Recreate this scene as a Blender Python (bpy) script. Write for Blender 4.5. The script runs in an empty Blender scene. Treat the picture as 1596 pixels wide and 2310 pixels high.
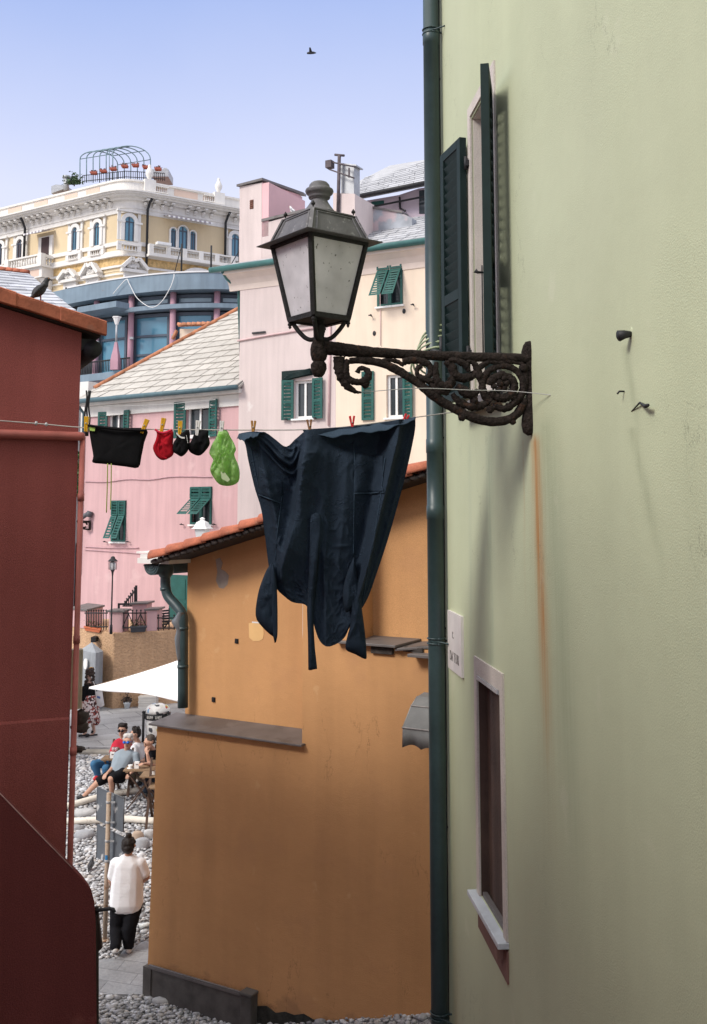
import bpy, bmesh, math, random
from math import sin, cos, tan, pi, radians, sqrt, atan2, exp
from mathutils import Vector, Matrix, noise
random.seed(7)
SC = bpy.context.scene
COL = SC.collection

# ------------------------------------------------------------------ camera
H = 6.03                      # eye height over the lowest paving, metres
FV, PITCH = 2310.0, radians(6.5)
cd = bpy.data.cameras.new('camera')
cam = bpy.data.objects.new('camera', cd)
COL.objects.link(cam)
cam.location = (0, 0, H)
cam.rotation_euler = (pi/2 + PITCH, 0, 0)
cd.sensor_fit = 'VERTICAL'
cd.sensor_height = 36
cd.sensor_width = 24.87
cd.lens = 36.0
CYV = 1160 - FV*tan(PITCH)
cd.shift_y = (CYV - 1155)/2310.0
cd.clip_start = 0.1
cd.clip_end = 3000
SC.camera = cam

# ------------------------------------------------------------------ light
SUN_AZ = Vector((-0.80, -0.60, 0)).normalized()
SUN_EL = radians(38)
w = bpy.data.worlds.new('World')
SC.world = w
w.use_nodes = True
nt = w.node_tree
nt.nodes.clear()
out = nt.nodes.new('ShaderNodeOutputWorld')
sky = nt.nodes.new('ShaderNodeTexSky')
sky.sky_type = 'NISHITA'
sky.sun_disc = False
sky.sun_elevation = SUN_EL
sky.sun_rotation = atan2(SUN_AZ.x, SUN_AZ.y)
sky.air_density = 1.0
sky.dust_density = 2.5
sky.ozone_density = 2.0
bg = nt.nodes.new('ShaderNodeBackground')
bg.inputs[1].default_value = 0.15
# thin high haze: whitens the sky and turns it lilac towards the horizon
tcw = nt.nodes.new('ShaderNodeTexCoord')
sep = nt.nodes.new('ShaderNodeSeparateXYZ')
rampw = nt.nodes.new('ShaderNodeValToRGB')
rampw.color_ramp.elements[0].position = 0.0
rampw.color_ramp.elements[0].color = (6.9, 6.6, 7.2, 1)
rampw.color_ramp.elements[1].position = 0.52
rampw.color_ramp.elements[1].color = (2.2, 3.1, 5.9, 1)
e_ = rampw.color_ramp.elements.new(0.30)
e_.color = (5.4, 5.55, 6.9, 1)
for p_, c_ in ((0.66, (6.0, 6.5, 7.6, 1)), (0.85, (14.0, 13.4, 12.8, 1))):
    e_ = rampw.color_ramp.elements.new(p_); e_.color = c_
hz = nt.nodes.new('ShaderNodeMixRGB')
hz.inputs[0].default_value = 0.8
nz = nt.nodes.new('ShaderNodeTexNoise')
nz.inputs['Scale'].default_value = 2.2
nz.inputs['Detail'].default_value = 5
mxw = nt.nodes.new('ShaderNodeMath'); mxw.operation = 'MULTIPLY_ADD'
mxw.inputs[1].default_value = 0.10
nt.links.new(tcw.outputs['Generated'], sep.inputs[0])
nt.links.new(tcw.outputs['Generated'], nz.inputs['Vector'])
nt.links.new(nz.outputs[0], mxw.inputs[0])
sub = nt.nodes.new('ShaderNodeMath'); sub.operation = 'SUBTRACT'; sub.inputs[1].default_value = 0.05
nt.links.new(sep.outputs[2], sub.inputs[0])
nt.links.new(sub.outputs[0], mxw.inputs[2])
nt.links.new(mxw.outputs[0], rampw.inputs[0])
nt.links.new(sky.outputs[0], hz.inputs[1])
nt.links.new(rampw.outputs[0], hz.inputs[2])
nt.links.new(hz.outputs[0], bg.inputs[0])
nt.links.new(bg.outputs[0], out.inputs[0])

sl = bpy.data.lights.new('sun', 'SUN')
sl.energy = 2.5
sl.angle = radians(18)
sl.color = (1.0, 0.95, 0.87)
sun = bpy.data.objects.new('sun', sl)
COL.objects.link(sun)
SUNV = SUN_AZ*cos(SUN_EL) + Vector((0, 0, sin(SUN_EL)))
sun.rotation_euler = SUNV.to_track_quat('Z', 'Y').to_euler()
sun.location = (-20, -15, 30)
SC.view_settings.view_transform = 'Standard'
SC.view_settings.look = 'None'
SC.view_settings.exposure = 0.15
SC.view_settings.gamma = 1
SC.cycles.max_bounces = 6
SC.cycles.use_denoising = True

# ------------------------------------------------------------------ picture measuring
EYE = Vector((0, 0, H))
FWD = Vector((0, cos(PITCH), sin(PITCH)))
UPV = Vector((0, -sin(PITCH), cos(PITCH)))
RGT = Vector((1, 0, 0))
def ray(x, y):
    return FWD + RGT*((x-798)/FV) + UPV*((CYV-y)/FV)
def V(x, y, Y):
    d = ray(x, y)
    return EYE + d*(Y/d.y)
def proj(p):
    q = Vector(p) - EYE
    k = q.dot(FWD)
    return (798 + FV*q.x/k, CYV - FV*q.dot(UPV)/k)

class Frame:
    """A local frame: x along a facade to the right, -y out of it, z up."""
    def __init__(s, o, ang):
        s.o = Vector(o); s.a = ang
        s.ex = Vector((cos(ang), sin(ang), 0)); s.ey = Vector((-sin(ang), cos(ang), 0))
        s.M = Matrix.Translation(s.o) @ Matrix.Rotation(ang, 4, 'Z')
    def uv(s, x, y, off=0.0):
        d = ray(x, y)
        t = (s.o - s.ey*off - EYE).dot(s.ey)/d.dot(s.ey)
        p = EYE + d*t - s.o
        return (p.dot(s.ex), p.z)
    def w(s, x, y, z):
        return s.o + s.ex*x + s.ey*y + Vector((0, 0, z))
    def rect(s, x0, y0, x1, y1, off=0.0):
        """pixel box -> local (x0, x1, z0, z1), measured at its middle lines"""
        a = s.uv(x0, (y0+y1)/2, off); b = s.uv(x1, (y0+y1)/2, off)
        c = s.uv((x0+x1)/2, y0, off); d = s.uv((x0+x1)/2, y1, off)
        return (a[0], b[0], d[1], c[1])

# ------------------------------------------------------------------ mesh building
class MB:
    def __init__(s):
        s.v = []; s.f = []; s.sm = []
    def add(s, vs, fs, smooth=False):
        b = len(s.v)
        s.v += [tuple(p) for p in vs]
        for f in fs:
            s.f.append([b+i for i in f]); s.sm.append(smooth)
    def quad(s, a, b, c, d): s.add([a, b, c, d], [(0, 1, 2, 3)])
    def box(s, x0, x1, y0, y1, z0, z1, T=None):
        vs = [Vector((x, y, z)) for z in (z0, z1) for y in (y0, y1) for x in (x0, x1)]
        if T: vs = [T(p) for p in vs]
        s.add(vs, [(0, 2, 3, 1), (4, 5, 7, 6), (0, 1, 5, 4), (2, 6, 7, 3), (0, 4, 6, 2), (1, 3, 7, 5)])
    def obox(s, c, ax, ay, az):
        c = Vector(c)
        vs = [c+ax*i+ay*j+az*k for k in (-1, 1) for j in (-1, 1) for i in (-1, 1)]
        s.add(vs, [(0, 2, 3, 1), (4, 5, 7, 6), (0, 1, 5, 4), (2, 6, 7, 3), (0, 4, 6, 2), (1, 3, 7, 5)])
    def bar(s, p, q, wd, th, up=Vector((0, 0, 1))):
        p, q = Vector(p), Vector(q); d = (q-p)
        a = d.cross(up)
        if a.length < 1e-5: a = d.cross(Vector((0, 1, 0)))
        a.normalize(); b = a.cross(d).normalized()
        s.obox((p+q)/2, d/2, a*wd/2, b*th/2)
    def prism(s, poly, ext):
        n = len(poly); ext = Vector(ext)
        vs = [Vector(p) for p in poly] + [Vector(p)+ext for p in poly]
        fs = [tuple(range(n-1, -1, -1)), tuple(range(n, 2*n))]
        fs += [(i, (i+1) % n, n+(i+1) % n, n+i) for i in range(n)]
        s.add(vs, fs)
    def tube(s, pts, r, n=8, caps=True, smooth=True, flat=1.0, jit=0.0):
        pts = [Vector(p) for p in pts]; m = len(pts)
        rs = r if isinstance(r, (list, tuple)) else [r]*m
        t0 = (pts[1]-pts[0]).normalized()
        a = t0.cross(Vector((0, 0, 1)))
        if a.length < 1e-3: a = t0.cross(Vector((0, 1, 0)))
        a.normalize(); vs = []; fs = []
        for i in range(m):
            t = (pts[min(i+1, m-1)]-pts[max(i-1, 0)])
            t = t.normalized() if t.length > 1e-9 else t0
            a = (a - t*a.dot(t))
            a = a.normalized() if a.length > 1e-6 else t.orthogonal().normalized()
            b = t.cross(a)
            for k in range(n):
                g = 2*pi*k/n
                rr = rs[i]*(1+random.uniform(-jit, jit))
                vs.append(pts[i]+a*cos(g)*rr+b*sin(g)*rr*flat)
        for i in range(m-1):
            for k in range(n):
                fs.append((i*n+k, i*n+(k+1) % n, (i+1)*n+(k+1) % n, (i+1)*n+k))
        if caps:
            fs.append(tuple(range(n-1, -1, -1))); fs.append(tuple(range((m-1)*n, m*n)))
        s.add(vs, fs, smooth)
    def lathe(s, prof, c=(0, 0, 0), n=20, smooth=True, rot=0.0):
        c = Vector(c); vs = []; fs = []; m = len(prof)
        for r, z in prof:
            for k in range(n):
                g = 2*pi*k/n+rot
                vs.append(c+Vector((r*cos(g), r*sin(g), z)))
        for i in range(m-1):
            for k in range(n):
                fs.append((i*n+k, i*n+(k+1) % n, (i+1)*n+(k+1) % n, (i+1)*n+k))
        fs.append(tuple(range(n-1, -1, -1))); fs.append(tuple(range((m-1)*n, m*n)))
        s.add(vs, fs, smooth)
    def sphere(s, c, r, n=12, m=8, smooth=True, ax=None, nz_=0.0):
        if not isinstance(r, (list, tuple)): r = (r, r, r)
        c = Vector(c); vs = []; fs = []
        ax = ax or (Vector((1, 0, 0)), Vector((0, 1, 0)), Vector((0, 0, 1)))
        for i in range(m+1):
            th = pi*i/m
            for k in range(n):
                g = 2*pi*k/n
                q = 1+(random.uniform(-nz_, nz_) if nz_ else 0)
                vs.append(c+ax[0]*(r[0]*sin(th)*cos(g)*q)+ax[1]*(r[1]*sin(th)*sin(g)*q)+ax[2]*(r[2]*cos(th)*q))
        for i in range(m):
            for k in range(n):
                fs.append((i*n+k, (i+1)*n+k, (i+1)*n+(k+1) % n, i*n+(k+1) % n))
        s.add(vs, fs, smooth)
    def grid(s, fn, nu, nv, smooth=True):
        vs = [fn(i/nu, j/nv) for j in range(nv+1) for i in range(nu+1)]
        fs = [(j*(nu+1)+i, j*(nu+1)+i+1, (j+1)*(nu+1)+i+1, (j+1)*(nu+1)+i) for j in range(nv) for i in range(nu)]
        s.add(vs, fs, smooth)

ROOT = {}          # object -> matrix of its top-level thing
def obj(name, mb, m, parent=None, world=False, bevel=0.0, solid=0.0, merge=False, auto=True):
    me = bpy.data.meshes.new(name)
    vs = mb.v
    if world and parent is not None:
        Mi = ROOT[parent].inverted()
        vs = [tuple(Mi @ Vector(p)) for p in vs]
    me.from_pydata(vs, [], mb.f)
    me.polygons.foreach_set('use_smooth', mb.sm)
    bm = bmesh.new(); bm.from_mesh(me)
    if merge or any(mb.sm): bmesh.ops.remove_doubles(bm, verts=bm.verts, dist=1e-5)
    bmesh.ops.recalc_face_normals(bm, faces=bm.faces)
    bm.to_mesh(me); bm.free()
    me.materials.append(m)
    o = bpy.data.objects.new(name, me)
    COL.objects.link(o)
    if parent is not None:
        o.parent = parent; ROOT[o] = ROOT[parent]
    else:
        ROOT[o] = Matrix.Identity(4)
    if solid:
        q = o.modifiers.new('thick', 'SOLIDIFY'); q.thickness = solid; q.offset = 0
    if bevel:
        q = o.modifiers.new('edge', 'BEVEL'); q.width = bevel; q.segments = 2; q.limit_method = 'ANGLE'
        q.angle_limit = radians(35)
    return o
def tag(o, label, cat, group=None):
    o['label'] = label; o['category'] = cat
    if group: o['group'] = group
    return o
def thing(name, label, cat, at=(0, 0, 0), group=None):
    o = bpy.data.objects.new(name, None)
    COL.objects.link(o)
    o.empty_display_size = 0.1
    if isinstance(at, Frame):
        o.location = at.o; o.rotation_euler = (0, 0, at.a); ROOT[o] = at.M
    else:
        o.location = Vector(at); ROOT[o] = Matrix.Translation(Vector(at))
    return tag(o, label, cat, group)
def setting(name, mb, m, kind='structure'):
    o = obj(name, mb, m); o['kind'] = kind
    return o
def spline(pts, n=6):
    """Catmull-Rom through points (any dimension as Vectors)"""
    P = [Vector(p) for p in pts]; out = []
    for i in range(len(P)-1):
        a = P[max(i-1, 0)]; b = P[i]; c = P[i+1]; d = P[min(i+2, len(P)-1)]
        for k in range(n):
            t = k/n
            out.append(0.5*((2*b)+(c-a)*t+(2*a-5*b+4*c-d)*t*t+(3*b-a-3*c+d)*t**3))
    out.append(P[-1])
    return out
def lerp(a, b, t): return a+(b-a)*t
def ramp_r(rs, n):
    m = len(rs); return [lerp(rs[min(int(i*(m-1)/(n-1)), m-2)], rs[min(int(i*(m-1)/(n-1)), m-2)+1], i*(m-1)/(n-1)-min(int(i*(m-1)/(n-1)), m-2)) for i in range(n)]

# ------------------------------------------------------------------ materials
class NT:
    def __init__(s, name):
        s.m = bpy.data.materials.new(name); s.m.use_nodes = True
        s.t = s.m.node_tree; s.b = s.t.nodes['Principled BSDF']
        s.tc = s.t.nodes.new('ShaderNodeTexCoord')
    def n(s, t): return s.t.nodes.new(t)
    def l(s, a, b): s.t.links.new(a, b)
    def val(s, x, sock):
        if isinstance(x, (int, float)): sock.default_value = x
        else: s.l(x, sock)
    def math(s, op, a, b=None, c=None, clamp=False):
        q = s.n('ShaderNodeMath'); q.operation = op; q.use_clamp = clamp
        s.val(a, q.inputs[0])
        if b is not None: s.val(b, q.inputs[1])
        if c is not None: s.val(c, q.inputs[2])
        return q.outputs[0]
    def noise(s, scale, detail=4, stretch=None, rough=0.55, vec=None):
        q = s.n('ShaderNodeTexNoise'); q.inputs['Scale'].default_value = scale
        q.inputs['Detail'].default_value = detail; q.inputs['Roughness'].default_value = rough
        v = vec or s.tc.outputs['Object']
        if stretch:
            mp = s.n('ShaderNodeMapping'); mp.inputs['Scale'].default_value = stretch
            s.l(v, mp.inputs[0]); v = mp.outputs[0]
        s.l(v, q.inputs['Vector'])
        return q.outputs[0]
    def rng(s, x, a, b, c, d):
        q = s.n('ShaderNodeMapRange'); q.inputs[1].default_value = a; q.inputs[2].default_value = b
        q.inputs[3].default_value = c; q.inputs[4].default_value = d; s.l(x, q.inputs[0])
        return q.outputs[0]
    def mix(s, f, a, b):
        q = s.n('ShaderNodeMixRGB'); s.val(f, q.inputs[0])
        for x, k in ((a, 1), (b, 2)):
            if isinstance(x, (tuple, list)): q.inputs[k].default_value = tuple(x)[:3]+(1,)
            else: s.l(x, q.inputs[k])
        return q.outputs[0]
    def scale(s, colr, f):
        q = s.n('ShaderNodeVectorMath'); q.operation = 'SCALE'
        if isinstance(colr, (tuple, list)): q.inputs[0].default_value = tuple(colr)[:3]
        else: s.l(colr, q.inputs[0])
        s.val(f, q.inputs['Scale'])
        return q.outputs[0]
    def bump(s, h, strength, dist=0.01):
        q = s.n('ShaderNodeBump'); q.inputs['Strength'].default_value = strength
        q.inputs['Distance'].default_value = dist; s.l(h, q.inputs['Height'])
        s.l(q.outputs[0], s.b.inputs['Normal'])
        return q
    def fin(s, colr, rough=0.7, metal=0.0, spec=0.35):
        if isinstance(colr, (tuple, list)): s.b.inputs['Base Color'].default_value = tuple(colr)[:3]+(1,)
        else: s.l(colr, s.b.inputs['Base Color'])
        s.val(rough, s.b.inputs['Roughness']); s.val(metal, s.b.inputs['Metallic'])
        s.b.inputs['Specular IOR Level'].default_value = spec
        return s.m
def M(name, col, rough=0.7, var=0.12, vs=2.0, bump=0.0, bs=60.0, metal=0.0, streak=0.0, spec=0.35, island=0.0, fine=0.0, bdist=0.01, spot=None):
    q = NT(name)
    f = q.rng(q.noise(vs, 6), 0.3, 0.7, 1-var, 1+var)
    if streak:
        f = q.math('MULTIPLY', f, q.rng(q.noise(1.0, 5, (5, 5, 0.35)), 0.35, 0.7, 1+streak*0.3, 1-streak))
    if fine:
        f = q.math('MULTIPLY', f, q.rng(q.noise(bs*1.3, 2), 0.3, 0.7, 1-fine, 1+fine))
    if island:
        g = q.n('ShaderNodeNewGeometry')
        f = q.math('MULTIPLY', f, q.rng(g.outputs['Random Per Island'], 0, 1, 1-island, 1+island))
    c = q.scale(col, f)
    if spot:
        sc_, lo, colr, amt = spot
        c = q.mix(q.math('MULTIPLY', q.rng(q.noise(sc_, 7), lo, lo+0.06, 0, 1), amt), c, colr)
    if bump: q.bump(q.noise(bs, 4), bump, bdist)
    return q.fin(c, rough, metal, spec)
# ------------------------------------------------------------------ material palette
TERRA = M('terracotta', (0.38, 0.120, 0.065), 0.85, 0.28, 6, 0.25, 40, island=0.22, fine=0.12, spot=(9, 0.60, (0.25, 0.12, 0.08), 0.5))
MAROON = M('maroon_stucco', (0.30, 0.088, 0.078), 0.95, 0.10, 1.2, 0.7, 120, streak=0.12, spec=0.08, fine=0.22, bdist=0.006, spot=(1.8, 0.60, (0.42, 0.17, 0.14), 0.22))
MARPIPE = M('maroon_pipe_paint', (0.36, 0.105, 0.085), 0.55, 0.18, 8, 0.1, 30)
DARKSOFFIT = M('dark_soffit_boards', (0.03, 0.022, 0.018), 0.9, 0.3, 6)
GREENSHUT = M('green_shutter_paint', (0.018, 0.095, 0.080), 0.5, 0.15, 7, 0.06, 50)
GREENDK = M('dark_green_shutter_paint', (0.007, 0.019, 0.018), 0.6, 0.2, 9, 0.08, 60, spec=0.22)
PIPEGREEN = M('green_downpipe_paint', (0.030, 0.056, 0.060), 0.42, 0.16, 5, 0.05, 30, streak=0.2, spec=0.5, fine=0.06)
IRON = M('black_iron', (0.022, 0.022, 0.024), 0.55, 0.3, 20, 0.3, 70)
RUSTIRON = M('rusted_cast_iron', (0.022, 0.016, 0.014), 0.9, 0.45, 30, 1.0, 55, fine=0.3, bdist=0.02, spot=(22, 0.62, (0.075, 0.034, 0.02), 0.45), spec=0.2)
SLAB = M('slate_slab', (0.14, 0.125, 0.12), 0.5, 0.2, 3, 0.15, 30, spec=0.45, spot=(2.5, 0.58, (0.085, 0.07, 0.065), 0.6))
PINKL = M('rose_stucco', (0.60, 0.385, 0.385), 0.95, 0.06, 0.7, 0.25, 25, streak=0.12, spec=0.1, fine=0.03, spot=(0.9, 0.60, (0.66, 0.46, 0.45), 0.6))
PINK = M('pink_stucco', (0.65, 0.55, 0.52), 0.95, 0.05, 0.7, 0.25, 25, streak=0.10, spec=0.1, fine=0.03, spot=(1.1, 0.68, (0.78, 0.74, 0.70), 0.8))
CREAM = M('cream_stucco', (0.80, 0.66, 0.52), 0.95, 0.05, 0.8, 0.2, 25, streak=0.06, spec=0.1)
PALEWHITE = M('pale_render', (0.72, 0.70, 0.66), 0.9, 0.08, 1.5, 0.1, 20, streak=0.08)
WHITEPAINT = M('white_paint', (0.80, 0.79, 0.76), 0.6, 0.06, 3)
GLASS = M('dark_window_glass', (0.035, 0.045, 0.05), 0.12, 0.3, 1.5, spec=0.6)
BLUEGLASS = M('blue_sky_glass', (0.10, 0.26, 0.36), 0.10, 0.15, 0.4, spec=0.7)
ZINC = M('zinc_sheet', (0.42, 0.43, 0.44), 0.5, 0.15, 5, 0.05, 20, metal=0.3)
WHITEFAB = M('white_canvas', (0.86, 0.86, 0.85), 0.9, 0.02, 2, 0.05, 60)
WOODT = M('worn_table_wood', (0.24, 0.155, 0.09), 0.75, 0.25, 12, 0.2, 40)
WIRE = M('steel_cable', (0.42, 0.42, 0.40), 0.5, 0.1, 20, metal=0.2)

# ------------------------------------------------------------------ the green house on the right
GU = Vector((-0.0954, 1, 0)).normalized()
G = Frame(Vector((0.646, 7.968, 0)), atan2(-GU.y, -GU.x))
def gx(px, py): return G.uv(px, py)[0]
def gz_(px, py): return G.uv(px, py)[1]
def wall_holes(mb, x0, x1, z0, z1, holes, depth, y=0.0, splitz=None):
    xs = sorted({x0, x1} | {h[0] for h in holes} | {h[1] for h in holes})
    zs = sorted({z0, z1} | {h[2] for h in holes} | {h[3] for h in holes})
    for i in range(len(xs)-1):
        for j in range(len(zs)-1):
            cx, cz = (xs[i]+xs[i+1])/2, (zs[j]+zs[j+1])/2
            if any(h[0] < cx < h[1] and h[2] < cz < h[3] for h in holes): continue
            mb.quad((xs[i], y, zs[j]), (xs[i+1], y, zs[j]), (xs[i+1], y, zs[j+1]), (xs[i], y, zs[j+1]))
    for a, b, c, d in holes:
        mb.quad((a, y, c), (a, y+depth, c), (a, y+depth, d), (a, y, d))
        mb.quad((b, y, c), (b, y, d), (b, y+depth, d), (b, y+depth, c))
        mb.quad((a, y, d), (a, y+depth, d), (b, y+depth, d), (b, y, d))
        mb.quad((a, y, c), (b, y, c), (b, y+depth, c), (a, y+depth, c))
def frame_ring(mb, a, b, c, d, wd, y0, y1, bottom=True):
    mb.box(a, a+wd, y0, y1, c, d); mb.box(b-wd, b, y0, y1, c, d)
    mb.box(a+wd, b-wd, y0, y1, d-wd, d)
    if bottom: mb.box(a+wd, b-wd, y0, y1, c, c+wd)
def leaf(mb, w, z0, z1, T, fr=0.055, th=0.04, pitch=0.05, rails=(), slat_th=0.008, cover=0.62):
    """louvred shutter leaf: x 0..w, y 0..th, z z0..z1, through the transform T"""
    mb.box(0, fr, 0, th, z0, z1, T); mb.box(w-fr, w, 0, th, z0, z1, T)
    zz = [z0]+[z0+(z1-z0)*r for r in rails]+[z1]
    for k, z in enumerate(zz):
        a = z if k == 0 else z-fr if k == len(zz)-1 else z-fr*0.6
        mb.box(fr, w-fr, 0, th, a, a+fr*(1.2 if 0 < k < len(zz)-1 else 1), T)
    for k in range(len(zz)-1):
        lo = zz[k]+fr*(1 if k == 0 else 0.6); hi = zz[k+1]-fr*(1 if k == len(zz)-2 else 0.6)
        n = max(2, int((hi-lo)/pitch)); st = (hi-lo)/n; hh = st*cover
        for i in range(n):
            z = lo+st*(i+0.5)
            p = [Vector((fr, th*0.08, z-hh)), Vector((fr, th*0.08+slat_th, z-hh)), Vector((fr, th*0.92, z+hh)), Vector((fr, th*0.92-slat_th, z+hh))]
            q = [Vector((w-fr, v.y, v.z)) for v in p]
            mb.add([T(v) for v in p+q], [(0, 1, 5, 4), (1, 2, 6, 5), (2, 3, 7, 6), (3, 0, 4, 7), (0, 3, 2, 1), (4, 5, 6, 7)])

# measured openings (outer edge of the stone frames)
UWx0, UWx1 = gx(1058, 245), gx(1118, 140)
UWz1 = (gz_(1058, 245)+gz_(1118, 140))/2; UWz0 = gz_(1088, 905)
LWx0, LWx1 = gx(1073, 1480), gx(1138, 1519)
LWz1 = (gz_(1073, 1480)+gz_(1138, 1519))/2; LWz0 = (gz_(1094, 2035)+gz_(1151, 2130))/2
print('green upper window', UWx0, UWx1, UWz0, UWz1, 'lower', LWx0, LWx1, LWz0, LWz1)
def greenwall():
    q = NT('green_stucco')
    sx = q.n('ShaderNodeSeparateXYZ'); q.l(q.tc.outputs['Object'], sx.inputs[0])
    X, Z = sx.outputs[0], sx.outputs[2]
    f = q.rng(q.noise(0.55, 5), 0.3, 0.7, 0.93, 1.06)
    f = q.math('MULTIPLY', f, q.rng(q.noise(170, 2), 0.3, 0.7, 0.90, 1.08))
    f = q.math('MULTIPLY', f, q.rng(q.noise(1.0, 6, (2.2, 2, 0.22)), 0.42, 0.8, 1.01, 0.91))
    c = q.scale((0.505, 0.545, 0.37), f)
    c = q.mix(q.rng(q.noise(0.35, 3), 0.45, 0.65, 0, 0.45), c, (0.51, 0.54, 0.39))
    wob = q.math('MULTIPLY', q.math('SUBTRACT', q.noise(1.3, 3, (0.1, 0.1, 1)), 0.5), 0.05)
    def streakmask(px0, py0, px1, py1, wd, amt, rag=1.0):
        xa, za = G.uv(px0, py0); xb, zb = G.uv(px1, py1)
        u = q.math('DIVIDE', q.math('SUBTRACT', Z, za), zb-za)
        xc = q.math('MULTIPLY_ADD', u, xb-xa, xa)
        d = q.math('DIVIDE', q.math('SUBTRACT', q.math('ADD', X, wob), xc), wd)
        g = q.math('EXPONENT', q.math('MULTIPLY', q.math('MULTIPLY', d, d), -1))
        t = q.math('MULTIPLY', q.rng(u, 0, 0.03, 0, 1), q.rng(u, 0.55, 1.0, 1, 0))
        t = q.math('MULTIPLY', t, g)
        t = q.math('MULTIPLY', t, q.rng(q.noise(3, 5, (9, 9, 0.7)), 0.3, 0.62, 1-0.75*rag, 1))
        t = q.math('MULTIPLY', t, q.rng(q.noise(1, 6, (34, 34, 1.1), 0.65), 0.40, 0.62, 1-0.7*rag, 1))
        return q.math('MULTIPLY', t, amt, clamp=True)
    c = q.mix(streakmask(1180, 985, 1186, 1420, 0.02, 0.35), c, (0.42, 0.22, 0.07))
    c = q.mix(streakmask(1207, 975, 1238, 1760, 0.075, 0.95, 0.6), c, (0.46, 0.165, 0.035))
    c = q.mix(streakmask(1207, 975, 1244, 2000, 0.14, 0.35), c, (0.36, 0.24, 0.09))
    c = q.mix(streakmask(1412, 775, 1448, 1010, 0.035, 0.38, 0.5), c, (0.24, 0.27, 0.17))
    c = q.mix(streakmask(1425, 960, 1505, 1330, 0.045, 0.40, 0.5), c, (0.24, 0.27, 0.17))
    c = q.mix(streakmask(1105, 960, 1112, 2300, 0.09, 0.38, 0.8), c, (0.16, 0.25, 0.19))
    c = q.mix(streakmask(1060, 985, 1066, 2000, 0.05, 0.3, 0.8), c, (0.30, 0.37, 0.29))
    c = q.mix(streakmask(1232, 930, 1330, 2310, 0.16, 0.30, 0.5), c, (0.20, 0.25, 0.16))
    ck = q.math('ABSOLUTE', q.math('SUBTRACT', q.noise(1.7, 7, (1, 1, 0.75), 0.62), 0.5))
    c = q.mix(q.math('MULTIPLY', q.math('MULTIPLY', q.rng(ck, 0.0, 0.0025, 1, 0), q.rng(q.noise(0.9, 3), 0.54, 0.62, 0, 1)), 0.7), c, (0.20, 0.21, 0.15))
    c = q.mix(q.math('MULTIPLY', q.rng(q.noise(2.6, 8), 0.63, 0.70, 0, 1), 0.22), c, (0.66, 0.66, 0.52))
    h = q.math('ADD', q.noise(140, 3), q.math('MULTIPLY', q.noise(60, 4), 0.3))
    h = q.math('MULTIPLY', h, q.rng(q.noise(0.9, 4), 0.44, 0.52, 0.35, 1.0))
    h = q.math('ADD', h, q.math('MULTIPLY', q.noise(2.5, 3), 3.0))
    q.bump(h, 0.42, 0.005)
    return q.fin(c, 0.95, 0, 0.1)
GREENWALL = greenwall()
gh = thing('green_house', 'tall pale green stucco house filling the right side with rust streak below its lamp', 'house', G)
m = MB()
fw = 0.075
holes = [(UWx0+fw, UWx1-fw, UWz0+fw, UWz1-fw*1.2), (LWx0+fw, LWx1-fw, LWz0, LWz1-fw*1.4)]
wall_holes(m, 0, 11.5, -0.2, 15, holes, 0.22)
m.quad((0, 0, -0.2), (0, 0, 15), (0, 7, 15), (0, 7, -0.2))
m.quad((0, 0, 15), (11.5, 0, 15), (11.5, 7, 15), (0, 7, 15))
m.quad((11.5, 0, -0.2), (11.5, 7, -0.2), (11.5, 7, 15), (11.5, 0, 15))
m.quad((0, 7, -0.2), (0, 7, 15), (11.5, 7, 15), (11.5, 7, -0.2))
obj('wall', m, GREENWALL, gh)
STONEFR = M('pinkish_stone_frame', (0.56, 0.51, 0.46), 0.9, 0.08, 4, 0.35, 90, streak=0.10, fine=0.08)
# upper window
m = MB(); frame_ring(m, UWx0, UWx1, UWz0, UWz1, fw, -0.012, 0.01)
ha = holes[0]
m.box(ha[0], ha[0]+0.006, 0.011, 0.165, ha[2], ha[3]-0.007); m.box(ha[1]-0.006, ha[1], 0.011, 0.165, ha[2], ha[3]-0.007); m.box(ha[0], ha[1], 0.011, 0.165, ha[3]-0.006, ha[3])
uw = obj('window', m, STONEFR, gh)
m = MB(); m.box(UWx0+fw, UWx1-fw, 0.17, 0.20, UWz0+fw, UWz1-fw)
obj('pane', m, GLASS, uw)
m = MB(); a, b, c, d = holes[0]
for xa, xb in ((a, a+0.045), (b-0.045, b), ((a+b)/2-0.03, (a+b)/2+0.03)): m.box(xa, xb, 0.13, 0.168, c, d)
m.box(a, b, 0.132, 0.166, d-0.06, d); m.box(a, b, 0.132, 0.166, c, c+0.07); m.box(a, b, 0.131, 0.165, (c+d)/2-.03, (c+d)/2+.03)
obj('casement', m, WHITEPAINT, uw)
m = MB(); m.box(UWx0-0.05, UWx1+0.05, -0.10, 0.12, UWz0-0.05, UWz0-0.002)
obj('sill', m, SLAB, uw, bevel=0.004)
# shutters: hinged on the frame edge, folded back but standing off the wall
lw = (UWx1-UWx0)*0.5
def solve(fn, target, lo, hi):
    for _ in range(50):
        md = (lo+hi)/2
        if (fn(md)-target)*(fn(lo)-target) <= 0: hi = md
        else: lo = md
    return (lo+hi)/2
zmid = (UWz0+UWz1)/2
ztop = gz_(1106, 152)-0.035
phf = solve(lambda p: proj(G.w(UWx0-lw*cos(p), -0.02-lw*sin(p), zmid))[0], 1010, 0.02, 1.2)
phn = solve(lambda p: proj(G.w(UWx1+lw*cos(p), -0.02-lw*sin(p), zmid))[0], 1108, 0.02, 1.2)
print('shutter angles', math.degrees(phf), math.degrees(phn), lw)
def leafT(hx, s, ph):
    dx, dy = s*cos(ph), -sin(ph)
    nx, ny = -s*sin(ph)*1.0, -cos(ph)
    return lambda p: Vector((hx+dx*p.x+nx*(p.y), -0.02+dy*p.x+ny*p.y, p.z))
zt = UWz1-0.19
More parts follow.
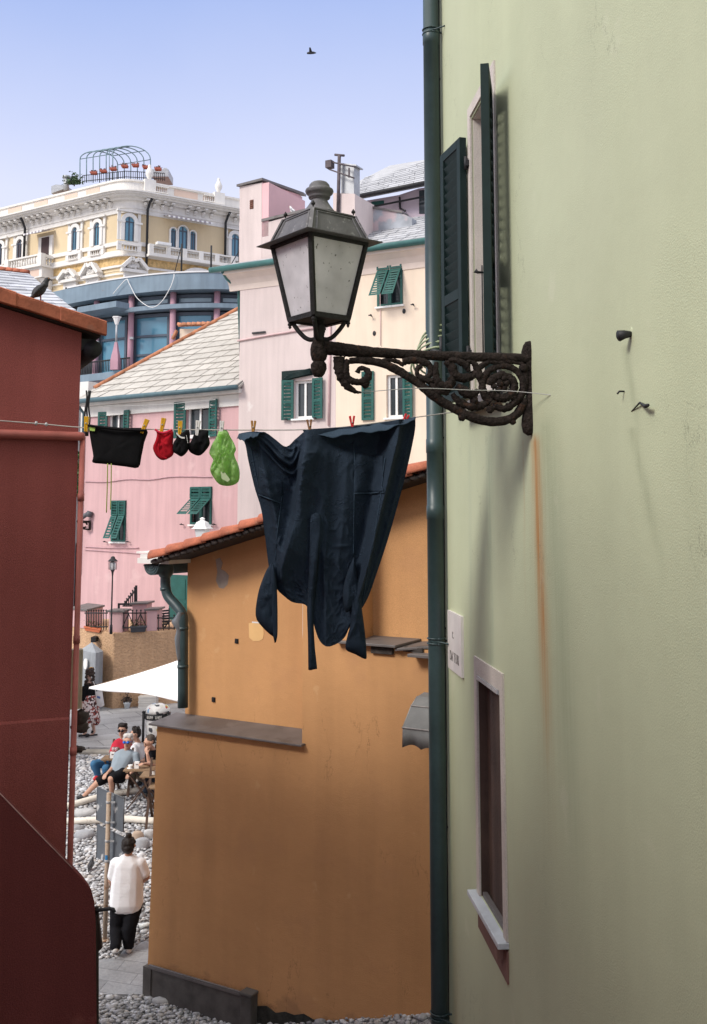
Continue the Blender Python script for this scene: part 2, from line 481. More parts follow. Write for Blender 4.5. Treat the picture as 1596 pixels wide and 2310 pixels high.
for hx, s, ph, zz in ((UWx0, -1, phf, zt), (UWx1, 1, phn, zt)):
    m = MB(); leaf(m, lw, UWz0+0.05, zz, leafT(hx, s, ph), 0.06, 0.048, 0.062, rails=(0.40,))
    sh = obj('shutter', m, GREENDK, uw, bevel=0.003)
for zz in (UWz0+0.3, UWz1-0.42):
    m = MB(); m.tube([(UWx0+0.02, -0.03, zz), (UWx0+0.02, -0.03, zz+0.09)], 0.012); m.box(UWx0-0.02, UWx0+0.05, -0.035, -0.012, zz+0.02, zz+0.06)
    obj('hinge', m, IRON, uw)
    m = MB(); m.tube([(UWx1-0.005, -0.03, zz), (UWx1-0.005, -0.03, zz+0.09)], 0.012)
    obj('hinge', m, IRON, uw)
m = MB()
T = leafT(UWx0, -1, phf)
p0 = T(Vector((lw+0.0, 0.02, UWz0+0.42)))
m.tube([p0, p0+Vector((-0.03, -0.05, 0)), p0+Vector((-0.05, -0.09, 0.0))], [0.008, 0.010, 0.022])
m.tube([p0+Vector((0, -0.03, -0.07)), p0+Vector((0, -0.03, 0.10))], 0.014)
obj('latch', m, IRON, uw); m = MB()
T2 = leafT(UWx1, 1, phn)
p1 = T2(Vector((lw-0.03, 0.050, UWz0+0.62)))
m.tube([p1, p1+Vector((0, -0.03, 0)), p1+Vector((0.0, -0.045, 0.01))], [0.006, 0.008, 0.014])
m.tube([p1+Vector((0, -0.006, -0.5)), p1+Vector((0, -0.006, 0.04))], 0.004)
obj('latch', m, IRON, uw)
# lower window, boarded by one brown wooden shutter
BROWNWOOD = M('weathered_brown_boards', (0.085, 0.052, 0.040), 0.8, 0.3, 3, 0.35, 50, streak=0.5)
m = MB(); frame_ring(m, LWx0, LWx1, LWz0, LWz1, fw, -0.012, 0.012, bottom=False)
m.box(LWx0+fw, LWx1-fw, -0.011, 0.012, LWz1-fw*1.4, LWz1-fw)
lwin = obj('window', m, STONEFR, gh)
m = MB(); a, b, c, d = holes[1]
m.box(a-0.001, a+0.005, 0.002, 0.10, c, d-0.002)
m.box(a, a+0.16, 0.05, 0.09, c, d)
m.box(a+0.165, b, 0.034, 0.085, c, d)
obj('shutter', m, BROWNWOOD, lwin, bevel=0.004)
m = MB(); m.box(a+0.02, b-0.02, -0.008, 0.05, d-0.028, d-0.004)
for i in range(4): m.box(a+0.03+i*(b-a-0.06)/4, a+0.02+(i+1)*(b-a-0.06)/4, -0.018, -0.009, d-0.025, d-0.002)
obj('vent_strip', m, ZINC, lwin)
MARBLE = M('pale_grey_marble_sill', (0.50, 0.53, 0.56), 0.5, 0.15, 9, 0.1, 40)
m = MB(); m.box(LWx0-0.05, LWx1+0.01, -0.062, 0.033, LWz0-0.035, LWz0-0.003)
obj('sill', m, MARBLE, lwin, bevel=0.004)
m = MB(); m.box(a+0.02, b-0.02, 0.006, 0.033, LWz0-0.002, LWz0+0.03)
obj('mortar_bead', m, SLAB, lwin)
m = MB(); z0 = gz_(1150, 2222)
m.prism([(LWx0+0.02, -0.010, LWz0-0.05), (LWx1, -0.010, LWz0-0.05), (LWx1, -0.010, z0), (LWx0+0.02, -0.010, LWz0-0.20)], (0, 0.012, 0))
m.box(LWx1-0.14, LWx1-0.08, -0.05, -0.011, LWz0-0.12, LWz0-0.047)
obj('apron_band', m, M('brown_painted_band', (0.20, 0.11, 0.09), 0.9, 0.15, 6, 0.2, 80), lwin)
# downpipe at the corner
def greenpipe():
    mb = MB(); c = Vector((0.40, -0.085, 0))
    prof = [(0.060, 0.0), (0.060, gz_(985, 1500))]
    for y in (1142, 1000, 105):
        z = gz_(985, y); prof += [(0.060, z-0.10), (0.064, z-0.098), (0.064, z), (0.060, z+0.003)]
    prof.append((0.060, 15))
    mb.lathe(prof, c, 24)
    return mb
dp = obj('downpipe', greenpipe(), PIPEGREEN, gh)
for y in (105, 1428, 2200):
    m = MB(); z = gz_(985, y)
    for dz in (-0.018, 0.018):
        m.tube([(0.40+0.064*cos(g*pi/10), -0.085+0.064*sin(g*pi/10), z+dz) for g in range(21)], 0.0055, 6)
    m.tube([(0.40, -0.022, z), (0.40, 0.01, z)], 0.008); m.tube([(0.44, -0.13, z), (0.47, -0.06, z-0.005), (0.52, -0.02, z-0.01), (0.54, 0.0, z-0.01)], 0.006)
    obj('pipe_clip', m, PIPEGREEN, dp)

def on_wall(name, label, cat, px, py, group=None):
    x, z = G.uv(px, py); return thing(name, label, cat, G.w(x, 0, z), group)
# cable running down beside the pipe
x = gx(1004, 1200)
cb = thing('wall_cable', 'thin black cable running down the green wall beside the downpipe', 'cable', G.w(x, 0, 0))
m = MB(); pts = [G.w(x+0.006*sin(i*0.9), -0.008, z) for i, z in enumerate([0.2*k for k in range(75)])]
m.tube(pts, 0.0065, 6); obj('cable_run', m, IRON, cb, world=True)
for i in range(5, 70, 7):
    m = MB(); m.obox(pts[i], G.ex*0.012, G.ey*0.011, Vector((0, 0, 0.006))); obj('clip', m, IRON, cb, world=True)
# coil of pale cables in front of the pipe, by the shutter
cl = on_wall('cable_loop', 'loop of pale green cables bulging from the wall below the shutter', 'cable', 1000, 770)
m = MB()
for k in range(5):
    x0 = gx(1006+k, 745); z0 = gz_(1003, 742+5*k); r = 0.15+0.018*k
    pts = [G.w(x0-0.10+0.10*cos(t)-0.012*k, -0.03-(r)*sin(t)*1.0, z0-0.12+0.14*cos(t)-0.025*k) for t in [i*pi*1.05/12 for i in range(13)]]
    m.tube(pts, 0.008, 6)
obj('cable_strand', m, M('pale_green_cable', (0.42, 0.48, 0.32), 0.5, 0.2, 10), cl, world=True)
# plaque with worn lettering
pl = on_wall('wall_plaque', 'blank-looking white marble plaque with worn black letters beside the downpipe', 'plaque', 1030, 1450)
xa, xb = gx(1016, 1440), gx(1047, 1450)
za, zb = (gz_(1016, 1505)+gz_(1047, 1528))/2, (gz_(1016, 1378)+gz_(1047, 1389))/2
pm = Frame(G.w(0, 0, 0), G.a)
m = MB(); pv = [G.w(x_, y_, z_) for z_ in (za, zb) for y_ in (-0.018, 0.0) for x_ in (xa, xb)]
m.add(pv, [(0, 2, 3, 1), (4, 5, 7, 6), (0, 1, 5, 4), (2, 6, 7, 3), (0, 4, 6, 2), (1, 3, 7, 5)])
obj('slab', m, M('white_marble_plaque', (0.66, 0.62, 0.60), 0.5, 0.06, 8, 0.04, 60, streak=0.10), pl, world=True)
INK = M('worn_black_lettering', (0.20, 0.185, 0.175), 0.9, 0.7, 45)
def lettering(txt, size, mat, parent, wm, name='lettering', ext=0.0015):
    cu = bpy.data.curves.new('lettering', 'FONT'); cu.body = txt; cu.size = size; cu.extrude = ext; cu.align_x = 'CENTER'
    t = bpy.data.objects.new('lettering', cu); COL.objects.link(t)
    dg = bpy.context.evaluated_depsgraph_get()
    me = bpy.data.meshes.new_from_object(t.evaluated_get(dg)); bpy.data.objects.remove(t)
    me.transform(ROOT[parent].inverted() @ wm)
    me.materials.clear(); me.materials.append(mat)
    o = bpy.data.objects.new(name, me); COL.objects.link(o); o.parent = parent; ROOT[o] = ROOT[parent]
    return o
def textM(F, x, y, z, sc=(1, 1, 1)):
    return F.M @ Matrix.Translation((x, y, z)) @ Matrix.Rotation(pi/2, 4, 'X') @ Matrix.Diagonal((sc[0], sc[1], sc[2], 1))
wx = xb-xa
lettering("DA' TURI", 0.095, INK, pl, textM(G, (xa+xb)/2, -0.019, gz_(1032, 1478)-0.05, (wx*0.9/0.52, 1.0, 1)))
lettering("r.", 0.10, INK, pl, textM(G, xa+wx*0.42, -0.019, gz_(1030, 1428)-0.04, (0.9, 1, 1)))
# hook and bent wire on the right
hk = on_wall('wall_hook', 'stubby black iron peg sticking out of the green wall at right', 'hook', 1425, 757)
x, z = G.uv(1424, 754); c0 = G.w(x, 0, z)
m = MB(); m.tube([c0, c0-G.ey*0.025-Vector((0, 0, 0.002)), c0-G.ey*0.05-Vector((0, 0, 0.008))], [0.012, 0.017, 0.020], 7, jit=0.15)
obj('peg', m, IRON, hk, world=True)
m = MB(); m.sphere(G.w(x, 0.012, z+0.010), (0.016, 0.034, 0.022), 9, 6, nz_=0.15)
obj('filler', m, GREENWALL, hk, world=True)
bw = on_wall('bent_wire', 'short bent black wire poking from the green wall below the peg', 'wire', 1460, 920)
x, z = G.uv(1425, 928); x2, z2 = G.uv(1480, 914)
m = MB(); m.tube([G.w(x, 0.0, z), G.w(lerp(x, x2, 0.5), -0.012, z+0.02), G.w(lerp(x, x2, 0.8), -0.02, lerp(z, z2, 0.8)), G.w(x2, -0.028, z2)], [0.002, 0.004, 0.008, 0.006], 6)
obj('wire_strand', m, IRON, bw, world=True)
nl = on_wall('wall_nail', 'small bent nail in the green wall above the bent wire', 'nail', 1409, 883)
x, z = G.uv(1409, 883); m = MB(); m.tube([G.w(x, 0.0, z), G.w(x, -0.02, z), G.w(x, -0.028, z-0.01)], 0.004, 6)
obj('shank', m, IRON, nl, world=True)

# ------------------------------------------------------------------ maroon house on the left
Lp, Rp = V(0, 1160, 6.8), V(172, 1160, 7.0)
A = Frame(Vector((Rp.x, Rp.y, 0)), atan2(Rp.y-Lp.y, Rp.x-Lp.x))
mh = thing('maroon_house', 'dark maroon stucco house with terracotta verge tiles at the left edge', 'house', A)
va = A.uv(0, 672); vb = A.uv(235, 747)
sl_ = (vb[1]-va[1])/(vb[0]-va[0])
def vz(x): return va[1]+sl_*(x-va[0])
m = MB()
m.prism([(-3.2, 0, -0.2), (0, 0, -0.2), (0, 0, vz(0)-0.06), (-3.2, 0, vz(-3.2)-0.06)], (0, 1.8, 0))
shade_annex = [(y, x, z) for y, z in ((1.801, H+1.0), (5.95, H-0.95)) for x in (-2.4, -0.03)]  # unseen rear annex, added and sloped to shade the orange wall
m.add([(x, y, -0.2) for y, x, z in shade_annex]+[(x, y, z+(0.5 if x < -1 else 0)) for y, x, z in shade_annex], [(0, 1, 3, 2), (4, 6, 7, 5), (0, 4, 5, 1), (2, 3, 7, 6), (0, 2, 6, 4), (1, 5, 7, 3)])
wallm = obj('wall', m, MAROON, mh)
m = MB()
for p in ((-7.5, 5.6), (-7.5, -5.5)): pass
m.prism([(-7.5, -5.5, -0.2), (-2.9, -5.5, -0.2), (-2.9, 2.9, -0.2), (-7.5, 2.9, -0.2)], (0, 0, H+3.4))
m.prism([(-7.5, 2.901, -0.2), (-2.9, 2.901, -0.2), (-2.9, 5.9, -0.2), (-7.5, 5.9, -0.2)], (0, 0, H+1.6))
obj('added_shade_wing', m, MAROON, mh, world=True)  # unseen wing, added to shade the green wall and darken the alley
m = MB(); m.prism([(-3.3, -0.055, vz(-3.3)-0.055), (vb[0]-0.03, -0.055, vz(vb[0]-0.03)-0.055), (vb[0]-0.03, -0.055, vz(vb[0]-0.03)+0.02), (-3.3, -0.055, vz(-3.3)+0.02)], (0, 1.95, 0))
rf = obj('roof', m, DARKSOFFIT, mh)
edges = [-3.2, -2.7, -2.2, -1.72, -1.24, -0.78, A.uv(27, 680)[0], A.uv(131, 712)[0], vb[0]]
for i in range(len(edges)-1):
    m = MB(); a, b = edges[i], edges[i+1]+ (0.02 if i < len(edges)-2 else 0); o_ = 0.004*(i % 2)
    lo, hi = -0.046, 0.036
    y0 = -0.115-0.006*(i % 2)
    m.prism([(a, y0, vz(a)+lo-o_), (b, y0, vz(b)+lo-o_), (b, y0, vz(b)+hi+o_), (a, y0, vz(a)+hi+o_)], (0, 0.05, 0))
    m.prism([(a, y0, vz(a)+hi+o_+0.001), (b, y0, vz(b)+hi+o_+0.001), (b, y0+0.015, vz(b)+hi+o_+0.014), (a, y0+0.015, vz(a)+hi+o_+0.014)], (0, 0.16, 0))
    obj('verge_tile', m, TERRA, rf, bevel=0.006)
m = MB(); gc = Vector((vb[0]-0.07, 0, vz(vb[0])-0.13))
m.tube([gc+Vector((0, 0.0, 0)), gc+Vector((0, 1.85, 0))], 0.062, 14, smooth=True)
m.box(vb[0]-0.22, vb[0]-0.05, 0.02, 1.85, vz(vb[0])-0.13, vz(vb[0])-0.06)
m.tube([gc+Vector((-0.07, 0.25, -0.03)), gc+Vector((-0.09, 0.3, -0.12)), gc+Vector((-0.16, 0.35, -0.17))], 0.03, 10)
obj('gutter', m, IRON, mh)
m = MB(); pz = A.uv(100, 983)[1]; xe = A.uv(190, 985)[0]
m.tube([(-3.2, -0.035, pz+0.01), (xe-0.04, -0.035, pz), (xe-0.012, -0.035, pz), (xe, -0.035, pz)], [0.031, 0.031, 0.029, 0.018], 14)
m.lathe([(0.036, -0.015), (0.036, 0.015)], (0, 0, 0), 4)
m.v = m.v[:-8]; m.f = m.f[:-6]; m.sm = m.sm[:-6]
xv = A.uv(172, 1300)[0]
m.tube([(xv+0.012, -0.03, pz), (xv+0.012, -0.03, -0.1)], 0.019, 12)
for y in (1130, 1450, 1700): z = A.uv(172, y)[1]; m.tube([(xv+0.012, -0.03, z), (xv+0.012, -0.03, z+0.05)], 0.023, 12)
obj('drainpipe', m, MARPIPE, mh)
m = MB()
for q in range(3): m.tube([(xv+0.03+0.012*q+0.006*sin(k+q), -0.01, A.uv(172, 880)[1]-k*0.035) for k in range(10)], 0.006, 6)
obj('service_cable', m, IRON, mh)
m = MB(); z0 = A.uv(80, 1629)[1]
m.prism([(-3.2, -0.018, z0+0.004), (xv-0.02, -0.018, z0+0.004), (xv-0.02, 0.0, z0+0.018), (-3.2, 0.0, z0+0.018)], (0, 0, -1.6))
obj('stucco_step', m, MAROON, mh)
# beige slatted shutter and stone brackets on the far flank of the house
m = MB(); x0, x1 = A.uv(172, 1500, -0.3)[0], A.uv(187, 1500, -0.3)[0]
zt, zb_ = A.uv(180, 1465, -0.3)[1], A.uv(180, 1598, -0.3)[1]
for i in range(14): m.box(x0-0.05, x1-0.012, 0.30, 0.33, zb_+(zt-zb_)*i/14, zb_+(zt-zb_)*(i+0.8)/14)
m.box(x0-0.1, x0+0.03, 0.28, 0.34, zb_, zt); m.box(x1-0.012, x1, 0.29, 0.34, zb_, zt)
m.box(x0-0.1, x1, 0.335, 0.36, zb_, zt)
obj('shutter', m, M('beige_painted_metal', (0.50, 0.44, 0.34), 0.6, 0.12, 5), mh)
DSTONE = M('dark_rough_stone', (0.06, 0.045, 0.04), 0.95, 0.4, 12, 0.8, 30)
for px, py, r in ((184, 1622, (0.055, 0.05, 0.06)), (182, 1640, (0.07, 0.05, 0.035)), (176, 1690, (0.05, 0.05, 0.02))):
    m = MB(); x, z = A.uv(px, py, -0.3); m.sphere(A.w(x, 0.3, z), r, 10, 7, nz_=0.25)
    obj('bracket_stone', m, DSTONE, mh, world=True)

# stair parapet in front of it
B_ = Frame(V(0, 1160, 6.0)*1.0, A.a); B_ = Frame(Vector((B_.o.x, B_.o.y, 0)), A.a)
sp = thing('stair_parapet', 'dark maroon sloping stair parapet with a pale worn edge at bottom left', 'parapet', B_)
PO = [(-60, 1730), (0, 1790), (80, 1873), (165, 1960), (192, 1988), (207, 2008), (214, 2035), (217, 2080), (218, 2180), (219, 2310), (220, 2480), (-60, 2480)]
PL = [B_.uv(*p) for p in PO]
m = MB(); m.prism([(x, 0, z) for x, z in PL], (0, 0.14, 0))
obj('parapet_wall', m, M('shaded_parapet_stucco', (0.135, 0.037, 0.035), 0.95, 0.10, 1.2, 0.7, 120, streak=0.12, spec=0.08, fine=0.22, bdist=0.006, spot=(1.8, 0.60, (0.42, 0.17, 0.14), 0.22)), sp, bevel=0.006)  # the maroon stucco again, its colour darkened to stand in for shade
m = MB(); m.tube([(x, 0.0, z+0.001) for x, z in PL[:4]], 0.0032, 6)
obj('worn_edge', m, M('pale_worn_edge', (0.42, 0.26, 0.24), 0.9, 0.3, 20), sp)
# dark iron bar and gate stile behind the parapet
ig = thing('iron_gate', 'edge of a dark iron gate with curled handle bar behind the maroon parapet', 'gate', V(222, 2100, 6.4))
m = MB()
m.tube([V(210, 2056, 6.4), V(232, 2052, 6.4), V(250, 2050, 6.4), V(256, 2051, 6.4), V(259, 2058, 6.4)], 0.011, 8)
obj('handle_bar', m, IRON, ig, world=True)
m = MB(); m.prism([V(216, 2062, 6.4), V(221, 2062, 6.4), V(230, 2140, 6.4), V(224, 2146, 6.4), V(216, 2140, 6.4)], (0, 0.03, 0))
m.tube([V(219, 2045, 6.41), V(219, 2320, 6.41), V(219, 2700, 6.41)], 0.012, 8)
obj('stile', m, M('dark_brown_iron', (0.035, 0.022, 0.018), 0.7, 0.3, 10, 0.2, 40), ig, world=True)
# ------------------------------------------------------------------ orange house in the middle
def orangewall():
    q = NT('orange_stucco'); sx = q.n('ShaderNodeSeparateXYZ'); q.l(q.tc.outputs['Object'], sx.inputs[0]); Z = sx.outputs[2]
    f = q.math('MULTIPLY', q.rng(q.noise(0.8, 6), 0.3, 0.7, 0.90, 1.08), q.rng(q.noise(150, 2), 0.3, 0.7, 0.86, 1.1))
    f = q.math('MULTIPLY', f, q.rng(q.noise(1.0, 6, (3, 3, 0.3)), 0.45, 0.8, 1.01, 0.88))
    c = q.scale((0.59, 0.318, 0.145), f)
    c = q.mix(q.math('MULTIPLY', q.rng(q.noise(1.3, 7), 0.56, 0.66, 0, 1), 0.30), c, (0.47, 0.25, 0.13))
    c = q.mix(q.math('MULTIPLY', q.rng(q.noise(3.1, 8), 0.66, 0.70, 0, 1), 0.25), c, (0.70, 0.46, 0.25))
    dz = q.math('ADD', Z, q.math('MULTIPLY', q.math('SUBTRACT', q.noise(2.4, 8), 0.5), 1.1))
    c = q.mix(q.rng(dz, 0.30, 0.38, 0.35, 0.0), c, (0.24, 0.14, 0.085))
    ck = q.math('ABSOLUTE', q.math('SUBTRACT', q.noise(1.1, 7, (1.6, 1, 0.6), 0.6), 0.5))
    c = q.mix(q.math('MULTIPLY', q.math('MULTIPLY', q.rng(ck, 0, 0.003, 1, 0), q.rng(q.noise(0.8, 3), 0.53, 0.62, 0, 1)), 0.6), c, (0.16, 0.08, 0.04))
    q.bump(q.math('ADD', q.noise(120, 3), q.math('MULTIPLY', q.noise(9, 5), 1.2)), 0.5, 0.008)
    return q.fin(c, 0.95, 0, 0.08)
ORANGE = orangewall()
ang = radians(-31)
O = Frame(Vector(((339-798)/FV*13.75, 13.75, 0)), ang)
oh = thing('orange_house', 'orange stucco house with terracotta verge and slate ledges behind the hanging garment', 'house', O)
AY, DY, OV = 0.46, 0.37, 0.10
# roof line
ra = O.uv(342, 1253, OV); rb = O.uv(965, 1048, OV)
rs = (rb[1]-ra[1])/(rb[0]-ra[0])
def rz(x): return ra[1]+rs*(x-ra[0])
xL, zL = O.uv(334, 2200); xL2, zL2 = O.uv(355, 1640)
zled = (O.uv(355, 1630)[1]+O.uv(688, 1676)[1])/2
xm = O.uv(683, 1500)[0]; xp2 = O.uv(806, 1400)[0]
xA = O.uv(421, 1450, -AY)[0]
zslab = O.uv(845, 1449)[1]; XR = 5.6
print('orange', xL, xL2, zled, xm, xp2, xA, zslab, rs, ra, rb)
m = MB()
m.prism([(xL-0.02, 0, -0.3), (xm, 0, -0.3), (xm, 0, zled-0.03), (xL2, 0, zled-0.03)], (0, AY-0.001, 0))
m.prism([(xm, 0, -0.3), (xp2, 0, -0.3), (xp2, 0, rz(xp2)-0.10), (xm, 0, rz(xm)-0.10)], (0, 0.9, 0))
m.prism([(xp2, 0, -0.3), (XR, 0, -0.3), (XR, 0, zslab-0.04), (xp2, 0, zslab-0.04)], (0, DY-0.001, 0))
m.prism([(xA, AY, -0.3), (xm+0.3, AY, -0.3), (xm+0.3, AY, rz(xm+0.3)-0.10), (xA, AY, rz(xA)-0.10)], (0, 5, 0))
m.prism([(xm+0.301, DY, -0.3), (XR, DY, -0.3), (XR, DY, rz(XR)-0.10), (xm+0.301, DY, rz(xm+0.301)-0.10)], (0, 5, 0))
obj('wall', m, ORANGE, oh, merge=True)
# roof slab, verge barrel tiles, gutter
m = MB(); m.prism([(ra[0]+0.05, -0.03, rz(ra[0]+0.05)-0.115), (XR+0.1, -0.03, rz(XR+0.1)-0.115), (XR+0.1, -0.03, rz(XR+0.1)-0.055), (ra[0]+0.05, -0.03, rz(ra[0]+0.05)-0.055)], (0, 6, 0))
orf = obj('roof', m, DARKSOFFIT, oh)
def barrel(mb, p, q, r0, r1, up, th=0.016, n=10, span=pi*1.05):
    d = (q-p).normalized(); sd = d.cross(up).normalized(); u = sd.cross(d).normalized()
    vs = []; fs = []
    for (c, r) in ((p, r0), (q, r1)):
        for rr in (r, r-th):
            for k in range(n+1):
                g = pi/2-span/2+span*k/n
                vs.append(c+sd*cos(g)*rr+u*sin(g)*rr)
    N = n+1
    for k in range(n):
        fs += [(k, k+1, 2*N+k+1, 2*N+k), (N+k, 3*N+k, 3*N+k+1, N+k+1), (k, N+k, N+k+1, k+1), (2*N+k, 2*N+k+1, 3*N+k+1, 3*N+k)]
    fs += [(0, 2*N, 3*N, N), (n, N+n, 3*N+n, 2*N+n)]
    mb.add(vs, fs, True)
sn = sqrt(1+rs*rs); step = 0.305
dirx = Vector((1/sn, 0, rs/sn)); upv = Vector((-rs/sn, 0, 1/sn))
ntile = int((XR-ra[0])*sn/step)
for row in range(4):
    for i in range(ntile):
        p = Vector((ra[0], -OV+0.04+0.22*row, rz(ra[0])-0.045)) + dirx*(step*i) + upv*(0.012*random.uniform(-1, 1))
        q = p+dirx*(step+0.055)+upv*-0.012
        p += upv*0.008
        m = MB(); barrel(m, p, q, 0.112+random.uniform(-.004, .004), 0.092, upv)
        if row == 0: obj('verge_tile', m, TERRA, orf)
        else:
            if i == 0: rowmb = MB()
            b = len(rowmb.v); rowmb.v += m.v; rowmb.f += [[b+k for k in f] for f in m.f]; rowmb.sm += m.sm
            if i == ntile-1: obj('tile_course', rowmb, TERRA, orf)
m = MB()
for i in range(ntile*3):
    p = Vector((ra[0]+0.06, -OV+0.02, rz(ra[0]+0.06)-0.095))+dirx*(step/3*i)
    m.sphere(p, (0.07, 0.05, 0.035), 7, 5, nz_=0.25)
obj('mortar_bed', m, M('shadow_dark_mortar', (0.055, 0.045, 0.04), 0.95, 0.5, 14, 0.8, 40), orf)  # mortar under the verge; its near-black colour also stands for the shadow there
gcx, gcz = O.uv(342, 1281, -0.1)
m = MB()
ring = lambda y, r: [Vector((gcx+r*cos(g), y, gcz+0.03+r*sin(g))) for g in [pi+pi*k/12 for k in range(13)]]
R0, R1 = ring(0.10, 0.125), ring(5.5, 0.125)
m.add(R0+R1, [(k, k+1, 14+k, 13+k) for k in range(12)], True)
m.add(R0, [tuple(range(13))])
m.tube([Vector((gcx-0.125, 0.10, gcz+0.03)), Vector((gcx-0.125, 5.5, gcz+0.03))], 0.014, 8)
for rr in (0.10, 0.065, 0.035): m.tube([Vector((gcx+rr*cos(g), 0.098, gcz+0.03+rr*sin(g))) for g in [pi+pi*k/12 for k in range(13)]], 0.005, 5)
gut = obj('gutter', m, PIPEGREEN, oh, solid=0.006)
m = MB(); x0 = O.uv(314, 1262, -0.05)[0]; x1 = O.uv(372, 1262, -0.05)[0]; zz = O.uv(340, 1266, -0.05)[1]
m.box(x0, x1+0.1, 0.02, 5, zz-0.03, zz+0.04); m.box(x0+0.04, x1+0.12, 0.03, 5, zz+0.041, zz+0.09); m.box(x0-0.05, x1+0.12, 0.05, 5, zz+0.10, zz+0.125)
obj('flashing', m, PALEWHITE, oh)
def op(px, py, off=-0.32):
    x, z = O.uv(px, py, off); return Vector((x, -off, z))
m = MB()
m.tube(spline([op(374, 1292), op(374, 1322), op(380, 1345), op(398, 1366), op(411, 1385), op(413, 1410), op(413, 1500)], 5)+[op(413, 1560), op(413, 1596)], 0.068, 16)
for y in (1325, 1414, 1500): m.tube([op(413 if y > 1400 else 374, y), op(413 if y > 1400 else 374, y+7)], 0.074, 16)
m.sphere(op(374, 1285), (0.12, 0.11, 0.13), 14, 8)
obj('downpipe', m, PIPEGREEN, oh)
m = MB()
gp = [(403, 1381), (396, 1392), (388, 1402), (393, 1412), (399, 1421), (397, 1432), (395, 1442), (397, 1460), (399, 1475), (402, 1489)]
Gp = spline([op(x, y, -0.26) for x, y in gp], 4)
for i in range(len(Gp)-1):
    a, b = Gp[i], Gp[i+1]; c1 = Vector((op(412, 1390, -0.26).x, a.y+0.03, a.z)); c2 = Vector((c1.x, b.y+0.03, b.z))
    md1 = (a+c1)/2+Vector((0, -0.05, 0)); md2 = (b+c2)/2+Vector((0, -0.05, 0))
    m.add([a, b, md2, md1], [(0, 1, 2, 3)], True); m.add([md1, md2, c2, c1], [(0, 1, 2, 3)], True)
obj('pipe_guard', m, M('grey_sheet_guard', (0.16, 0.17, 0.18), 0.5, 0.2, 6, metal=0.4), oh, solid=0.008)
# slate ledge
def ledge(pts, th, name='ledge', mat=SLAB):
    mb = MB(); mb.prism([Vector(p) for p in pts], (0, 0, -th)); return obj(name, mb, mat, oh, bevel=0.006)
m = MB(); ledge([(xL2-0.07, -0.09, zled), (xm+0.05, -0.09, zled-0.005), (xm+0.05, -0.004, zled-0.003), (xm-0.004, -0.004, zled-0.003), (xm-0.004, AY-0.003, zled+0.05), (xL2-0.07, AY-0.003, zled+0.05)], 0.026)
x0 = O.uv(800, 1440)[0]; x1 = O.uv(903, 1449)[0]
ledge([(xp2-0.25, -0.10, zslab), (x1, -0.12, zslab), (x1+0.08, DY-0.002, zslab+0.03), (xp2+0.004, DY-0.002, zslab+0.03), (xp2+0.004, 0.0, zslab), (xp2-0.25, -0.004, zslab)], 0.03)
ledge([(x1-0.02, -0.09, zslab-0.038), (x1+0.02, -0.09, zslab-0.034), (XR, 0.42, zslab+0.16), (XR, DY-0.003, zslab+0.18), (x1-0.02, DY-0.003, zslab-0.012)], 0.03)
m = MB(); m.box(x1-0.36, x1-0.08, -0.045, 0.03, zslab-0.12, zslab-0.04); m.box(x1+0.05, x1+0.30, -0.03, 0.02, zslab-0.075, zslab-0.02)
obj('mortar_bed', m, M('dark_ledge_mortar', (0.06, 0.05, 0.045), 0.95, 0.4, 14, 0.8, 40), oh, bevel=0.01)  # near-black mortar blocks just below the slab
x0, z0 = O.uv(919, 1475, 0.18)
m = MB(); m.box(x0, x0+1.2, -0.18, 0.02, z0-0.035, z0); obj('ledge', m, SLAB, oh, bevel=0.005)
# plinth
PLINTH = M('dark_stone_plinth', (0.10, 0.092, 0.085), 0.7, 0.25, 6, 0.2, 40)
xq = O.uv(557, 2250)[0]; zt = (O.uv(340, 2185)[1]+O.uv(540, 2222)[1])/2
m = MB(); m.box(xL+0.02, xq, -0.045, 0.02, -0.3, zt-0.035); m.box(xL-0.03, xL+0.10, -0.06, 0.02, -0.3, zt-0.02)
for k in (0.75, 1.5): m.box(xL+k, xL+k+0.006, -0.047, -0.04, -0.3, zt-0.036)
pln = obj('plinth', m, PLINTH, oh, bevel=0.004)
m = MB(); m.box(xL+0.05, xq, -0.06, 0.02, zt-0.034, zt-0.004); m.tube([(xL+0.06, -0.045, zt+0.004), (xq, -0.045, zt+0.004)], 0.014, 8)
obj('coping', m, SLAB, pln, bevel=0.004)
m = MB(); m.box(xq, xq+0.16, -0.13, 0.02, -0.3, zt+0.02); m.box(xq-0.012, xq+0.172, -0.142, 0.02, zt+0.021, zt+0.06)
obj('corner_post', m, PLINTH, pln, bevel=0.012)
m = MB(); n = 30
pts = [(xq+0.165+(XR-xq)*i/n, 0.34+0.06*noise.noise(Vector((i*0.7, 0, 0)))+0.02*i*0.4) for i in range(n+1)]
m.prism([(p[0], -0.012, -0.2) for p in (pts[0], pts[-1])]+[(x, -0.012, z-0.06) for x, z in reversed(pts)], (0, 0.02, 0))
obj('damp_band', m, M('mossy_damp_mortar', (0.035, 0.035, 0.03), 0.95, 0.5, 10, 0.8, 40), oh)
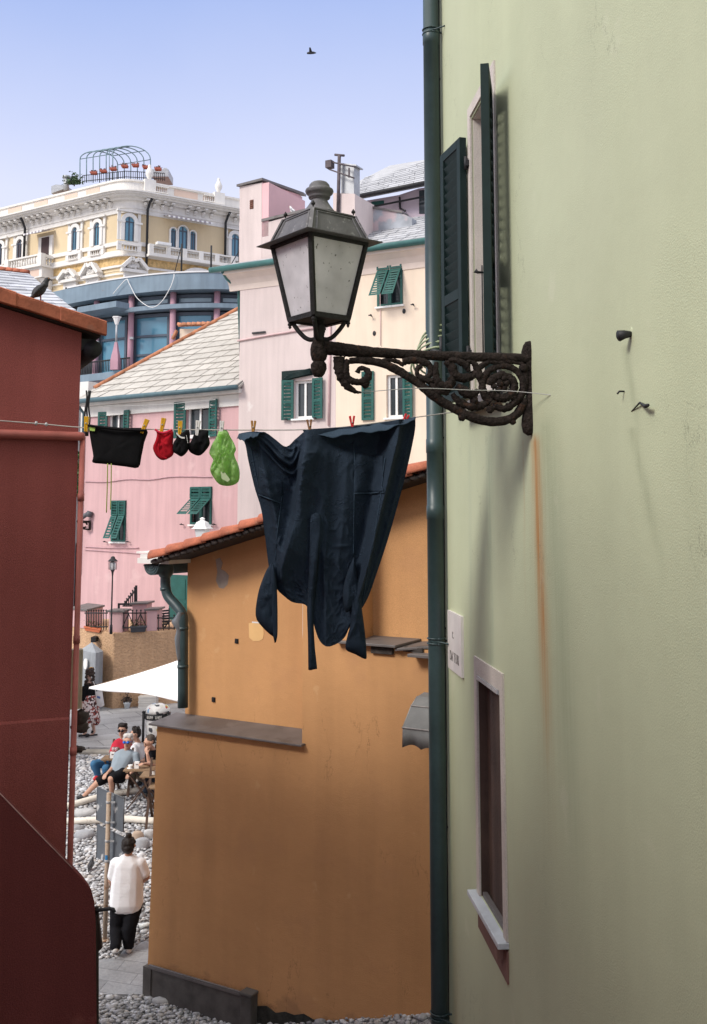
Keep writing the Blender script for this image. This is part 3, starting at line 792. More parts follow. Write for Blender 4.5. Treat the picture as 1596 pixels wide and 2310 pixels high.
# marks on the wall: bare plaster, filled patch, vents
def blob_patch(px, py, rx, ry, mat, name, off, seed, shape=None):
    mb = MB(); n = 26; x, z = O.uv(px, py, -AY)
    k = 172.0
    pts = shape and [(O.uv(a, b, -AY)[0], AY-off, O.uv(a, b, -AY)[1]) for a, b in shape] or \
        [(x+rx/k*cos(2*pi*i/n)*(1+0.25*noise.noise(Vector((i*0.9, seed, 0)))), AY-off, z+ry/k*sin(2*pi*i/n)*(1+0.25*noise.noise(Vector((i*0.9, seed+3, 1))))) for i in range(n)]
    mb.prism(pts, (0, off, 0)); return obj(name, mb, mat, oh)
blob_patch(0, 0, 0, 0, M('bare_grey_plaster', (0.33, 0.27, 0.22), 0.95, 0.15, 8, 0.3, 50), 'bare_plaster', 0.003, 1,
           [(487, 1262), (497, 1258), (503, 1270), (499, 1284), (508, 1288), (517, 1298), (514, 1318), (505, 1328), (495, 1326), (488, 1310), (491, 1290)])
blob_patch(0, 0, 0, 0, M('fresh_yellow_filler', (0.74, 0.46, 0.20), 0.9, 0.04, 4), 'paint_patch', 0.004, 1,
           [(562, 1406), (575, 1404), (594, 1407), (596, 1430), (594, 1441), (586, 1446), (572, 1446), (563, 1438)])
m = MB(); x, z = O.uv(578, 1405, -AY); m.box(x-0.06, x+0.11, AY-0.006, AY-0.001, z-0.004, z+0.014); obj('plaster_flake', m, PALEWHITE, oh)
for px, py in ((535, 1446), (483, 1578)):
    m = MB(); x, z = O.uv(px, py, -AY)
    m.box(x-0.025, x+0.025, AY-0.012, AY-0.001, z-0.03, z+0.03)
    for i in range(3): m.box(x-0.022, x+0.022, AY-0.022, AY-0.0125, z-0.022+i*0.017, z-0.014+i*0.017)
    obj('vent', m, IRON, oh)
m = MB(); z0_, z1_ = O.uv(683, 1430, -0.02)[1], O.uv(683, 1365, -0.02)[1]
m.prism([(xm-0.03, 0.04, z0_), (xm-0.002, 0.02, z0_-0.3), (xm-0.002, 0.02, z1_+0.1), (xm-0.03, 0.04, z1_+0.1)], (0, 0.05, 0))
obj('joint_filler', m, PALEWHITE, oh)
# grey canvas door hood
ax, az = O.uv(958, 1600)
aw = thing('awning', 'grey canvas door hood with scalloped valance on the orange wall', 'awning', O.w(ax, 0, az-0.3))
za = [O.uv(968, 1563)[1], O.uv(940, 1594, 0.30)[1], O.uv(915, 1643, 0.5)[1], O.uv(912, 1686, 0.5)[1]]
prof = [(-0.002, za[0]), (-0.16, za[0]-0.02), (-0.30, za[1]), (-0.5, za[2])]
CANVAS = M('grey_canvas', (0.20, 0.20, 0.195), 0.9, 0.15, 5, 0.2, 60)
m = MB(); LW = 1.5
for i in range(3):
    (y0, z0), (y1, z1) = prof[i], prof[i+1]
    m.add([O.w(ax+0.05*(2-i)/2*0, y0, z0), O.w(ax+LW, y0, z0), O.w(ax+LW, y1, z1), O.w(ax, y1, z1)], [(0, 1, 2, 3)])
m.add([O.w(ax, y, z) for y, z in prof]+[O.w(ax, -0.002, za[2])], [(0, 1, 2, 3, 4)])
obj('canopy', m, CANVAS, aw, world=True, solid=0.006)
m = MB(); N = 48; vs = []
def scal(s): return za[3]+0.035*abs(sin(s*pi/0.22))
for i in range(N+1):
    s = LW*i/N; vs += [O.w(ax+s, -0.502, za[2]), O.w(ax+s, -0.51+0.02*sin(s*14), scal(s))]
m.add(vs, [(2*i, 2*i+1, 2*i+3, 2*i+2) for i in range(N)], True); vs = []
for i in range(13):
    s = 0.5*i/12; vs += [O.w(ax-0.003, -s, za[2]), O.w(ax-0.01, -s, scal(0.5-s))]
m.add(vs, [(2*i, 2*i+1, 2*i+3, 2*i+2) for i in range(12)], True)
obj('valance', m, CANVAS, aw, world=True, solid=0.005)
m = MB()
for i in (2, 3): m.tube([O.w(ax-0.008, prof[i][0]-0.006, prof[i][1]+0.006), O.w(ax+LW, prof[i][0]-0.006, prof[i][1]+0.006)], 0.008, 8)
m.tube([O.w(ax-0.008, 0, za[2]), O.w(ax-0.008, -0.5, za[2])], 0.008, 8); m.tube([O.w(ax-0.006, y, z) for y, z in prof[1:]], 0.007, 8)
obj('hoop', m, M('pale_hoop_trim', (0.33, 0.31, 0.29), 0.6, 0.2, 10), aw, world=True)

# ------------------------------------------------------------------ ground
PF = [(-30, 0.0), (13.5, 0.0), (14.6, 0.14), (17, 0.53), (19.2, 0.90), (21.8, 1.10), (22.0, 1.14), (27, 1.18), (600, 1.18)]
print('ground check', V(339,2238,13.75).z, V(285,2150,14.6).z, V(200,1805,19.2).z, V(200,1690,22).z, V(200,1590,26.9).z)
def gz(X, Y):
    for i in range(len(PF)-1):
        if Y <= PF[i+1][0]:
            z = lerp(PF[i][1], PF[i+1][1], (Y-PF[i][0])/(PF[i+1][0]-PF[i][0])); break
    if Y < 15 and X > -1.3: z += min(0.75, 0.34*(X+1.3))*min(1, max(0, (15-Y)/1.5))
    return z
def cobble(name, dark, light, sc):
    q = NT(name)
    vo = q.n('ShaderNodeTexVoronoi'); vo.feature = 'DISTANCE_TO_EDGE'; vo.inputs['Scale'].default_value = sc
    v2 = q.n('ShaderNodeTexVoronoi'); v2.inputs['Scale'].default_value = sc
    for x in (vo, v2): q.l(q.tc.outputs['Object'], x.inputs['Vector'])
    k = q.rng(vo.outputs['Distance'], 0.0, 0.10, 0, 1)
    sepc = q.n('ShaderNodeSeparateColor'); q.l(v2.outputs['Color'], sepc.inputs[0])
    st = q.mix(sepc.outputs[0], [c*0.7 for c in light], light)
    c = q.mix(k, dark, st)
    q.bump(k, 0.8, 0.03)
    return q.fin(c, 0.85)
ys = [-60, -20, -5, 5]+[8+0.35*i for i in range(42)]+[23, 25, 28, 34, 50, 90, 200, 600]
xs = [-400, -120, -50, -25, -12, -8]+[-6+0.4*i for i in range(26)]+[7, 12, 25, 50, 120, 400]
m = MB()
m.add([(x, y, gz(x, y)-0.015) for y in ys for x in xs], [(j*len(xs)+i, j*len(xs)+i+1, (j+1)*len(xs)+i+1, (j+1)*len(xs)+i) for j in range(len(ys)-1) for i in range(len(xs)-1)], True)
setting('ground', m, cobble('packed_pebbles', (0.15, 0.15, 0.155), (0.42, 0.42, 0.43), 22))
def slabs(name, col, w_, h_, rot, mortar=0.012, dk=0.45):
    q = NT(name); mp = q.n('ShaderNodeMapping'); mp.inputs['Rotation'].default_value = (0, 0, rot); q.l(q.tc.outputs['Object'], mp.inputs[0])
    b = q.n('ShaderNodeTexBrick'); q.l(mp.outputs[0], b.inputs['Vector'])
    b.inputs['Scale'].default_value = 1; b.inputs['Brick Width'].default_value = w_; b.inputs['Row Height'].default_value = h_
    b.inputs['Mortar Size'].default_value = mortar; b.inputs['Mortar Smooth'].default_value = 0.6
    b.inputs['Color1'].default_value = tuple(col)+(1,); b.inputs['Color2'].default_value = tuple(c*0.78 for c in col)+(1,)
    b.inputs['Mortar'].default_value = tuple(c*dk for c in col)+(1,)
    f = q.math('MULTIPLY', q.rng(q.noise(1.3, 6), 0.3, 0.7, 0.75, 1.15), q.rng(q.noise(25, 3), 0.3, 0.7, 0.85, 1.1))
    c = q.scale(b.outputs[0], f)
    h = q.math('ADD', q.math('MULTIPLY', b.outputs['Fac'], -1), q.math('MULTIPLY', q.noise(18, 4), 0.5))
    q.bump(h, 0.6, 0.015)
    return q.fin(c, 0.75)
# smooth brick-paved landing at the foot of the slipway
PTH = [V(205, 2236, 13.65), V(352, 2236, 13.65), V(340, 2130, 14.9), V(285, 2150, 14.7), V(262, 2166, 14.45), V(205, 2180, 14.2)]
m = MB(); PTv = [Vector((p.x, p.y, gz(p.x, p.y)+0.012)) for p in PTH]
PTv = [PTv[0]+Vector((-1.5, 0, 0)), PTv[1], PTv[2], PTv[3], PTv[4], PTv[5]+Vector((-1.5, 0, 0))]
m.prism(PTv, (0, 0, -0.06))
setting('paved_landing', m, slabs('grey_brick_paving', (0.36, 0.37, 0.39), 0.62, 0.24, 0.25, 0.006, 0.62))
# upper piazza with a stone kerb
m = MB(); m.prism([(-60, 22.05, 1.20), (40, 22.05, 1.20), (40, 60, 1.20), (-60, 60, 1.20)], (0, 0, -0.3))
setting('piazza_paving', m, slabs('large_grey_slabs', (0.46, 0.46, 0.465), 1.1, 0.55, -0.5))
m = MB()
xx = -9.0
while xx < 2:
    L = random.uniform(0.5, 0.9); m.box(xx, xx+L-0.015, 21.80+random.uniform(-.03, .03), 22.04, 0.8, 1.19+random.uniform(-.015, .015)); xx += L
k_ = obj('kerb', m, M('worn_kerb_stone', (0.38, 0.35, 0.30), 0.85, 0.2, 5, 0.4, 25, island=0.15), bevel=0.03); k_['kind'] = 'structure'
# rounded beach cobbles, set as real stones where the slipway can be seen
rnd = random.Random(3)
ico = bmesh.new(); bmesh.ops.create_icosphere(ico, subdivisions=1, radius=1)
IV1 = [v.co.copy() for v in ico.verts]; IF1 = [[v.index for v in f.verts] for f in ico.faces]; ico.free()
ico = bmesh.new(); bmesh.ops.create_icosphere(ico, subdivisions=2, radius=1)
IV = [v.co.copy() for v in ico.verts]; IF = [[v.index for v in f.verts] for f in ico.faces]; ico.free()
def inpoly(x, y, P):
    c = False; n = len(P)
    for i in range(n):
        a, b = P[i], P[(i+1) % n]
        if (a.y > y) != (b.y > y) and x < (b.x-a.x)*(y-a.y)/(b.y-a.y)+a.x: c = not c
    return c
PEB = NT('beach_cobbles'); g_ = PEB.n('ShaderNodeNewGeometry')
rp = PEB.n('ShaderNodeValToRGB'); rp.color_ramp.elements[0].color = (0.24, 0.24, 0.25, 1); rp.color_ramp.elements[1].color = (0.62, 0.63, 0.65, 1)
e2 = rp.color_ramp.elements.new(0.45); e2.color = (0.42, 0.425, 0.44, 1); e3 = rp.color_ramp.elements.new(0.6); e3.color = (0.47, 0.43, 0.39, 1); e4 = rp.color_ramp.elements.new(0.7); e4.color = (0.48, 0.485, 0.50, 1)
PEB.l(g_.outputs['Random Per Island'], rp.inputs[0])
PEBM = PEB.fin(PEB.scale(rp.outputs[0], PEB.rng(PEB.noise(30, 4), 0.3, 0.7, 0.8, 1.15)), 0.8)
def stone(mb, c, r, seed, rot, lo=False):
    R = Matrix.Rotation(rot, 3, 'Z'); cs, sn_ = cos(rot), sin(rot); vs = []
    for v in (IV1 if lo else IV):
        k = 1+0.22*noise.noise(v*1.1+Vector((seed*3.1, seed, 0)))
        x, y = v.x*r[0]*k, v.y*r[1]*k
        vs.append((c[0]+x*cs-y*sn_, c[1]+x*sn_+y*cs, c[2]+v.z*r[2]*k))
    mb.add(vs, IF1 if lo else IF, True)
m = MB(); cnt = 0; Y = 11.6
while Y < 21.85:
    X = -6.2; sp_ = 0.052 if Y < 14.5 else 0.060
    while X < 2.6:
        x = X+rnd.uniform(-.03, .03); y = Y+rnd.uniform(-.03, .03)
        px, py = proj((x, y, gz(x, y)))
        vis = (150 < px < 362 and y > 13.0) or (y <= 13.9 and py < 2345 and px > 150 and px < 1000)
        if vis and not inpoly(x, y, PTv):
            s = rnd.uniform(0.6, 1.25)*(1.0 if y < 16 else 1.15)
            if rnd.random() < 0.04: s *= 1.9
            if rnd.random() < 0.004: s *= 1.8
            stone(m, (x, y, gz(x, y)+rnd.uniform(-.006, .012)), (0.036*s, 0.026*s, 0.019*s), cnt, rnd.uniform(-0.6, 0.6)+0.3, True); cnt += 1
        X += sp_
    Y += 0.042 if Y < 14.5 else 0.048
print('cobbles', cnt)
setting('cobbles', m, PEBM, 'stuff')
# single rocks one can tell apart
def rock(px, py, wd, hd, tint, label, seed, dy=0.6):
    d = ray(px, py); t = 10.0
    for _ in range(60):
        p = EYE+d*t; t += (p.z-gz(p.x, p.y))*0.5/max(0.05, -d.z)
    p = EYE+d*t; k = FV/p.y
    rx, rz_ = wd/2/k, hd/2/k*1.3
    mb = MB(); stone(mb, (0, 0, rz_*0.35), (rx, rx*dy, rz_), seed, 0.2)
    mb.v = [(x, y, min(z, rz_*1.05)) for x, y, z in mb.v]
    o = obj('rock', mb, tint); o.location = (p.x, p.y, gz(p.x, p.y)); tag(o, label, 'rock')
ROCKG = M('grey_rock', (0.34, 0.35, 0.37), 0.85, 0.25, 6, 0.5, 20); ROCKT = M('tan_rock', (0.40, 0.31, 0.24), 0.85, 0.2, 5, 0.4, 20); ROCKP = M('pale_rock', (0.46, 0.46, 0.46), 0.85, 0.2, 6, 0.4, 20)
rock(368, 2262, 46, 17, ROCKP, 'flat pale rock against the plinth of the orange house', 1)
rock(398, 2262, 24, 14, ROCKP, 'small pale rock touching the flat one by the plinth', 2)
rock(618, 2286, 72, 26, ROCKT, 'flat tan rock beside the stone corner post', 3)
rock(190, 1889, 44, 22, ROCKG, 'flat grey rock lying on the slipway left of the sign', 4)
rock(310, 1900, 30, 34, ROCKT, 'upright tan rock on the slipway behind the woman in white', 5)
rock(322, 1912, 32, 30, ROCKG, 'rough grey rock at the right edge of the slipway', 6)
rock(192, 1838, 50, 18, ROCKP, 'pale split rock between the two driftwood logs', 7)
rock(338, 1890, 26, 26, ROCKP, 'pale rock beside the orange wall below the lower log', 8)
# ------------------------------------------------------------------ wall lamp on its cast iron bracket
LB = Frame(Vector((-0.174, 5.106, 0)), radians(5.45))
lamp = thing('wall_lamp', 'old square lantern on an ornate rusty cast iron bracket fixed to the green wall', 'street lamp', LB)
LX = LB.uv(720, 700)[0]
KP = (LB.uv(820, 700)[0]-LX)/100          # metres per picture pixel at the lamp
def lz(y): return LB.uv(720, y)[1]
def lp(px, py, y=0.0): x, z = LB.uv(px, py, -y); return Vector((x, y, z))
LANT = M('weathered_lantern_sheet', (0.125, 0.122, 0.128), 0.6, 0.25, 8, 0.25, 60, metal=0.1, streak=0.3, spec=0.4, spot=(38, 0.60, (0.30, 0.29, 0.29), 0.55))
LFR = M('black_lantern_frame', (0.014, 0.013, 0.013), 0.7, 0.4, 30, 0.5, 70, fine=0.2)
d0 = radians(-8-5.45)
def corner(R, z, k): return Vector((LX+R*cos(d0+k*pi/2), R*sin(d0+k*pi/2), z))
def frust(mb, R0, z0, R1, z1, cap=True):
    a = [corner(R0, z0, k) for k in range(4)]; b = [corner(R1, z1, k) for k in range(4)]
    mb.add(a+b, [(0, 1, 5, 4), (1, 2, 6, 5), (2, 3, 7, 6), (3, 0, 4, 7)]+([(3, 2, 1, 0), (4, 5, 6, 7)] if cap else []))
m = MB()
frust(m, 146*KP, lz(552.5), 146*KP, lz(551))
frust(m, 146*KP, lz(551)+0.0005, 112*KP, lz(546))
frust(m, 111*KP, lz(546)+0.001, 82*KP, lz(494))
frust(m, 86*KP, lz(494.0), 86*KP, lz(491.5)); frust(m, 78*KP, lz(491.4), 76*KP, lz(488)); frust(m, 70*KP, lz(487.9), 52*KP, lz(483))
hood = obj('lantern_roof', m, LANT, lamp, bevel=0.003)
m = MB()
for k in range(4):
    m.bar(corner(112*KP, lz(546)+0.004, k), corner(84*KP, lz(494)+0.004, k), 0.02, 0.008)
for k in range(4):
    a, b = corner(109*KP, lz(543), k), corner(109*KP, lz(543), k+1); c, d = corner(84*KP, lz(498), k), corner(84*KP, lz(498), k+1)
    i0, i1, j0, j1 = a.lerp(b, .1), a.lerp(b, .9), c.lerp(d, .1), c.lerp(d, .9)
    n_ = (b-a).cross(c-a).normalized()*-0.002
    m.bar(j0-n_, j1-n_, 0.008, 0.006); m.bar(i0-n_, j0-n_, 0.008, 0.006); m.bar(i1-n_, j1-n_, 0.008, 0.006)
obj('roof_rib', m, LANT, hood)
for k in range(4):
    m = MB(); c = corner(78*KP, lz(489), k)
    m.lathe([(0.003, 0), (0.004, 0.008), (0.010, 0.012), (0.011, 0.018), (0.006, 0.026), (0.001, 0.034)], c, 10); obj('finial', m, LFR, hood)
m = MB()
prof = [(46, 484), (41, 482.5), (38, 481), (34, 476), (27, 467), (21, 458), (18, 452), (17.5, 449.5), (24, 448), (25, 445), (25, 441), (29, 438.5), (31, 436), (32.5, 432), (31, 428), (26, 425.5), (24.5, 424), (23, 418), (18, 412.5), (10, 409.6), (1, 409)]
m.lathe([(r*KP, lz(y)) for r, y in prof], (LX, 0, 0), 28)
obj('chimney_cap', m, LANT, lamp)
# glazing
GT, GB = lz(556), lz(719); RT, RB = 107*KP, 66*KP
def frosted():
    q = NT('frosted_dusty_glass')
    sp = q.math('MULTIPLY', q.rng(q.noise(62, 2, (1, 1, 0.55)), 0.675, 0.71, 0, 1), 0.8)
    c = q.mix(sp, q.scale((0.90, 0.88, 0.90), q.rng(q.noise(6, 5), 0.3, 0.7, 0.8, 1.12)), (0.05, 0.045, 0.04))
    q.fin(c, 0.28, 0, 0.4)
    tr = q.n('ShaderNodeBsdfTranslucent'); q.l(c, tr.inputs[0])
    mx = q.n('ShaderNodeMixShader'); mx.inputs[0].default_value = 0.35
    q.l(q.b.outputs[0], mx.inputs[1]); q.l(tr.outputs[0], mx.inputs[2])
    tp = q.n('ShaderNodeBsdfTransparent'); tp.inputs[0].default_value = (0.9, 0.9, 0.9, 1)
    m2 = q.n('ShaderNodeMixShader'); q.l(q.math('MULTIPLY', q.math('SUBTRACT', 1.0, sp), 0.22), m2.inputs[0])
    q.l(mx.outputs[0], m2.inputs[1]); q.l(tp.outputs[0], m2.inputs[2])
    q.l(m2.outputs[0], q.t.nodes['Material Output'].inputs[0])
    return q.m
FROST = frosted()
for k in range(4):
    m = MB(); a, b = corner(RT*0.985, GT, k), corner(RT*0.985, GT, k+1); c, d = corner(RB*0.985, GB, k+1), corner(RB*0.985, GB, k)
    n_ = (b-a).cross(d-a).normalized()*0.004
    m.add([a, b, c, d, a+n_, b+n_, c+n_, d+n_], [(0, 1, 2, 3), (7, 6, 5, 4), (0, 4, 5, 1), (1, 5, 6, 2), (2, 6, 7, 3), (3, 7, 4, 0)])
    obj('glass_pane', m, FROST, lamp)
m = MB()
for k in range(4):
    a, d = corner(RT, GT+0.012, k), corner(RB, GB-0.006, k)
    m.tube([a, d], 0.0155, 6, smooth=False)
    m.bar(corner(RT, GT+0.008, k), corner(RT, GT+0.008, k+1), 0.03, 0.03); m.bar(corner(RB, GB-0.004, k), corner(RB, GB-0.004, k+1), 0.028, 0.026)
frust(m, RB*0.95, GB-0.012, RB*0.95, GB-0.006)
obj('lantern_frame', m, LFR, lamp)
m = MB(); frust(m, 110*KP, lz(549), 110*KP, lz(545))
obj('top_plate', m, LFR, lamp)
for k in range(4):
    m = MB(); c = corner(RB, GB-0.018, k)
    m.lathe([(0.008, 0), (0.012, -0.006), (0.011, -0.014), (0.006, -0.018), (0.009, -0.022), (0.002, -0.032)], c, 10); obj('foot_finial', m, LFR, lamp)
m = MB(); m.lathe([(0.018, 0), (0.03, 0.02), (0.028, 0.10), (0.012, 0.13), (0.012, 0.2)], (LX, 0, lz(690)), 14)
obj('bulb_holder', m, M('lamp_bulb_socket', (0.5, 0.5, 0.48), 0.4, 0.1, 5), lamp)
# stem and curved arms
m = MB(); m.lathe([(r*KP, lz(y)) for r, y in [(14, 776), (13, 768), (12, 760), (12.5, 742), (13.5, 738), (13.5, 734), (11.5, 731), (11.5, 727), (13.5, 722), (14, 718)]], (LX, 0, 0), 16)
obj('stem', m, LFR, lamp)
for k in range(4):
    c = corner(RB*0.86, GB-0.014, k); ax_ = Vector((LX, 0, 0)); o_ = (c-ax_); o_.z = 0
    zz = [lz(722), lz(728), lz(738), lz(750), lz(761), lz(766), lz(765)]; rr = [0.97, 1.02, 0.92, 0.75, 0.55, 0.35, 0.18]
    m = MB(); m.tube(spline([ax_+o_*r+Vector((0, 0, z)) for r, z in zip(rr, zz)], 4), 0.0115, 8); obj('support_arm', m, LFR, lamp)
m = MB(); m.lathe([(r*KP, lz(y)) for r, y in [(3, 851), (9, 850), (14, 843), (17.5, 832), (17.5, 822), (14, 817), (12, 815), (17, 811), (18.5, 800), (19, 788), (17, 776), (15, 771), (14, 768)]], (LX, 0, 0), 16)
rj = random.Random(5)
m.v = [tuple(Vector(p)+Vector((rj.uniform(-.003, .003), rj.uniform(-.003, .003), 0))) for p in m.v]
obj('socket_knob', m, RUSTIRON, lamp)
# bracket
WX = LB.uv(1204, 880)[0]
def c6(X, Yp): return (539+0.4463*X, 365.8+0.4463*Yp)
def path(pts, rs, name, n=9, flat=1.0, y=0.0, jit=0.10, k=5, par=None):
    P = spline([lp(*c6(*p), y=y) for p in pts], k)
    mb = MB(); mb.tube(P, ramp_r([r*0.4463*KP for r in rs], len(P)), n, flat=flat, jit=jit)
    return obj(name, mb, RUSTIRON, par or lamp)
arm = path([(430, 938), (500, 944), (560, 952), (700, 962), (900, 974), (1100, 982), (1300, 988), (1475, 993)], [36, 36, 33, 26, 24, 25, 25, 26], 'bracket_arm', 12, k=8, jit=0.06)
path([(560, 1004), (650, 1003), (740, 1022), (820, 1062), (900, 1112), (960, 1160), (1030, 1212), (1100, 1252), (1180, 1290), (1270, 1312), (1360, 1302), (1415, 1262), (1447, 1195)], [16, 20, 21, 22, 22, 24, 24, 22, 24, 24, 22, 22, 20], 'lower_beam', 10, y=-0.004)
path([(505, 985), (508, 1040), (520, 1090), (550, 1132), (590, 1160), (620, 1164)], [30, 26, 24, 20, 10, 4], 'leaf_scroll', 8, jit=0.2, y=-0.01)
path([(555, 1000), (540, 1040), (552, 1092), (598, 1112), (642, 1100), (658, 1072), (640, 1046), (612, 1044), (600, 1064)], [16, 17, 18, 18, 20, 18, 14, 12, 14], 'small_scroll', 8, jit=0.18, y=-0.02)
path([(830, 1010), (880, 1000), (930, 1008), (966, 1030), (968, 1072), (938, 1092), (906, 1078), (902, 1046), (926, 1030)], [18, 20, 20, 17, 15, 15, 13, 12, 12], 'small_scroll', 8, jit=0.18, y=-0.012)
path([(905, 1075), (935, 1098), (985, 1106), (985, 1080)], [12, 18, 14, 5], 'leaf_scroll', 8, jit=0.2, y=-0.015)
path([(1000, 1010), (995, 1070), (1012, 1120), (1050, 1132), (1078, 1110), (1064, 1085)], [10, 18, 24, 24, 20, 14], 'leaf_scroll', 9, jit=0.22, y=-0.018)
path([(1040, 1010), (1075, 1030), (1090, 1072), (1130, 1092), (1180, 1080), (1215, 1040), (1260, 1010)], [14, 22, 26, 24, 20, 16, 14], 'leaf_scroll', 9, jit=0.22, y=-0.006)
path([(960, 1105), (1000, 1150), (1045, 1160), (1070, 1140)], [10, 20, 20, 8], 'leaf_scroll', 8, jit=0.25, y=-0.012)
path([(1060, 1000), (1110, 1006), (1150, 1030), (1165, 1060)], [12, 18, 18, 10], 'leaf_scroll', 8, jit=0.25, y=-0.016)
path([(1150, 1005), (1190, 1015), (1215, 1075), (1230, 1130)], [10, 16, 20, 12], 'leaf_scroll', 8, jit=0.25, y=-0.010)
path([(1080, 1170), (1120, 1215), (1180, 1235), (1240, 1225), (1270, 1195)], [12, 20, 22, 18, 8], 'leaf_scroll', 8, jit=0.25, y=-0.008)
path([(1400, 1215), (1425, 1180), (1450, 1120), (1448, 1060), (1425, 1010)], [12, 16, 16, 16, 12], 'leaf_scroll', 8, jit=0.2, y=-0.006)
path([(1285, 1235), (1340, 1245), (1390, 1220), (1418, 1170)], [14, 20, 18, 10], 'leaf_scroll', 8, jit=0.25, y=-0.012)
path([(1250, 1000), (1300, 1012), (1370, 1008), (1430, 1020)], [8, 14, 14, 8], 'leaf_scroll', 8, jit=0.25, y=-0.008)
path([(700, 1005), (745, 1000), (800, 1006), (835, 1030)], [6, 10, 12, 8], 'leaf_scroll', 8, jit=0.25, y=-0.006)
path([(1100, 1130), (1150, 1165), (1190, 1172), (1210, 1150)], [14, 28, 22, 10], 'leaf_scroll', 9, jit=0.22, y=-0.014)
ringp = [(1335+104*cos(a), 1130-100*sin(a)) for a in [radians(-55+290*i/22) for i in range(23)]]
path(ringp, [22, 20, 18, 17, 17, 18, 20, 22], 'ring_scroll', 9, k=3, y=-0.008)
ringp = [(1330+62*cos(a), 1135-58*sin(a)) for a in [radians(-160+330*i/16) for i in range(17)]]
path(ringp, [20, 24, 22, 20, 22], 'ring_scroll', 8, k=3, jit=0.2, y=-0.014)
m = MB()
for k in range(7):
    a = 2*pi*k/7; c = lp(*c6(1320+34*cos(a), 1118-32*sin(a)), y=-0.02); m.sphere(c, (0.018, 0.016, 0.016), 8, 6, nz_=0.2)
m.sphere(lp(*c6(1320, 1118), y=-0.024), 0.02, 8, 6, nz_=0.15)
obj('rosette', m, RUSTIRON, lamp)
for X, Yp, r in ((1130, 1288, 21), (1386, 1312, 16), (1392, 1190, 20), (1190, 1205, 22), (1270, 1250, 20), (1440, 1040, 24), (640, 1120, 24), (1000, 1072, 16)):
    m = MB(); m.sphere(lp(*c6(X, Yp), y=-0.012), r*0.4463*KP, 9, 7, nz_=0.15); obj('boss', m, RUSTIRON, lamp)
m = MB()
zs = [981, 976, 960, 940, 915, 890, 860, 830, 810, 795, 782, 773, 769]; rsx = [6, 11, 14, 13, 11, 9.5, 9.5, 10, 12, 13, 12, 9, 4]; dx = [1, 0, 1, 2, 3, 4, 4, 3, 2, 1, 2, 3, 3]
P = [Vector((LB.uv(1200+d, y)[0], 0, LB.uv(1200, y)[1])) for d, y in zip(dx, zs)]
m.tube(P, [r*KP for r in rsx], 14, flat=1.9, jit=0.07)
obj('wall_plate', m, RUSTIRON, lamp)
ww = thing('stray_wire', 'thin grey wire strung from the bracket leaf tip to the green wall', 'wire', LB)
e0 = G.uv(1243, 891); we = LB.M.inverted() @ G.w(e0[0], 0, e0[1])
m = MB(); m.tube(spline([lp(815, 885), lp(940, 876, -0.05), lp(1060, 880, -0.05), lp(1150, 882, -0.06), we], 6), 0.0022, 6); obj('wire_strand', m, WIRE, ww)

# ------------------------------------------------------------------ clothes line
L0 = V(-60, 1000, 5.85); e1 = G.uv(1118, 916); R0 = G.w(e1[0], 0, e1[1])
LF = Frame(Vector((L0.x, L0.y, 0)), atan2(R0.y-L0.y, R0.x-L0.x))
def q2(px, py, y=0.0): x, z = LF.uv(px, py, -y); return Vector((x, y, z))
KL = (LF.uv(600, 1000)[0]-LF.uv(500, 1000)[0])/100
cline = thing('clothes_line', 'thin clothes line stretched from the maroon house to the green wall', 'clothes line', LF)
m = MB(); m.tube(spline([q2(-60, 945), q2(0, 949), q2(90, 956), q2(195, 965), q2(340, 968.5), q2(540, 970), q2(695, 969), q2(795, 961), q2(937, 941.5), q2(1036, 928), q2(1118, 916)], 4), 0.0036, 6)
obj('rope', m, M('pale_rope', (0.40, 0.38, 0.35), 0.7, 0.15, 30), cline)
for px, py in ((82, 955), (105, 957.5)):
    m = MB(); m.sphere(q2(px, py), (0.010, 0.009, 0.011), 8, 6, nz_=0.2); obj('knot', m, ZINC, cline)
def pin(px, py, tilt, mat, label, n=0, spread=0.10, ln=34):
    o = thing('clothes_peg', label, 'clothes peg', LF.M @ q2(px, py), 'pegs on the clothes line')
    c = Vector(q2(px, py)); L = ln*KL/2; w_ = 0.0062
    for s in (-1, 1):
        mb = MB(); t = radians(tilt)+s*spread
        d = Vector((sin(t), 0, cos(t))); sd = Vector((cos(t), 0, -sin(t)))
        k = c+sd*s*0.0055*(1 if spread > 0.02 else 1)
        y0 = -0.016 if s > 0 else 0.004
        P = [k-d*L*1.0, k+d*L*1.0]
        mb.add([P[0]-sd*w_*0.6+Vector((0, -0.018, 0)), P[0]+sd*w_*0.6+Vector((0, -0.018, 0)), P[1]+sd*w_+Vector((0, -0.022, 0)), P[1]-sd*w_+Vector((0, -0.022, 0)),
                P[0]-sd*w_*0.6+Vector((0, 0.012, 0)), P[0]+sd*w_*0.6+Vector((0, 0.012, 0)), P[1]+sd*w_+Vector((0, 0.014, 0)), P[1]-sd*w_+Vector((0, 0.014, 0))],
               [(0, 1, 2, 3), (7, 6, 5, 4), (0, 4, 5, 1), (1, 5, 6, 2), (2, 6, 7, 3), (3, 7, 4, 0)])
        oo = obj('prong', mb, mat, None, bevel=0.0015); oo.data.transform(ROOT[o].inverted() @ LF.M); oo.parent = o; ROOT[oo] = ROOT[o]
    mb = MB(); mb.tube([c+Vector((0, -0.025, 0.004)), c+Vector((0, 0.017, 0.004))], 0.0045, 8)
    oo = obj('spring', mb, WIRE, None); oo.data.transform(ROOT[o].inverted() @ LF.M); oo.parent = o; ROOT[oo] = ROOT[o]
PY = M('yellow_peg_plastic', (0.66, 0.36, 0.012), 0.4, 0.1, 10); PW = M('white_peg_plastic', (0.72, 0.71, 0.68), 0.4, 0.08, 10)
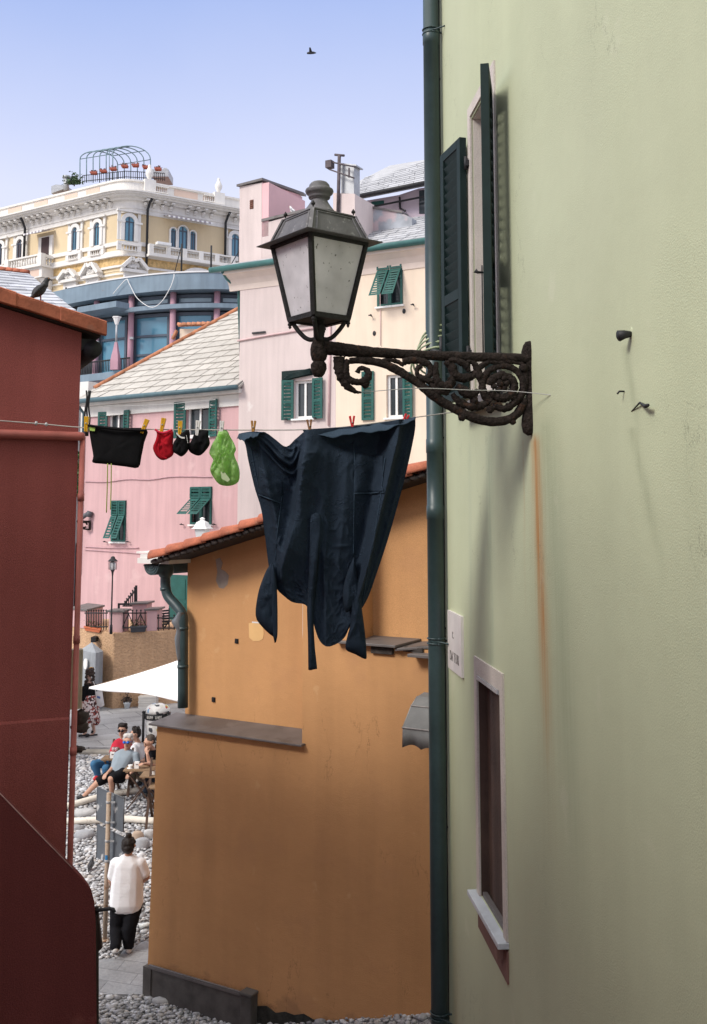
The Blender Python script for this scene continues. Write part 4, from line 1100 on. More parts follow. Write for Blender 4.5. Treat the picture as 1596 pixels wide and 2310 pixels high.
PO_ = M('ochre_wooden_peg', (0.40, 0.20, 0.045), 0.7, 0.2, 20); PB = M('brown_wooden_peg', (0.26, 0.13, 0.06), 0.7, 0.2, 20); PR = M('red_peg_plastic', (0.60, 0.028, 0.03), 0.4, 0.1, 10)
pin(196, 957, 1, PY, 'yellow clothes peg at the left corner of the black shorts', spread=0.015)
pin(327, 962, 20, PY, 'yellow clothes peg at the right corner of the black shorts', spread=0.015)
pin(367.5, 960, 10, PY, 'yellow clothes peg gripping the red cloth', spread=0.03)
pin(407, 967, 2, PY, 'yellow clothes peg gripping the black cloth with pale lettering', spread=0.02)
pin(446.5, 966, 4, PW, 'white clothes peg gripping the plain black cloth', spread=0.03)
pin(500.5, 967, 3, PW, 'white clothes peg gripping the green plastic bag', spread=0.02)
pin(572, 966, 2, PO_, 'ochre clothes peg at the left end of the dark garment', spread=0.10)
pin(699, 963, -4, PB, 'brown wooden clothes peg left of middle on the dark garment', spread=0.14)
pin(795, 955, -2, PR, 'red clothes peg standing upright at the middle of the dark garment', spread=0.16)
pin(912, 950, 28, PR, 'red clothes peg leaning at the right end of the dark garment', spread=0.10)
def hang(mb, outl, th, y=0.0, rings=7, wr=0.35, seed=0, fold=30, lim=None):
    P = [q2(*p) for p in outl]; P = [Vector(p) for p in spline(P+[P[0]], 3)[:-1]]
    n = len(P); c = sum(P, Vector())/n
    for sgn in (-1, 1):
        vs = []; fs = []
        for r in range(rings+1):
            s = 1-r/rings if r < rings else 0.0
            for p in P:
                q_ = c+(p-c)*s
                dp = sqrt(max(0, 1-s**2.4))
                f = 1+wr*noise.noise(Vector((q_.x*fold, q_.z*fold*0.45+seed, seed*1.7)))+wr*0.5*noise.noise(Vector((q_.x*fold*2.3, q_.z*fold*1.6, seed)))
                vs.append(Vector((q_.x, y+sgn*th*dp*f, q_.z)))
        for r in range(rings):
            for i in range(n): fs.append((r*n+i, r*n+(i+1) % n, (r+1)*n+(i+1) % n, (r+1)*n+i))
        mb.add(vs, fs, True)
def c3(X, Yp): return (154+0.2774*X, 673.8+0.2774*Yp)
def cloth(name, col, **kw): return M(name, col, 0.95, 0.06, 5, 0.3, 40, spec=0.08, bdist=0.006, **kw)
BLK = cloth('black_cotton', (0.010, 0.010, 0.011)); REDC = cloth('red_cotton', (0.40, 0.012, 0.022))
def garment(name, label, cat, at): return thing(name, label, cat, LF.M @ q2(*at))
def lobj(name, mb, mat, parent, **kw):
    mb.v = [tuple(LF.M @ Vector(p)) for p in mb.v]
    return obj(name, mb, mat, parent, world=True, **kw)
sh = garment('shorts', 'black sports shorts with a lime label pegged at the left of the line', 'shorts', (262, 1000))
m = MB(); hang(m, [c3(*p) for p in ((163, 1022), (300, 1036), (450, 1050), (640, 1060), (620, 1170), (598, 1280), (572, 1373), (470, 1366), (300, 1345), (200, 1332), (205, 1280), (185, 1160))], 0.018, wr=0.5, fold=22)
lobj('fabric', m, BLK, sh, merge=True)
m = MB(); a = [q2(*c3(*p), y=-0.024) for p in ((172, 1034), (222, 1040), (216, 1077), (176, 1072))]; m.prism(a, (0, 0.004, 0)); lobj('label', m, M('lime_label', (0.42, 0.62, 0.14), 0.8, 0.1, 10), sh)
m = MB()
for X0, X1, Y1 in ((322, 312, 1740), (352, 345, 1715)):
    m = MB(); m.tube(spline([q2(*c3(X0, 1340), y=-0.01), q2(*c3(lerp(X0, X1, .5)+2, 1530)), q2(*c3(X1, Y1))], 5), 0.0032, 6); lobj('drawstring', m, M('lime_cord', (0.36, 0.42, 0.10), 0.8, 0.1, 10), sh)
m = MB(); m.tube(spline([q2(*c3(165, 1030), y=-0.022), q2(*c3(300, 1050), y=-0.03), q2(*c3(470, 1066), y=-0.03), q2(*c3(632, 1072), y=-0.022)], 5), 0.012, 8, flat=0.6); lobj('waistband', m, BLK, sh)
rd = garment('underwear', 'red cotton underpants drooping from one yellow peg', 'underwear', (370, 1000))
m = MB(); hang(m, [c3(*p) for p in ((708, 1062), (770, 1082), (840, 1064), (858, 1100), (854, 1180), (862, 1240), (845, 1282), (775, 1314), (722, 1285), (690, 1215), (712, 1150), (722, 1100))], 0.030, wr=0.9, fold=26, seed=2)
lobj('fabric', m, REDC, rd, merge=True)
m = MB(); m.tube(spline([q2(*c3(*p), y=-0.03) for p in ((708, 1063), (740, 1085), (790, 1090), (845, 1066))], 5), 0.007, 6); lobj('waistband', m, M('bright_red_band', (0.62, 0.02, 0.06), 0.8, 0.1, 10), rd)
m = MB(); m.tube(spline([q2(*c3(*p), y=-0.045) for p in ((740, 1180), (735, 1230), (760, 1280), (805, 1300))], 5), 0.005, 6); lobj('hem', m, REDC, rd)
bb = garment('underwear', 'black underpants with pale lettering hanging right of the red ones', 'underwear', (410, 1000))
m = MB(); hang(m, [c3(*p) for p in ((872, 1078), (900, 1105), (975, 1062), (992, 1110), (984, 1215), (955, 1262), (920, 1284), (880, 1262), (852, 1240), (858, 1170), (882, 1130))], 0.030, wr=0.9, fold=26, seed=5)
lobj('fabric', m, BLK, bb, merge=True)
m = MB(); rr = random.Random(4)
for t in range(9):
    X = 884+t*7.5; Yp = 1092+t*3.5+14*sin(t*.35)
    a = q2(*c3(X, Yp), y=-0.058); m.bar(a, a+Vector((0.002, -0.002, -0.009)), 0.004, 0.002); m.bar(a+Vector((0, 0, -0.002*rr.random())), a+Vector((0.0055, 0, -0.003)), 0.002, 0.0022)
for t in range(4):
    a = q2(*c3(962+t*3, 1110+t*17), y=-0.052); m.bar(a, a+Vector((0.003, 0, -0.010)), 0.004, 0.002)
o = lobj('printed_lettering', m, WHITEPAINT, bb)
b2 = garment('underwear', 'plain black underpants beside the green plastic bag', 'underwear', (449, 1000))
m = MB(); hang(m, [c3(*p) for p in ((1030, 1085), (1060, 1070), (1138, 1068), (1142, 1120), (1154, 1180), (1120, 1235), (1076, 1274), (1030, 1270), (986, 1240), (980, 1195), (1004, 1150))], 0.030, wr=0.9, fold=26, seed=9)
lobj('fabric', m, BLK, b2, merge=True)
bg_ = garment('plastic_bag', 'crumpled light green plastic bag pegged on the line', 'bag', (508, 1030))
m = MB(); hang(m, [c3(*p) for p in ((1225, 1075), (1258, 1068), (1295, 1075), (1318, 1120), (1348, 1172), (1366, 1225), (1352, 1262), (1362, 1300), (1384, 1350), (1396, 1410), (1386, 1488), (1318, 1522), (1232, 1510), (1178, 1445), (1156, 1395), (1168, 1345), (1180, 1310), (1158, 1275), (1148, 1248), (1172, 1182), (1205, 1130))], 0.045, wr=1.3, fold=30, seed=12, rings=16)
def bagmat():
    q = NT('thin_green_plastic'); c = q.scale((0.50, 0.77, 0.29), q.rng(q.noise(16, 6), 0.3, 0.7, 0.75, 1.2))
    q.fin(c, 0.3, 0, 0.5)
    q.bump(q.noise(30, 5, (1.6, 1, 0.5)), 0.6, 0.02)
    tr = q.n('ShaderNodeBsdfTranslucent'); q.l(c, tr.inputs[0]); mx = q.n('ShaderNodeMixShader'); mx.inputs[0].default_value = 0.65
    q.l(q.b.outputs[0], mx.inputs[1]); q.l(tr.outputs[0], mx.inputs[2]); q.l(mx.outputs[0], q.t.nodes['Material Output'].inputs[0]); return q.m
lobj('bag_film', m, bagmat(), bg_, merge=True)
m = MB(); m.prism([q2(*c3(*p), y=-0.052) for p in ((1240, 1405), (1275, 1412), (1318, 1470), (1300, 1490), (1250, 1465))], (0, 0.002, 0)); lobj('paper_slip', m, M('grey_paper_slip', (0.50, 0.60, 0.36), 0.8, 0.1, 10), bg_)

# ------------------------------------------------------------------ the big dark blue garment, pegged upside down by its hem
def denim(name, col):
    q = NT(name)
    k = q.math('MULTIPLY', q.rng(q.noise(2.5, 4), 0.3, 0.7, 0.88, 1.12), q.rng(q.noise(330, 2), 0.3, 0.7, 0.72, 1.28))
    def creases(sc, stretch, wd, lo):
        r = q.math('ABSOLUTE', q.math('SUBTRACT', q.noise(sc, 3, stretch, 0.5), 0.5))
        return q.math('MULTIPLY', q.rng(r, 0.0, wd, 1, 0), q.rng(q.noise(sc*0.55, 2), lo, lo+0.12, 0, 1))
    c1 = creases(7, (1, 1, 1.7), 0.018, 0.50); c2 = creases(15, (1, 1, 1.4), 0.03, 0.50); c3 = creases(28, (1.3, 1, 1), 0.05, 0.52)
    cr = q.math('ADD', c1, q.math('ADD', q.math('MULTIPLY', c2, 0.7), q.math('MULTIPLY', c3, 0.4)))
    c = q.mix(q.math('MULTIPLY', cr, 0.22, clamp=True), q.scale(col, k), [x*2.6 for x in col])
    h = q.math('ADD', q.math('MULTIPLY', cr, 0.35), q.math('ADD', q.math('MULTIPLY', q.noise(5, 3), 0.8), q.math('MULTIPLY', q.noise(420, 1), 0.05)))
    q.bump(h, 0.7, 0.02)
    q.fin(c, 0.85, 0, 0.15)
    return q.m
NAVY = denim('dark_navy_cotton', (0.018, 0.029, 0.046)); NAVYL = denim('navy_cotton_inside', (0.030, 0.050, 0.075))
GL = [(540, 980), (553, 1000), (561, 1040), (575, 1100), (590, 1150), (599, 1215), (606, 1272), (613, 1310), (631, 1336)]
GR = [(937, 942), (936, 975), (917, 1065), (897, 1142), (873, 1225), (848, 1300), (834, 1340), (821, 1366), (806, 1386)]
GTp = [(540, 980), (570, 975), (600, 977), (622, 992), (646, 1008), (668, 990), (695, 973), (745, 967), (795, 964), (870, 954), (937, 942)]
GBt = [(631, 1336), (660, 1357), (690, 1364), (703, 1390), (720, 1440), (742, 1455), (775, 1438), (790, 1404), (806, 1386)]
def curve(pts):
    P = [Vector((x, y, 0)) for x, y in pts]; S = spline(P, 8)
    L = [0]
    for i in range(1, len(S)): L.append(L[-1]+(S[i]-S[i-1]).length)
    def f(t):
        d = t*L[-1]
        for i in range(1, len(S)):
            if d <= L[i]+1e-9: return S[i-1].lerp(S[i], (d-L[i-1])/max(1e-9, L[i]-L[i-1]))
        return S[-1]
    return f
cL, cR, cT, cB = curve(GL), curve(GR), curve(GTp), curve(GBt)
p00, p10, p01, p11 = cT(0), cT(1), cB(0), cB(1)
def coons(u, w):
    p = cT(u)*(1-w)+cB(u)*w+cL(w)*(1-u)+cR(w)*u-(p00*(1-u)*(1-w)+p10*u*(1-w)+p01*(1-u)*w+p11*u*w)
    return p
def gau(x, c, s): return exp(-((x-c)/s)**2)
def gfold(u, w, u0, u1, wl, wr_, amp, w0=0.0, w1=1.0):
    """one cloth fold running from u0 at the top to u1 at the bottom, steeper on the side with the smaller width"""
    if w < w0-0.12 or w > w1+0.12: return 0.0
    x = u-lerp(u0, u1, w); s = wl if x < 0 else wr_
    k = min(1, max(0, (w-w0+0.12)/0.24))*min(1, max(0, (w1+0.12-w)/0.24))
    return amp*exp(-abs(x/s)**1.5)*k
def ridged(x, y, z):
    return max(0.0, 1-abs(noise.noise(Vector((x, y, z))))*4.5)
def gdepth(u, w):
    d = 0.075*max(0, sin(pi*u))**0.6*(0.35+0.65*min(1, w*3))*(1-0.35*w)
    d += gfold(u, w, 0.405, 0.04, 0.022, 0.13, 0.135, 0, .78)       # sharp edge from the brown peg down to the left
    d -= gfold(u, w, 0.34, 0.10, 0.07, 0.03, 0.060, 0, .45)
    d += gfold(u, w, 0.07, 0.12, 0.03, 0.04, 0.050, 0, .9)
    d += gfold(u, w, 0.905, 0.80, 0.07, 0.022, 0.140, 0, .85)       # lit drape at the right
    d -= gfold(u, w, 0.80, 0.72, 0.045, 0.05, 0.060, 0.02, .8)
    d += gfold(u, w, 0.975, 0.95, 0.015, 0.02, 0.035, .05, 1)
    d += gfold(u, w, 0.63, 0.60, 0.03, 0.06, 0.022, .05, .6) + gfold(u, w, 0.50, 0.52, 0.05, 0.03, 0.020, .2, .7)
    d += gfold(u, w, 0.72, 0.90, 0.02, 0.05, 0.030, .55, 1) + gfold(u, w, 0.56, 0.36, 0.05, 0.02, 0.032, .50, .95) + gfold(u, w, 0.30, 0.62, 0.02, 0.06, 0.028, .60, 1)
    d -= 0.05*gau(w, 0.07, 0.045)*gau(u, 0.66, 0.20)                # hollow under the folded hem
    sw = max(0, 1-abs(u-0.22)/0.16)                                 # swag of sagging folds between the first two pegs
    q_ = w-0.13*(1-((u-0.22)/0.16)**2)
    d += sw**0.7*(0.050*exp(-(q_/0.020)**2)+0.042*exp(-((q_-0.055)/0.016)**2)+0.030*exp(-((q_+0.045)/0.014)**2)-0.04*exp(-((q_-0.028)/0.016)**2))
    d += 0.022*noise.noise(Vector((u*4, w*3.5, 2.2)))
    m1 = max(0, noise.noise(Vector((u*3+5, w*3, 1.7)))+0.35)
    d += 0.020*m1*ridged(u*5+w*3, w*5-u*3.5, 7.7)+0.011*max(0, noise.noise(Vector((u*5, w*5, 8.8)))+0.3)*ridged(u*12-w*4, w*13, 3.1)
    d += 0.005*ridged(u*22+w*9, w*20-u*8, 5.5)*max(0, w+0.1)
    return d
def gpt(u, w, off=0.0, side=-1):
    c = coons(u, w); p = q2(c.x, c.y)
    e = min(1, min(u, 1-u)*12)
    if side < 0: return Vector((p.x, -gdepth(u, w)*e-off-0.004, p.z))
    return Vector((p.x, 0.05*sin(pi*u)*min(1, w*4)+0.004+0.02*noise.noise(Vector((u*6, w*5, 9)))*e, p.z))
gt = garment('work_jacket', 'large dark navy work jacket hanging upside down by its hem from the line', 'jacket', (740, 1160))
m = MB(); m.grid(lambda u, w: gpt(u, w), 190, 190); m.grid(lambda u, w: gpt(u, w, 0, 1), 40, 40)
body = lobj('jacket_body', m, NAVY, gt, merge=True)
inv_g = [(u/70, w/70, coons(u/70, w/70)) for u in range(71) for w in range(71)]
def ginv(px, py):
    return min(inv_g, key=lambda q_: (q_[2].x-px)**2+(q_[2].y-py)**2)[:2]
def on_g(px, py, off): u, w_ = ginv(px, py); return Vector((q2(px, py).x, gpt(u, w_, off).y, q2(px, py).z))
def patch4(c4, off, n=10):
    a, b, c, d = [Vector((x, y, 0)) for x, y in c4]
    def f(u, v):
        p = a.lerp(b, u).lerp(d.lerp(c, u), v); e = min(u, 1-u, v, 1-v)
        return on_g(p.x, p.y, off+0.010*min(1, e*5)+0.006*noise.noise(Vector((u*4, v*4, off*100+px_seed))))
    return f
px_seed = 1
for c4 in ([(798, 1022), (862, 1030), (861, 1112), (799, 1114)], [(583, 1052), (640, 1088), (638, 1137), (584, 1116)]):
    m = MB(); m.grid(patch4(c4, 0.006), 12, 12); pk = lobj('pocket', m, NAVY, body, solid=0.003)
    m = MB(); a, b = c4[3], c4[2]
    m.tube([on_g(lerp(a[0], b[0], t/8), lerp(a[1], b[1], t/8), 0.012) for t in range(9)], 0.004, 6); lobj('pocket_hem', m, NAVYL, body)
for pts in ([(798, 1000), (799, 1060), (798, 1130), (797, 1200), (797, 1252)], [(641, 1090), (632, 1160), (624, 1230), (622, 1268)], [(566, 1010), (580, 1080), (588, 1120)], [(866, 1035), (855, 1120), (842, 1200), (826, 1300), (817, 1366)]):
    m = MB(); S = spline([Vector((x, y, 0)) for x, y in pts], 6); m.tube([on_g(p.x, p.y, 0.003) for p in S], 0.003, 6); lobj('seam', m, NAVYL, body)
# hem flap folded over the line
ft, fb = curve([(686, 975), (745, 966), (795, 963), (870, 953), (938, 941)]), curve([(684, 973), (712, 983), (741, 988), (795, 984), (832, 979), (876, 971), (914, 959), (935, 946)])
def flapf(a, b):
    return lambda u, v: (lambda p: Vector((q2(p.x, p.y).x, -0.012-0.085*v*(0.6+0.4*sin(pi*u))-0.05*sin(pi*min(1, u*1.0))*v-0.010*v*sin(u*23+1), q2(p.x, p.y).z+0.006*v*sin(u*17)+0.004*v*sin(u*41))))(a(u).lerp(b(u), v))
m = MB(); m.grid(flapf(ft, fb), 50, 8); lobj('hem_flap', m, NAVYL, body, solid=0.003)
ft2, fb2 = curve([(540, 979), (570, 974), (600, 976)]), curve([(537, 992), (549, 996), (576, 990), (598, 975)])
m = MB(); m.grid(flapf(ft2, fb2), 24, 6); lobj('hem_flap', m, NAVYL, body, solid=0.003)
# placket strip hanging down the middle
SL_ = [(711, 1158), (701, 1170), (699, 1240), (697, 1308), (694, 1367), (696, 1430), (697, 1506)]; SR_ = [(713, 1158), (724, 1172), (719, 1240), (714, 1308), (708, 1367), (708, 1430), (715, 1504)]
l_, r_ = curve(SL_), curve(SR_)
def strip(u, v):
    p = l_(v).lerp(r_(v), u); s = on_g(p.x, min(p.y, 1355), 0.02)
    return Vector((q2(p.x, p.y).x, s.y-0.012*sin(pi*u)-0.004*sin(v*22), q2(p.x, p.y).z))
m = MB(); m.grid(strip, 6, 40); lobj('placket', m, NAVY, gt, solid=0.006)
# sleeves and collar
def sleeve(outl, yoff, th, seed, name='sleeve'):
    m = MB(); hang(m, outl, th, y=yoff, rings=8, wr=0.6, fold=18, seed=seed); return lobj(name, m, NAVY, gt, merge=True)
sleeve([(614, 1268), (603, 1284), (592, 1310), (583, 1340), (578, 1386), (591, 1410), (616, 1433), (627, 1432), (626, 1367), (626, 1323), (622, 1285)], -0.05, 0.05, 21)
sleeve([(797, 1256), (788, 1300), (788, 1350), (790, 1400), (781, 1440), (780, 1462), (800, 1472), (823, 1483), (826, 1470), (822, 1420), (815, 1367), (808, 1308)], -0.07, 0.055, 22)
sleeve([(797, 1254), (782, 1290), (772, 1335), (779, 1377), (796, 1362), (806, 1330), (803, 1290)], -0.10, 0.03, 23, 'collar_point')
sleeve([(612, 1290), (617, 1270), (622, 1285), (627, 1340), (627, 1432), (618, 1432)], -0.09, 0.02, 24, 'cuff_fold')
# ------------------------------------------------------------------ shared window pieces
HOLES = []
def holed_box(mb, x0, x1, z0, z1, dp, holes, y=0.0):
    wall_holes(mb, x0, x1, z0, z1, holes, 0.24, y)
    mb.quad((x0, y, z0), (x0, y, z1), (x0, dp, z1), (x0, dp, z0)); mb.quad((x1, y, z0), (x1, dp, z0), (x1, dp, z1), (x1, y, z1))
    mb.quad((x0, y, z1), (x1, y, z1), (x1, dp, z1), (x0, dp, z1)); mb.quad((x0, dp, z0), (x0, dp, z1), (x1, dp, z1), (x1, dp, z0))
def glass_win(F_, parent, x0, x1, z0, z1, frame_mat, y=0.0, fwid=0.07, mull=True, glass=GLASS, proud=0.02, name='window', subs=True):
    """casement in an opening: frame part with a pane sub-part"""
    HOLES.append((x0, x1, z0, z1)); y += 0.05
    m = MB(); frame_ring(m, x0, x1, z0, z1, fwid, y-proud, y+0.03)
    if mull: m.box((x0+x1)/2-fwid*0.45, (x0+x1)/2+fwid*0.45, y-proud*0.5, y+0.029, z0+fwid, z1-fwid)
    fr = obj(name, m, frame_mat, parent)
    m = MB(); m.box(x0+fwid*0.5, x1-fwid*0.5, y+0.031, y+0.05, z0+fwid*0.5, z1-fwid*0.5); obj('pane', m, glass, fr)
    return fr
def flatT(x0, y0): return lambda p: Vector((x0+p.x, y0-p.y, p.z))
def tiltT(x0, y0, zh, a):
    """leaf hung from its top edge at zh, swung out by angle a"""
    return lambda p: Vector((x0+p.x, y0-(zh-p.z)*sin(a)-p.y*cos(a), zh-(zh-p.z)*cos(a)+p.y*-sin(a)))
def hingeT(xh, y0, s, a):
    dx, dy = s*cos(a), -sin(a)
    return lambda p: Vector((xh+dx*p.x-s*sin(a)*p.y, y0+dy*p.x-cos(a)*p.y, p.z))
def gelosia(F_, parent, x0, x1, z0, z1, tilt, split=0.42, dy=0.0, extra=None):
    """closed louvred pair whose lower halves are pushed out"""
    HOLES.append((x0+0.01, x1-0.01, z0+0.01, z1-0.01))
    m = MB(); frame_ring(m, x0, x1, z0, z1, 0.06, -0.035+dy, 0.02+dy)
    m.box((x0+x1)/2-0.05, (x0+x1)/2+0.05, -0.034+dy, 0.019+dy, z0+0.06, z1-0.06)
    wn = obj('window', m, GREENSHUT, parent)
    m = MB(); m.box(x0+0.012, x1-0.012, 0.12+dy, 0.14+dy, z0+0.012, z1-0.012); obj('pane', m, GLASS, wn)
    zh = z1-(z1-z0)*split; hw = (x1-x0)/2-0.015
    for k in range(2):
        xx = x0+0.005+k*((x1-x0)/2+0.005)
        m = MB(); leaf(m, hw, zh, z1-0.01, flatT(xx, -0.036+dy), 0.05, 0.03, 0.085, cover=0.34); obj('shutter', m, GREENSHUT, wn)
        m = MB(); leaf(m, hw-0.03, zh-(z1-z0)*(1-split)*0.93, zh-0.01, tiltT(xx+0.015, -0.05+dy, zh-0.01, tilt), 0.05, 0.03, 0.085, cover=0.34); obj('shutter_flap', m, GREENSHUT, wn)
    m = MB(); m.box(x0-0.05, x1+0.05, -0.08+dy, 0.0+dy, z0-0.05, z0-0.002); obj('sill', m, WHITEPAINT, wn)
    return wn
def open_win(F_, parent, x0, x1, z0, z1, lwid, frame_mat=WHITEPAINT, ang=12, left=True, right=True, glass=GLASS):
    wn = glass_win(F_, parent, x0, x1, z0, z1, frame_mat, 0.06, 0.07)
    for s, on in ((-1, left), (1, right)):
        if on:
            m = MB(); leaf(m, lwid, z0-0.03, z1+0.03, hingeT(x0 if s < 0 else x1, -0.02, s, radians(ang)), 0.07, 0.035, 0.085, rails=(0.45,), cover=0.36); obj('shutter', m, GREENSHUT, wn)
    m = MB(); m.box(x0-0.06, x1+0.06, -0.07, 0.05, z0-0.05, z0-0.001); obj('sill', m, WHITEPAINT, wn)
    return wn
def dogs(F_, parent, pts):
    for px, py in pts:
        x, z = F_.uv(px, py); m = MB(); m.tube([(x, 0.0, z), (x, -0.10, z+0.01), (x+0.02, -0.13, z+0.03)], [0.012, 0.014, 0.02], 6); m.box(x-0.05, x+0.05, -0.125, -0.105, z, z+0.03)
        obj('shutter_stop', m, IRON, parent)
def slate_patch(mb, A_, B_, C_, D_, rows, wid, th=0.025, seed=1):
    """slates on the bilinear patch: eave A->B, top C->D"""
    rr = random.Random(seed); nrm = (B_-A_).cross(C_-A_ if (C_-A_).length > (D_-A_).length*0.1 else D_-A_).normalized()
    if nrm.z < 0: nrm = -nrm
    for i in range(rows):
        t0, t1 = i/rows, min(1.0, (i+1.25)/rows)
        a, b = A_.lerp(C_, t0), B_.lerp(D_, t0); c, d = A_.lerp(C_, t1), B_.lerp(D_, t1)
        L = (b-a).length; n = max(1, int(L/wid)); off = rr.random()*0.9
        cuts = [0]+[min(1, max(0, (k+off+rr.uniform(-.32, .32))/n)) for k in range(n)]+[1]
        for k in range(len(cuts)-1):
            u0, u1 = cuts[k], cuts[k+1]-0.006
            if u1-u0 < 0.003: continue
            up = nrm*(th+rr.uniform(0, 0.008)); lo = nrm*0.004
            sg = Vector((0, 0, rr.uniform(-.006, .006)))
            P = [a.lerp(b, u0), a.lerp(b, u1), c.lerp(d, u1), c.lerp(d, u0)]
            mb.add([P[0]+up+sg, P[1]+up+sg, P[2]+lo, P[3]+lo, P[0]-nrm*0.004, P[1]-nrm*0.004], [(0, 1, 2, 3), (0, 4, 5, 1), (0, 3, 4), (1, 5, 2)])
SLATE = M('pale_weathered_slate', (0.46, 0.435, 0.395), 0.85, 0.09, 4, 0.15, 30, island=0.08, spot=(3, 0.68, (0.33, 0.31, 0.29), 0.5))
SLATEG = M('blue_grey_slate', (0.42, 0.425, 0.44), 0.8, 0.10, 4, 0.15, 30, island=0.13)

# ------------------------------------------------------------------ low pink house (left)
pa, pb = V(193, 1000, 33.0), V(541, 1000, 29.4)
P1 = Frame(Vector((pa.x, pa.y, 1.18)), atan2(pb.y-pa.y, pb.x-pa.x))
lph = thing('low_pink_house', 'lower pink house with hipped pale slate roof and green shutters at left', 'house', P1)
W1 = (pb-pa).xy.length
ze = (P1.uv(195, 905)[1]+P1.uv(537, 872)[1])/2
# hip roof: eave line and the hip running back to the right
tdep = 4.2
x_t, z_t = P1.uv(537, 700, -tdep)
e0, e1 = Vector((-0.15, -0.38, ze-0.02)), Vector((W1+0.25, -0.38, ze-0.02))
top = Vector((x_t, tdep, z_t)); top2 = Vector((W1+0.25, tdep, z_t))
m = MB(); slate_patch(m, e0, e1, top, top2+Vector((0.3, 0, 0)), 14, 0.55, 0.04)
nrm = (e1-e0).cross(top-e0).normalized()
m.prism([e0-nrm*0.02, e1-nrm*0.02, top2-nrm*0.02+Vector((.3, 0, 0)), top-nrm*0.02], -nrm*0.06)
rf1 = obj('roof', m, SLATE, lph)
back = Vector((-0.15, tdep*2, ze-0.02))
m = MB(); m.prism([e0-nrm*0.03, top-nrm*0.03, back-nrm*0.03], (0, 0, -0.05)); obj('roof_back', m, SLATE, rf1)
m = MB(); n = 17
for i in range(2, n):
    a, b = e0.lerp(top, i/n), e0.lerp(top, (i+1.12)/n)
    barrel(m, a+nrm*0.03, b+nrm*0.04, 0.085, 0.075, nrm, 0.02)
obj('hip_tiles', m, M('orange_hip_tile', (0.45, 0.185, 0.095), 0.85, 0.2, 6, 0.2, 40, island=0.2), rf1)
m = MB(); m.tube([e0+Vector((0.0, -0.07, -0.05)), e1+Vector((0, -0.07, -0.05))], 0.075, 10)
m.tube([e0+Vector((0.12, -0.03, -0.05)), e0+Vector((0.10, 0.15, -0.25)), e0+Vector((0.1, 0.33, -0.4)), e0+Vector((0.1, 0.33, -5.5))], 0.05, 8)
obj('gutter', m, M('blue_grey_gutter', (0.08, 0.14, 0.16), 0.5, 0.15, 5), lph)
m = MB(); m.box(-0.1, W1+0.2, -0.30, 0.02, ze-0.20, ze-0.08); m.box(-0.02, W1+0.2, -0.06, 0.0, ze-0.55, ze-0.21)
obj('soffit', m, PALEWHITE, lph)
r = P1.rect(265, 918, 280, 1003); open_win(P1, lph, P1.uv(244, 960)[0], P1.uv(281, 960)[0], P1.uv(260, 1003)[1], P1.uv(260, 930)[1], 0.34, ang=15)
open_win(P1, lph, P1.uv(421, 950)[0], P1.uv(474, 950)[0], P1.uv(445, 985)[1], P1.uv(445, 907)[1], 0.40, ang=14)
m = MB(); x0, z1 = P1.uv(362, 905); m.box(P1.uv(420, 900)[0]-0.5, P1.uv(440, 900)[0], -0.03, 0, P1.uv(430, 905)[1], P1.uv(430, 898)[1])
obj('lintel_board', m, PALEWHITE, lph)
x0, x1 = P1.uv(253, 1175)[0], P1.uv(285, 1175)[0]; gelosia(P1, lph, x0, x1, P1.uv(268, 1222)[1], P1.uv(268, 1129)[1], radians(24), 0.36)
x0, x1 = P1.uv(431, 1140)[0], P1.uv(479, 1140)[0]; gelosia(P1, lph, x0, x1, P1.uv(455, 1183)[1], P1.uv(455, 1098)[1], radians(52), 0.30)
dogs(P1, lph, [(242, 1223), (294, 1223), (415, 1184), (488, 1184)])
m = MB()
for pts in ([(193, 1086), (240, 1087), (292, 1081), (340, 1082), (395, 1075), (480, 1076)], [(193, 1240), (240, 1243), (300, 1247), (345, 1252)], [(193, 1233), (250, 1236), (315, 1236)]):
    S = [P1.uv(*p) for p in pts]; m = MB(); m.tube(spline([Vector((x, -0.03, z)) for x, z in S], 5), 0.016, 6); obj('wall_conduit', m, M('pink_painted_cable', (0.52, 0.33, 0.35), 0.8, 0.15, 5), lph)
m = MB(); S = [P1.uv(*p) for p in ((250, 918), (360, 916), (490, 905), (500, 903))]; m.tube(spline([Vector((x, -0.32, z)) for x, z in S], 5), 0.012, 6)
obj('drying_line', m, WIRE, lph)
m = MB(); a, b = P1.uv(385, 1296), P1.uv(425, 1412); m.box(a[0], b[0]+0.4, -0.04, 0.02, b[1], a[1])
for q_ in range(2): m.box(a[0]+0.25+q_*0.5, a[0]+0.65+q_*0.5, -0.055, -0.04, b[1]+0.75, a[1]-0.12); m.box(a[0]+0.25+q_*0.5, a[0]+0.65+q_*0.5, -0.055, -0.04, b[1]+0.1, b[1]+0.65)
obj('door', m, GREENSHUT, lph)

m = MB(); holed_box(m, 0, W1+0.3, -0.3, ze+0.1, 5.5, HOLES); obj('wall', m, PINKL, lph)
HOLES.clear()
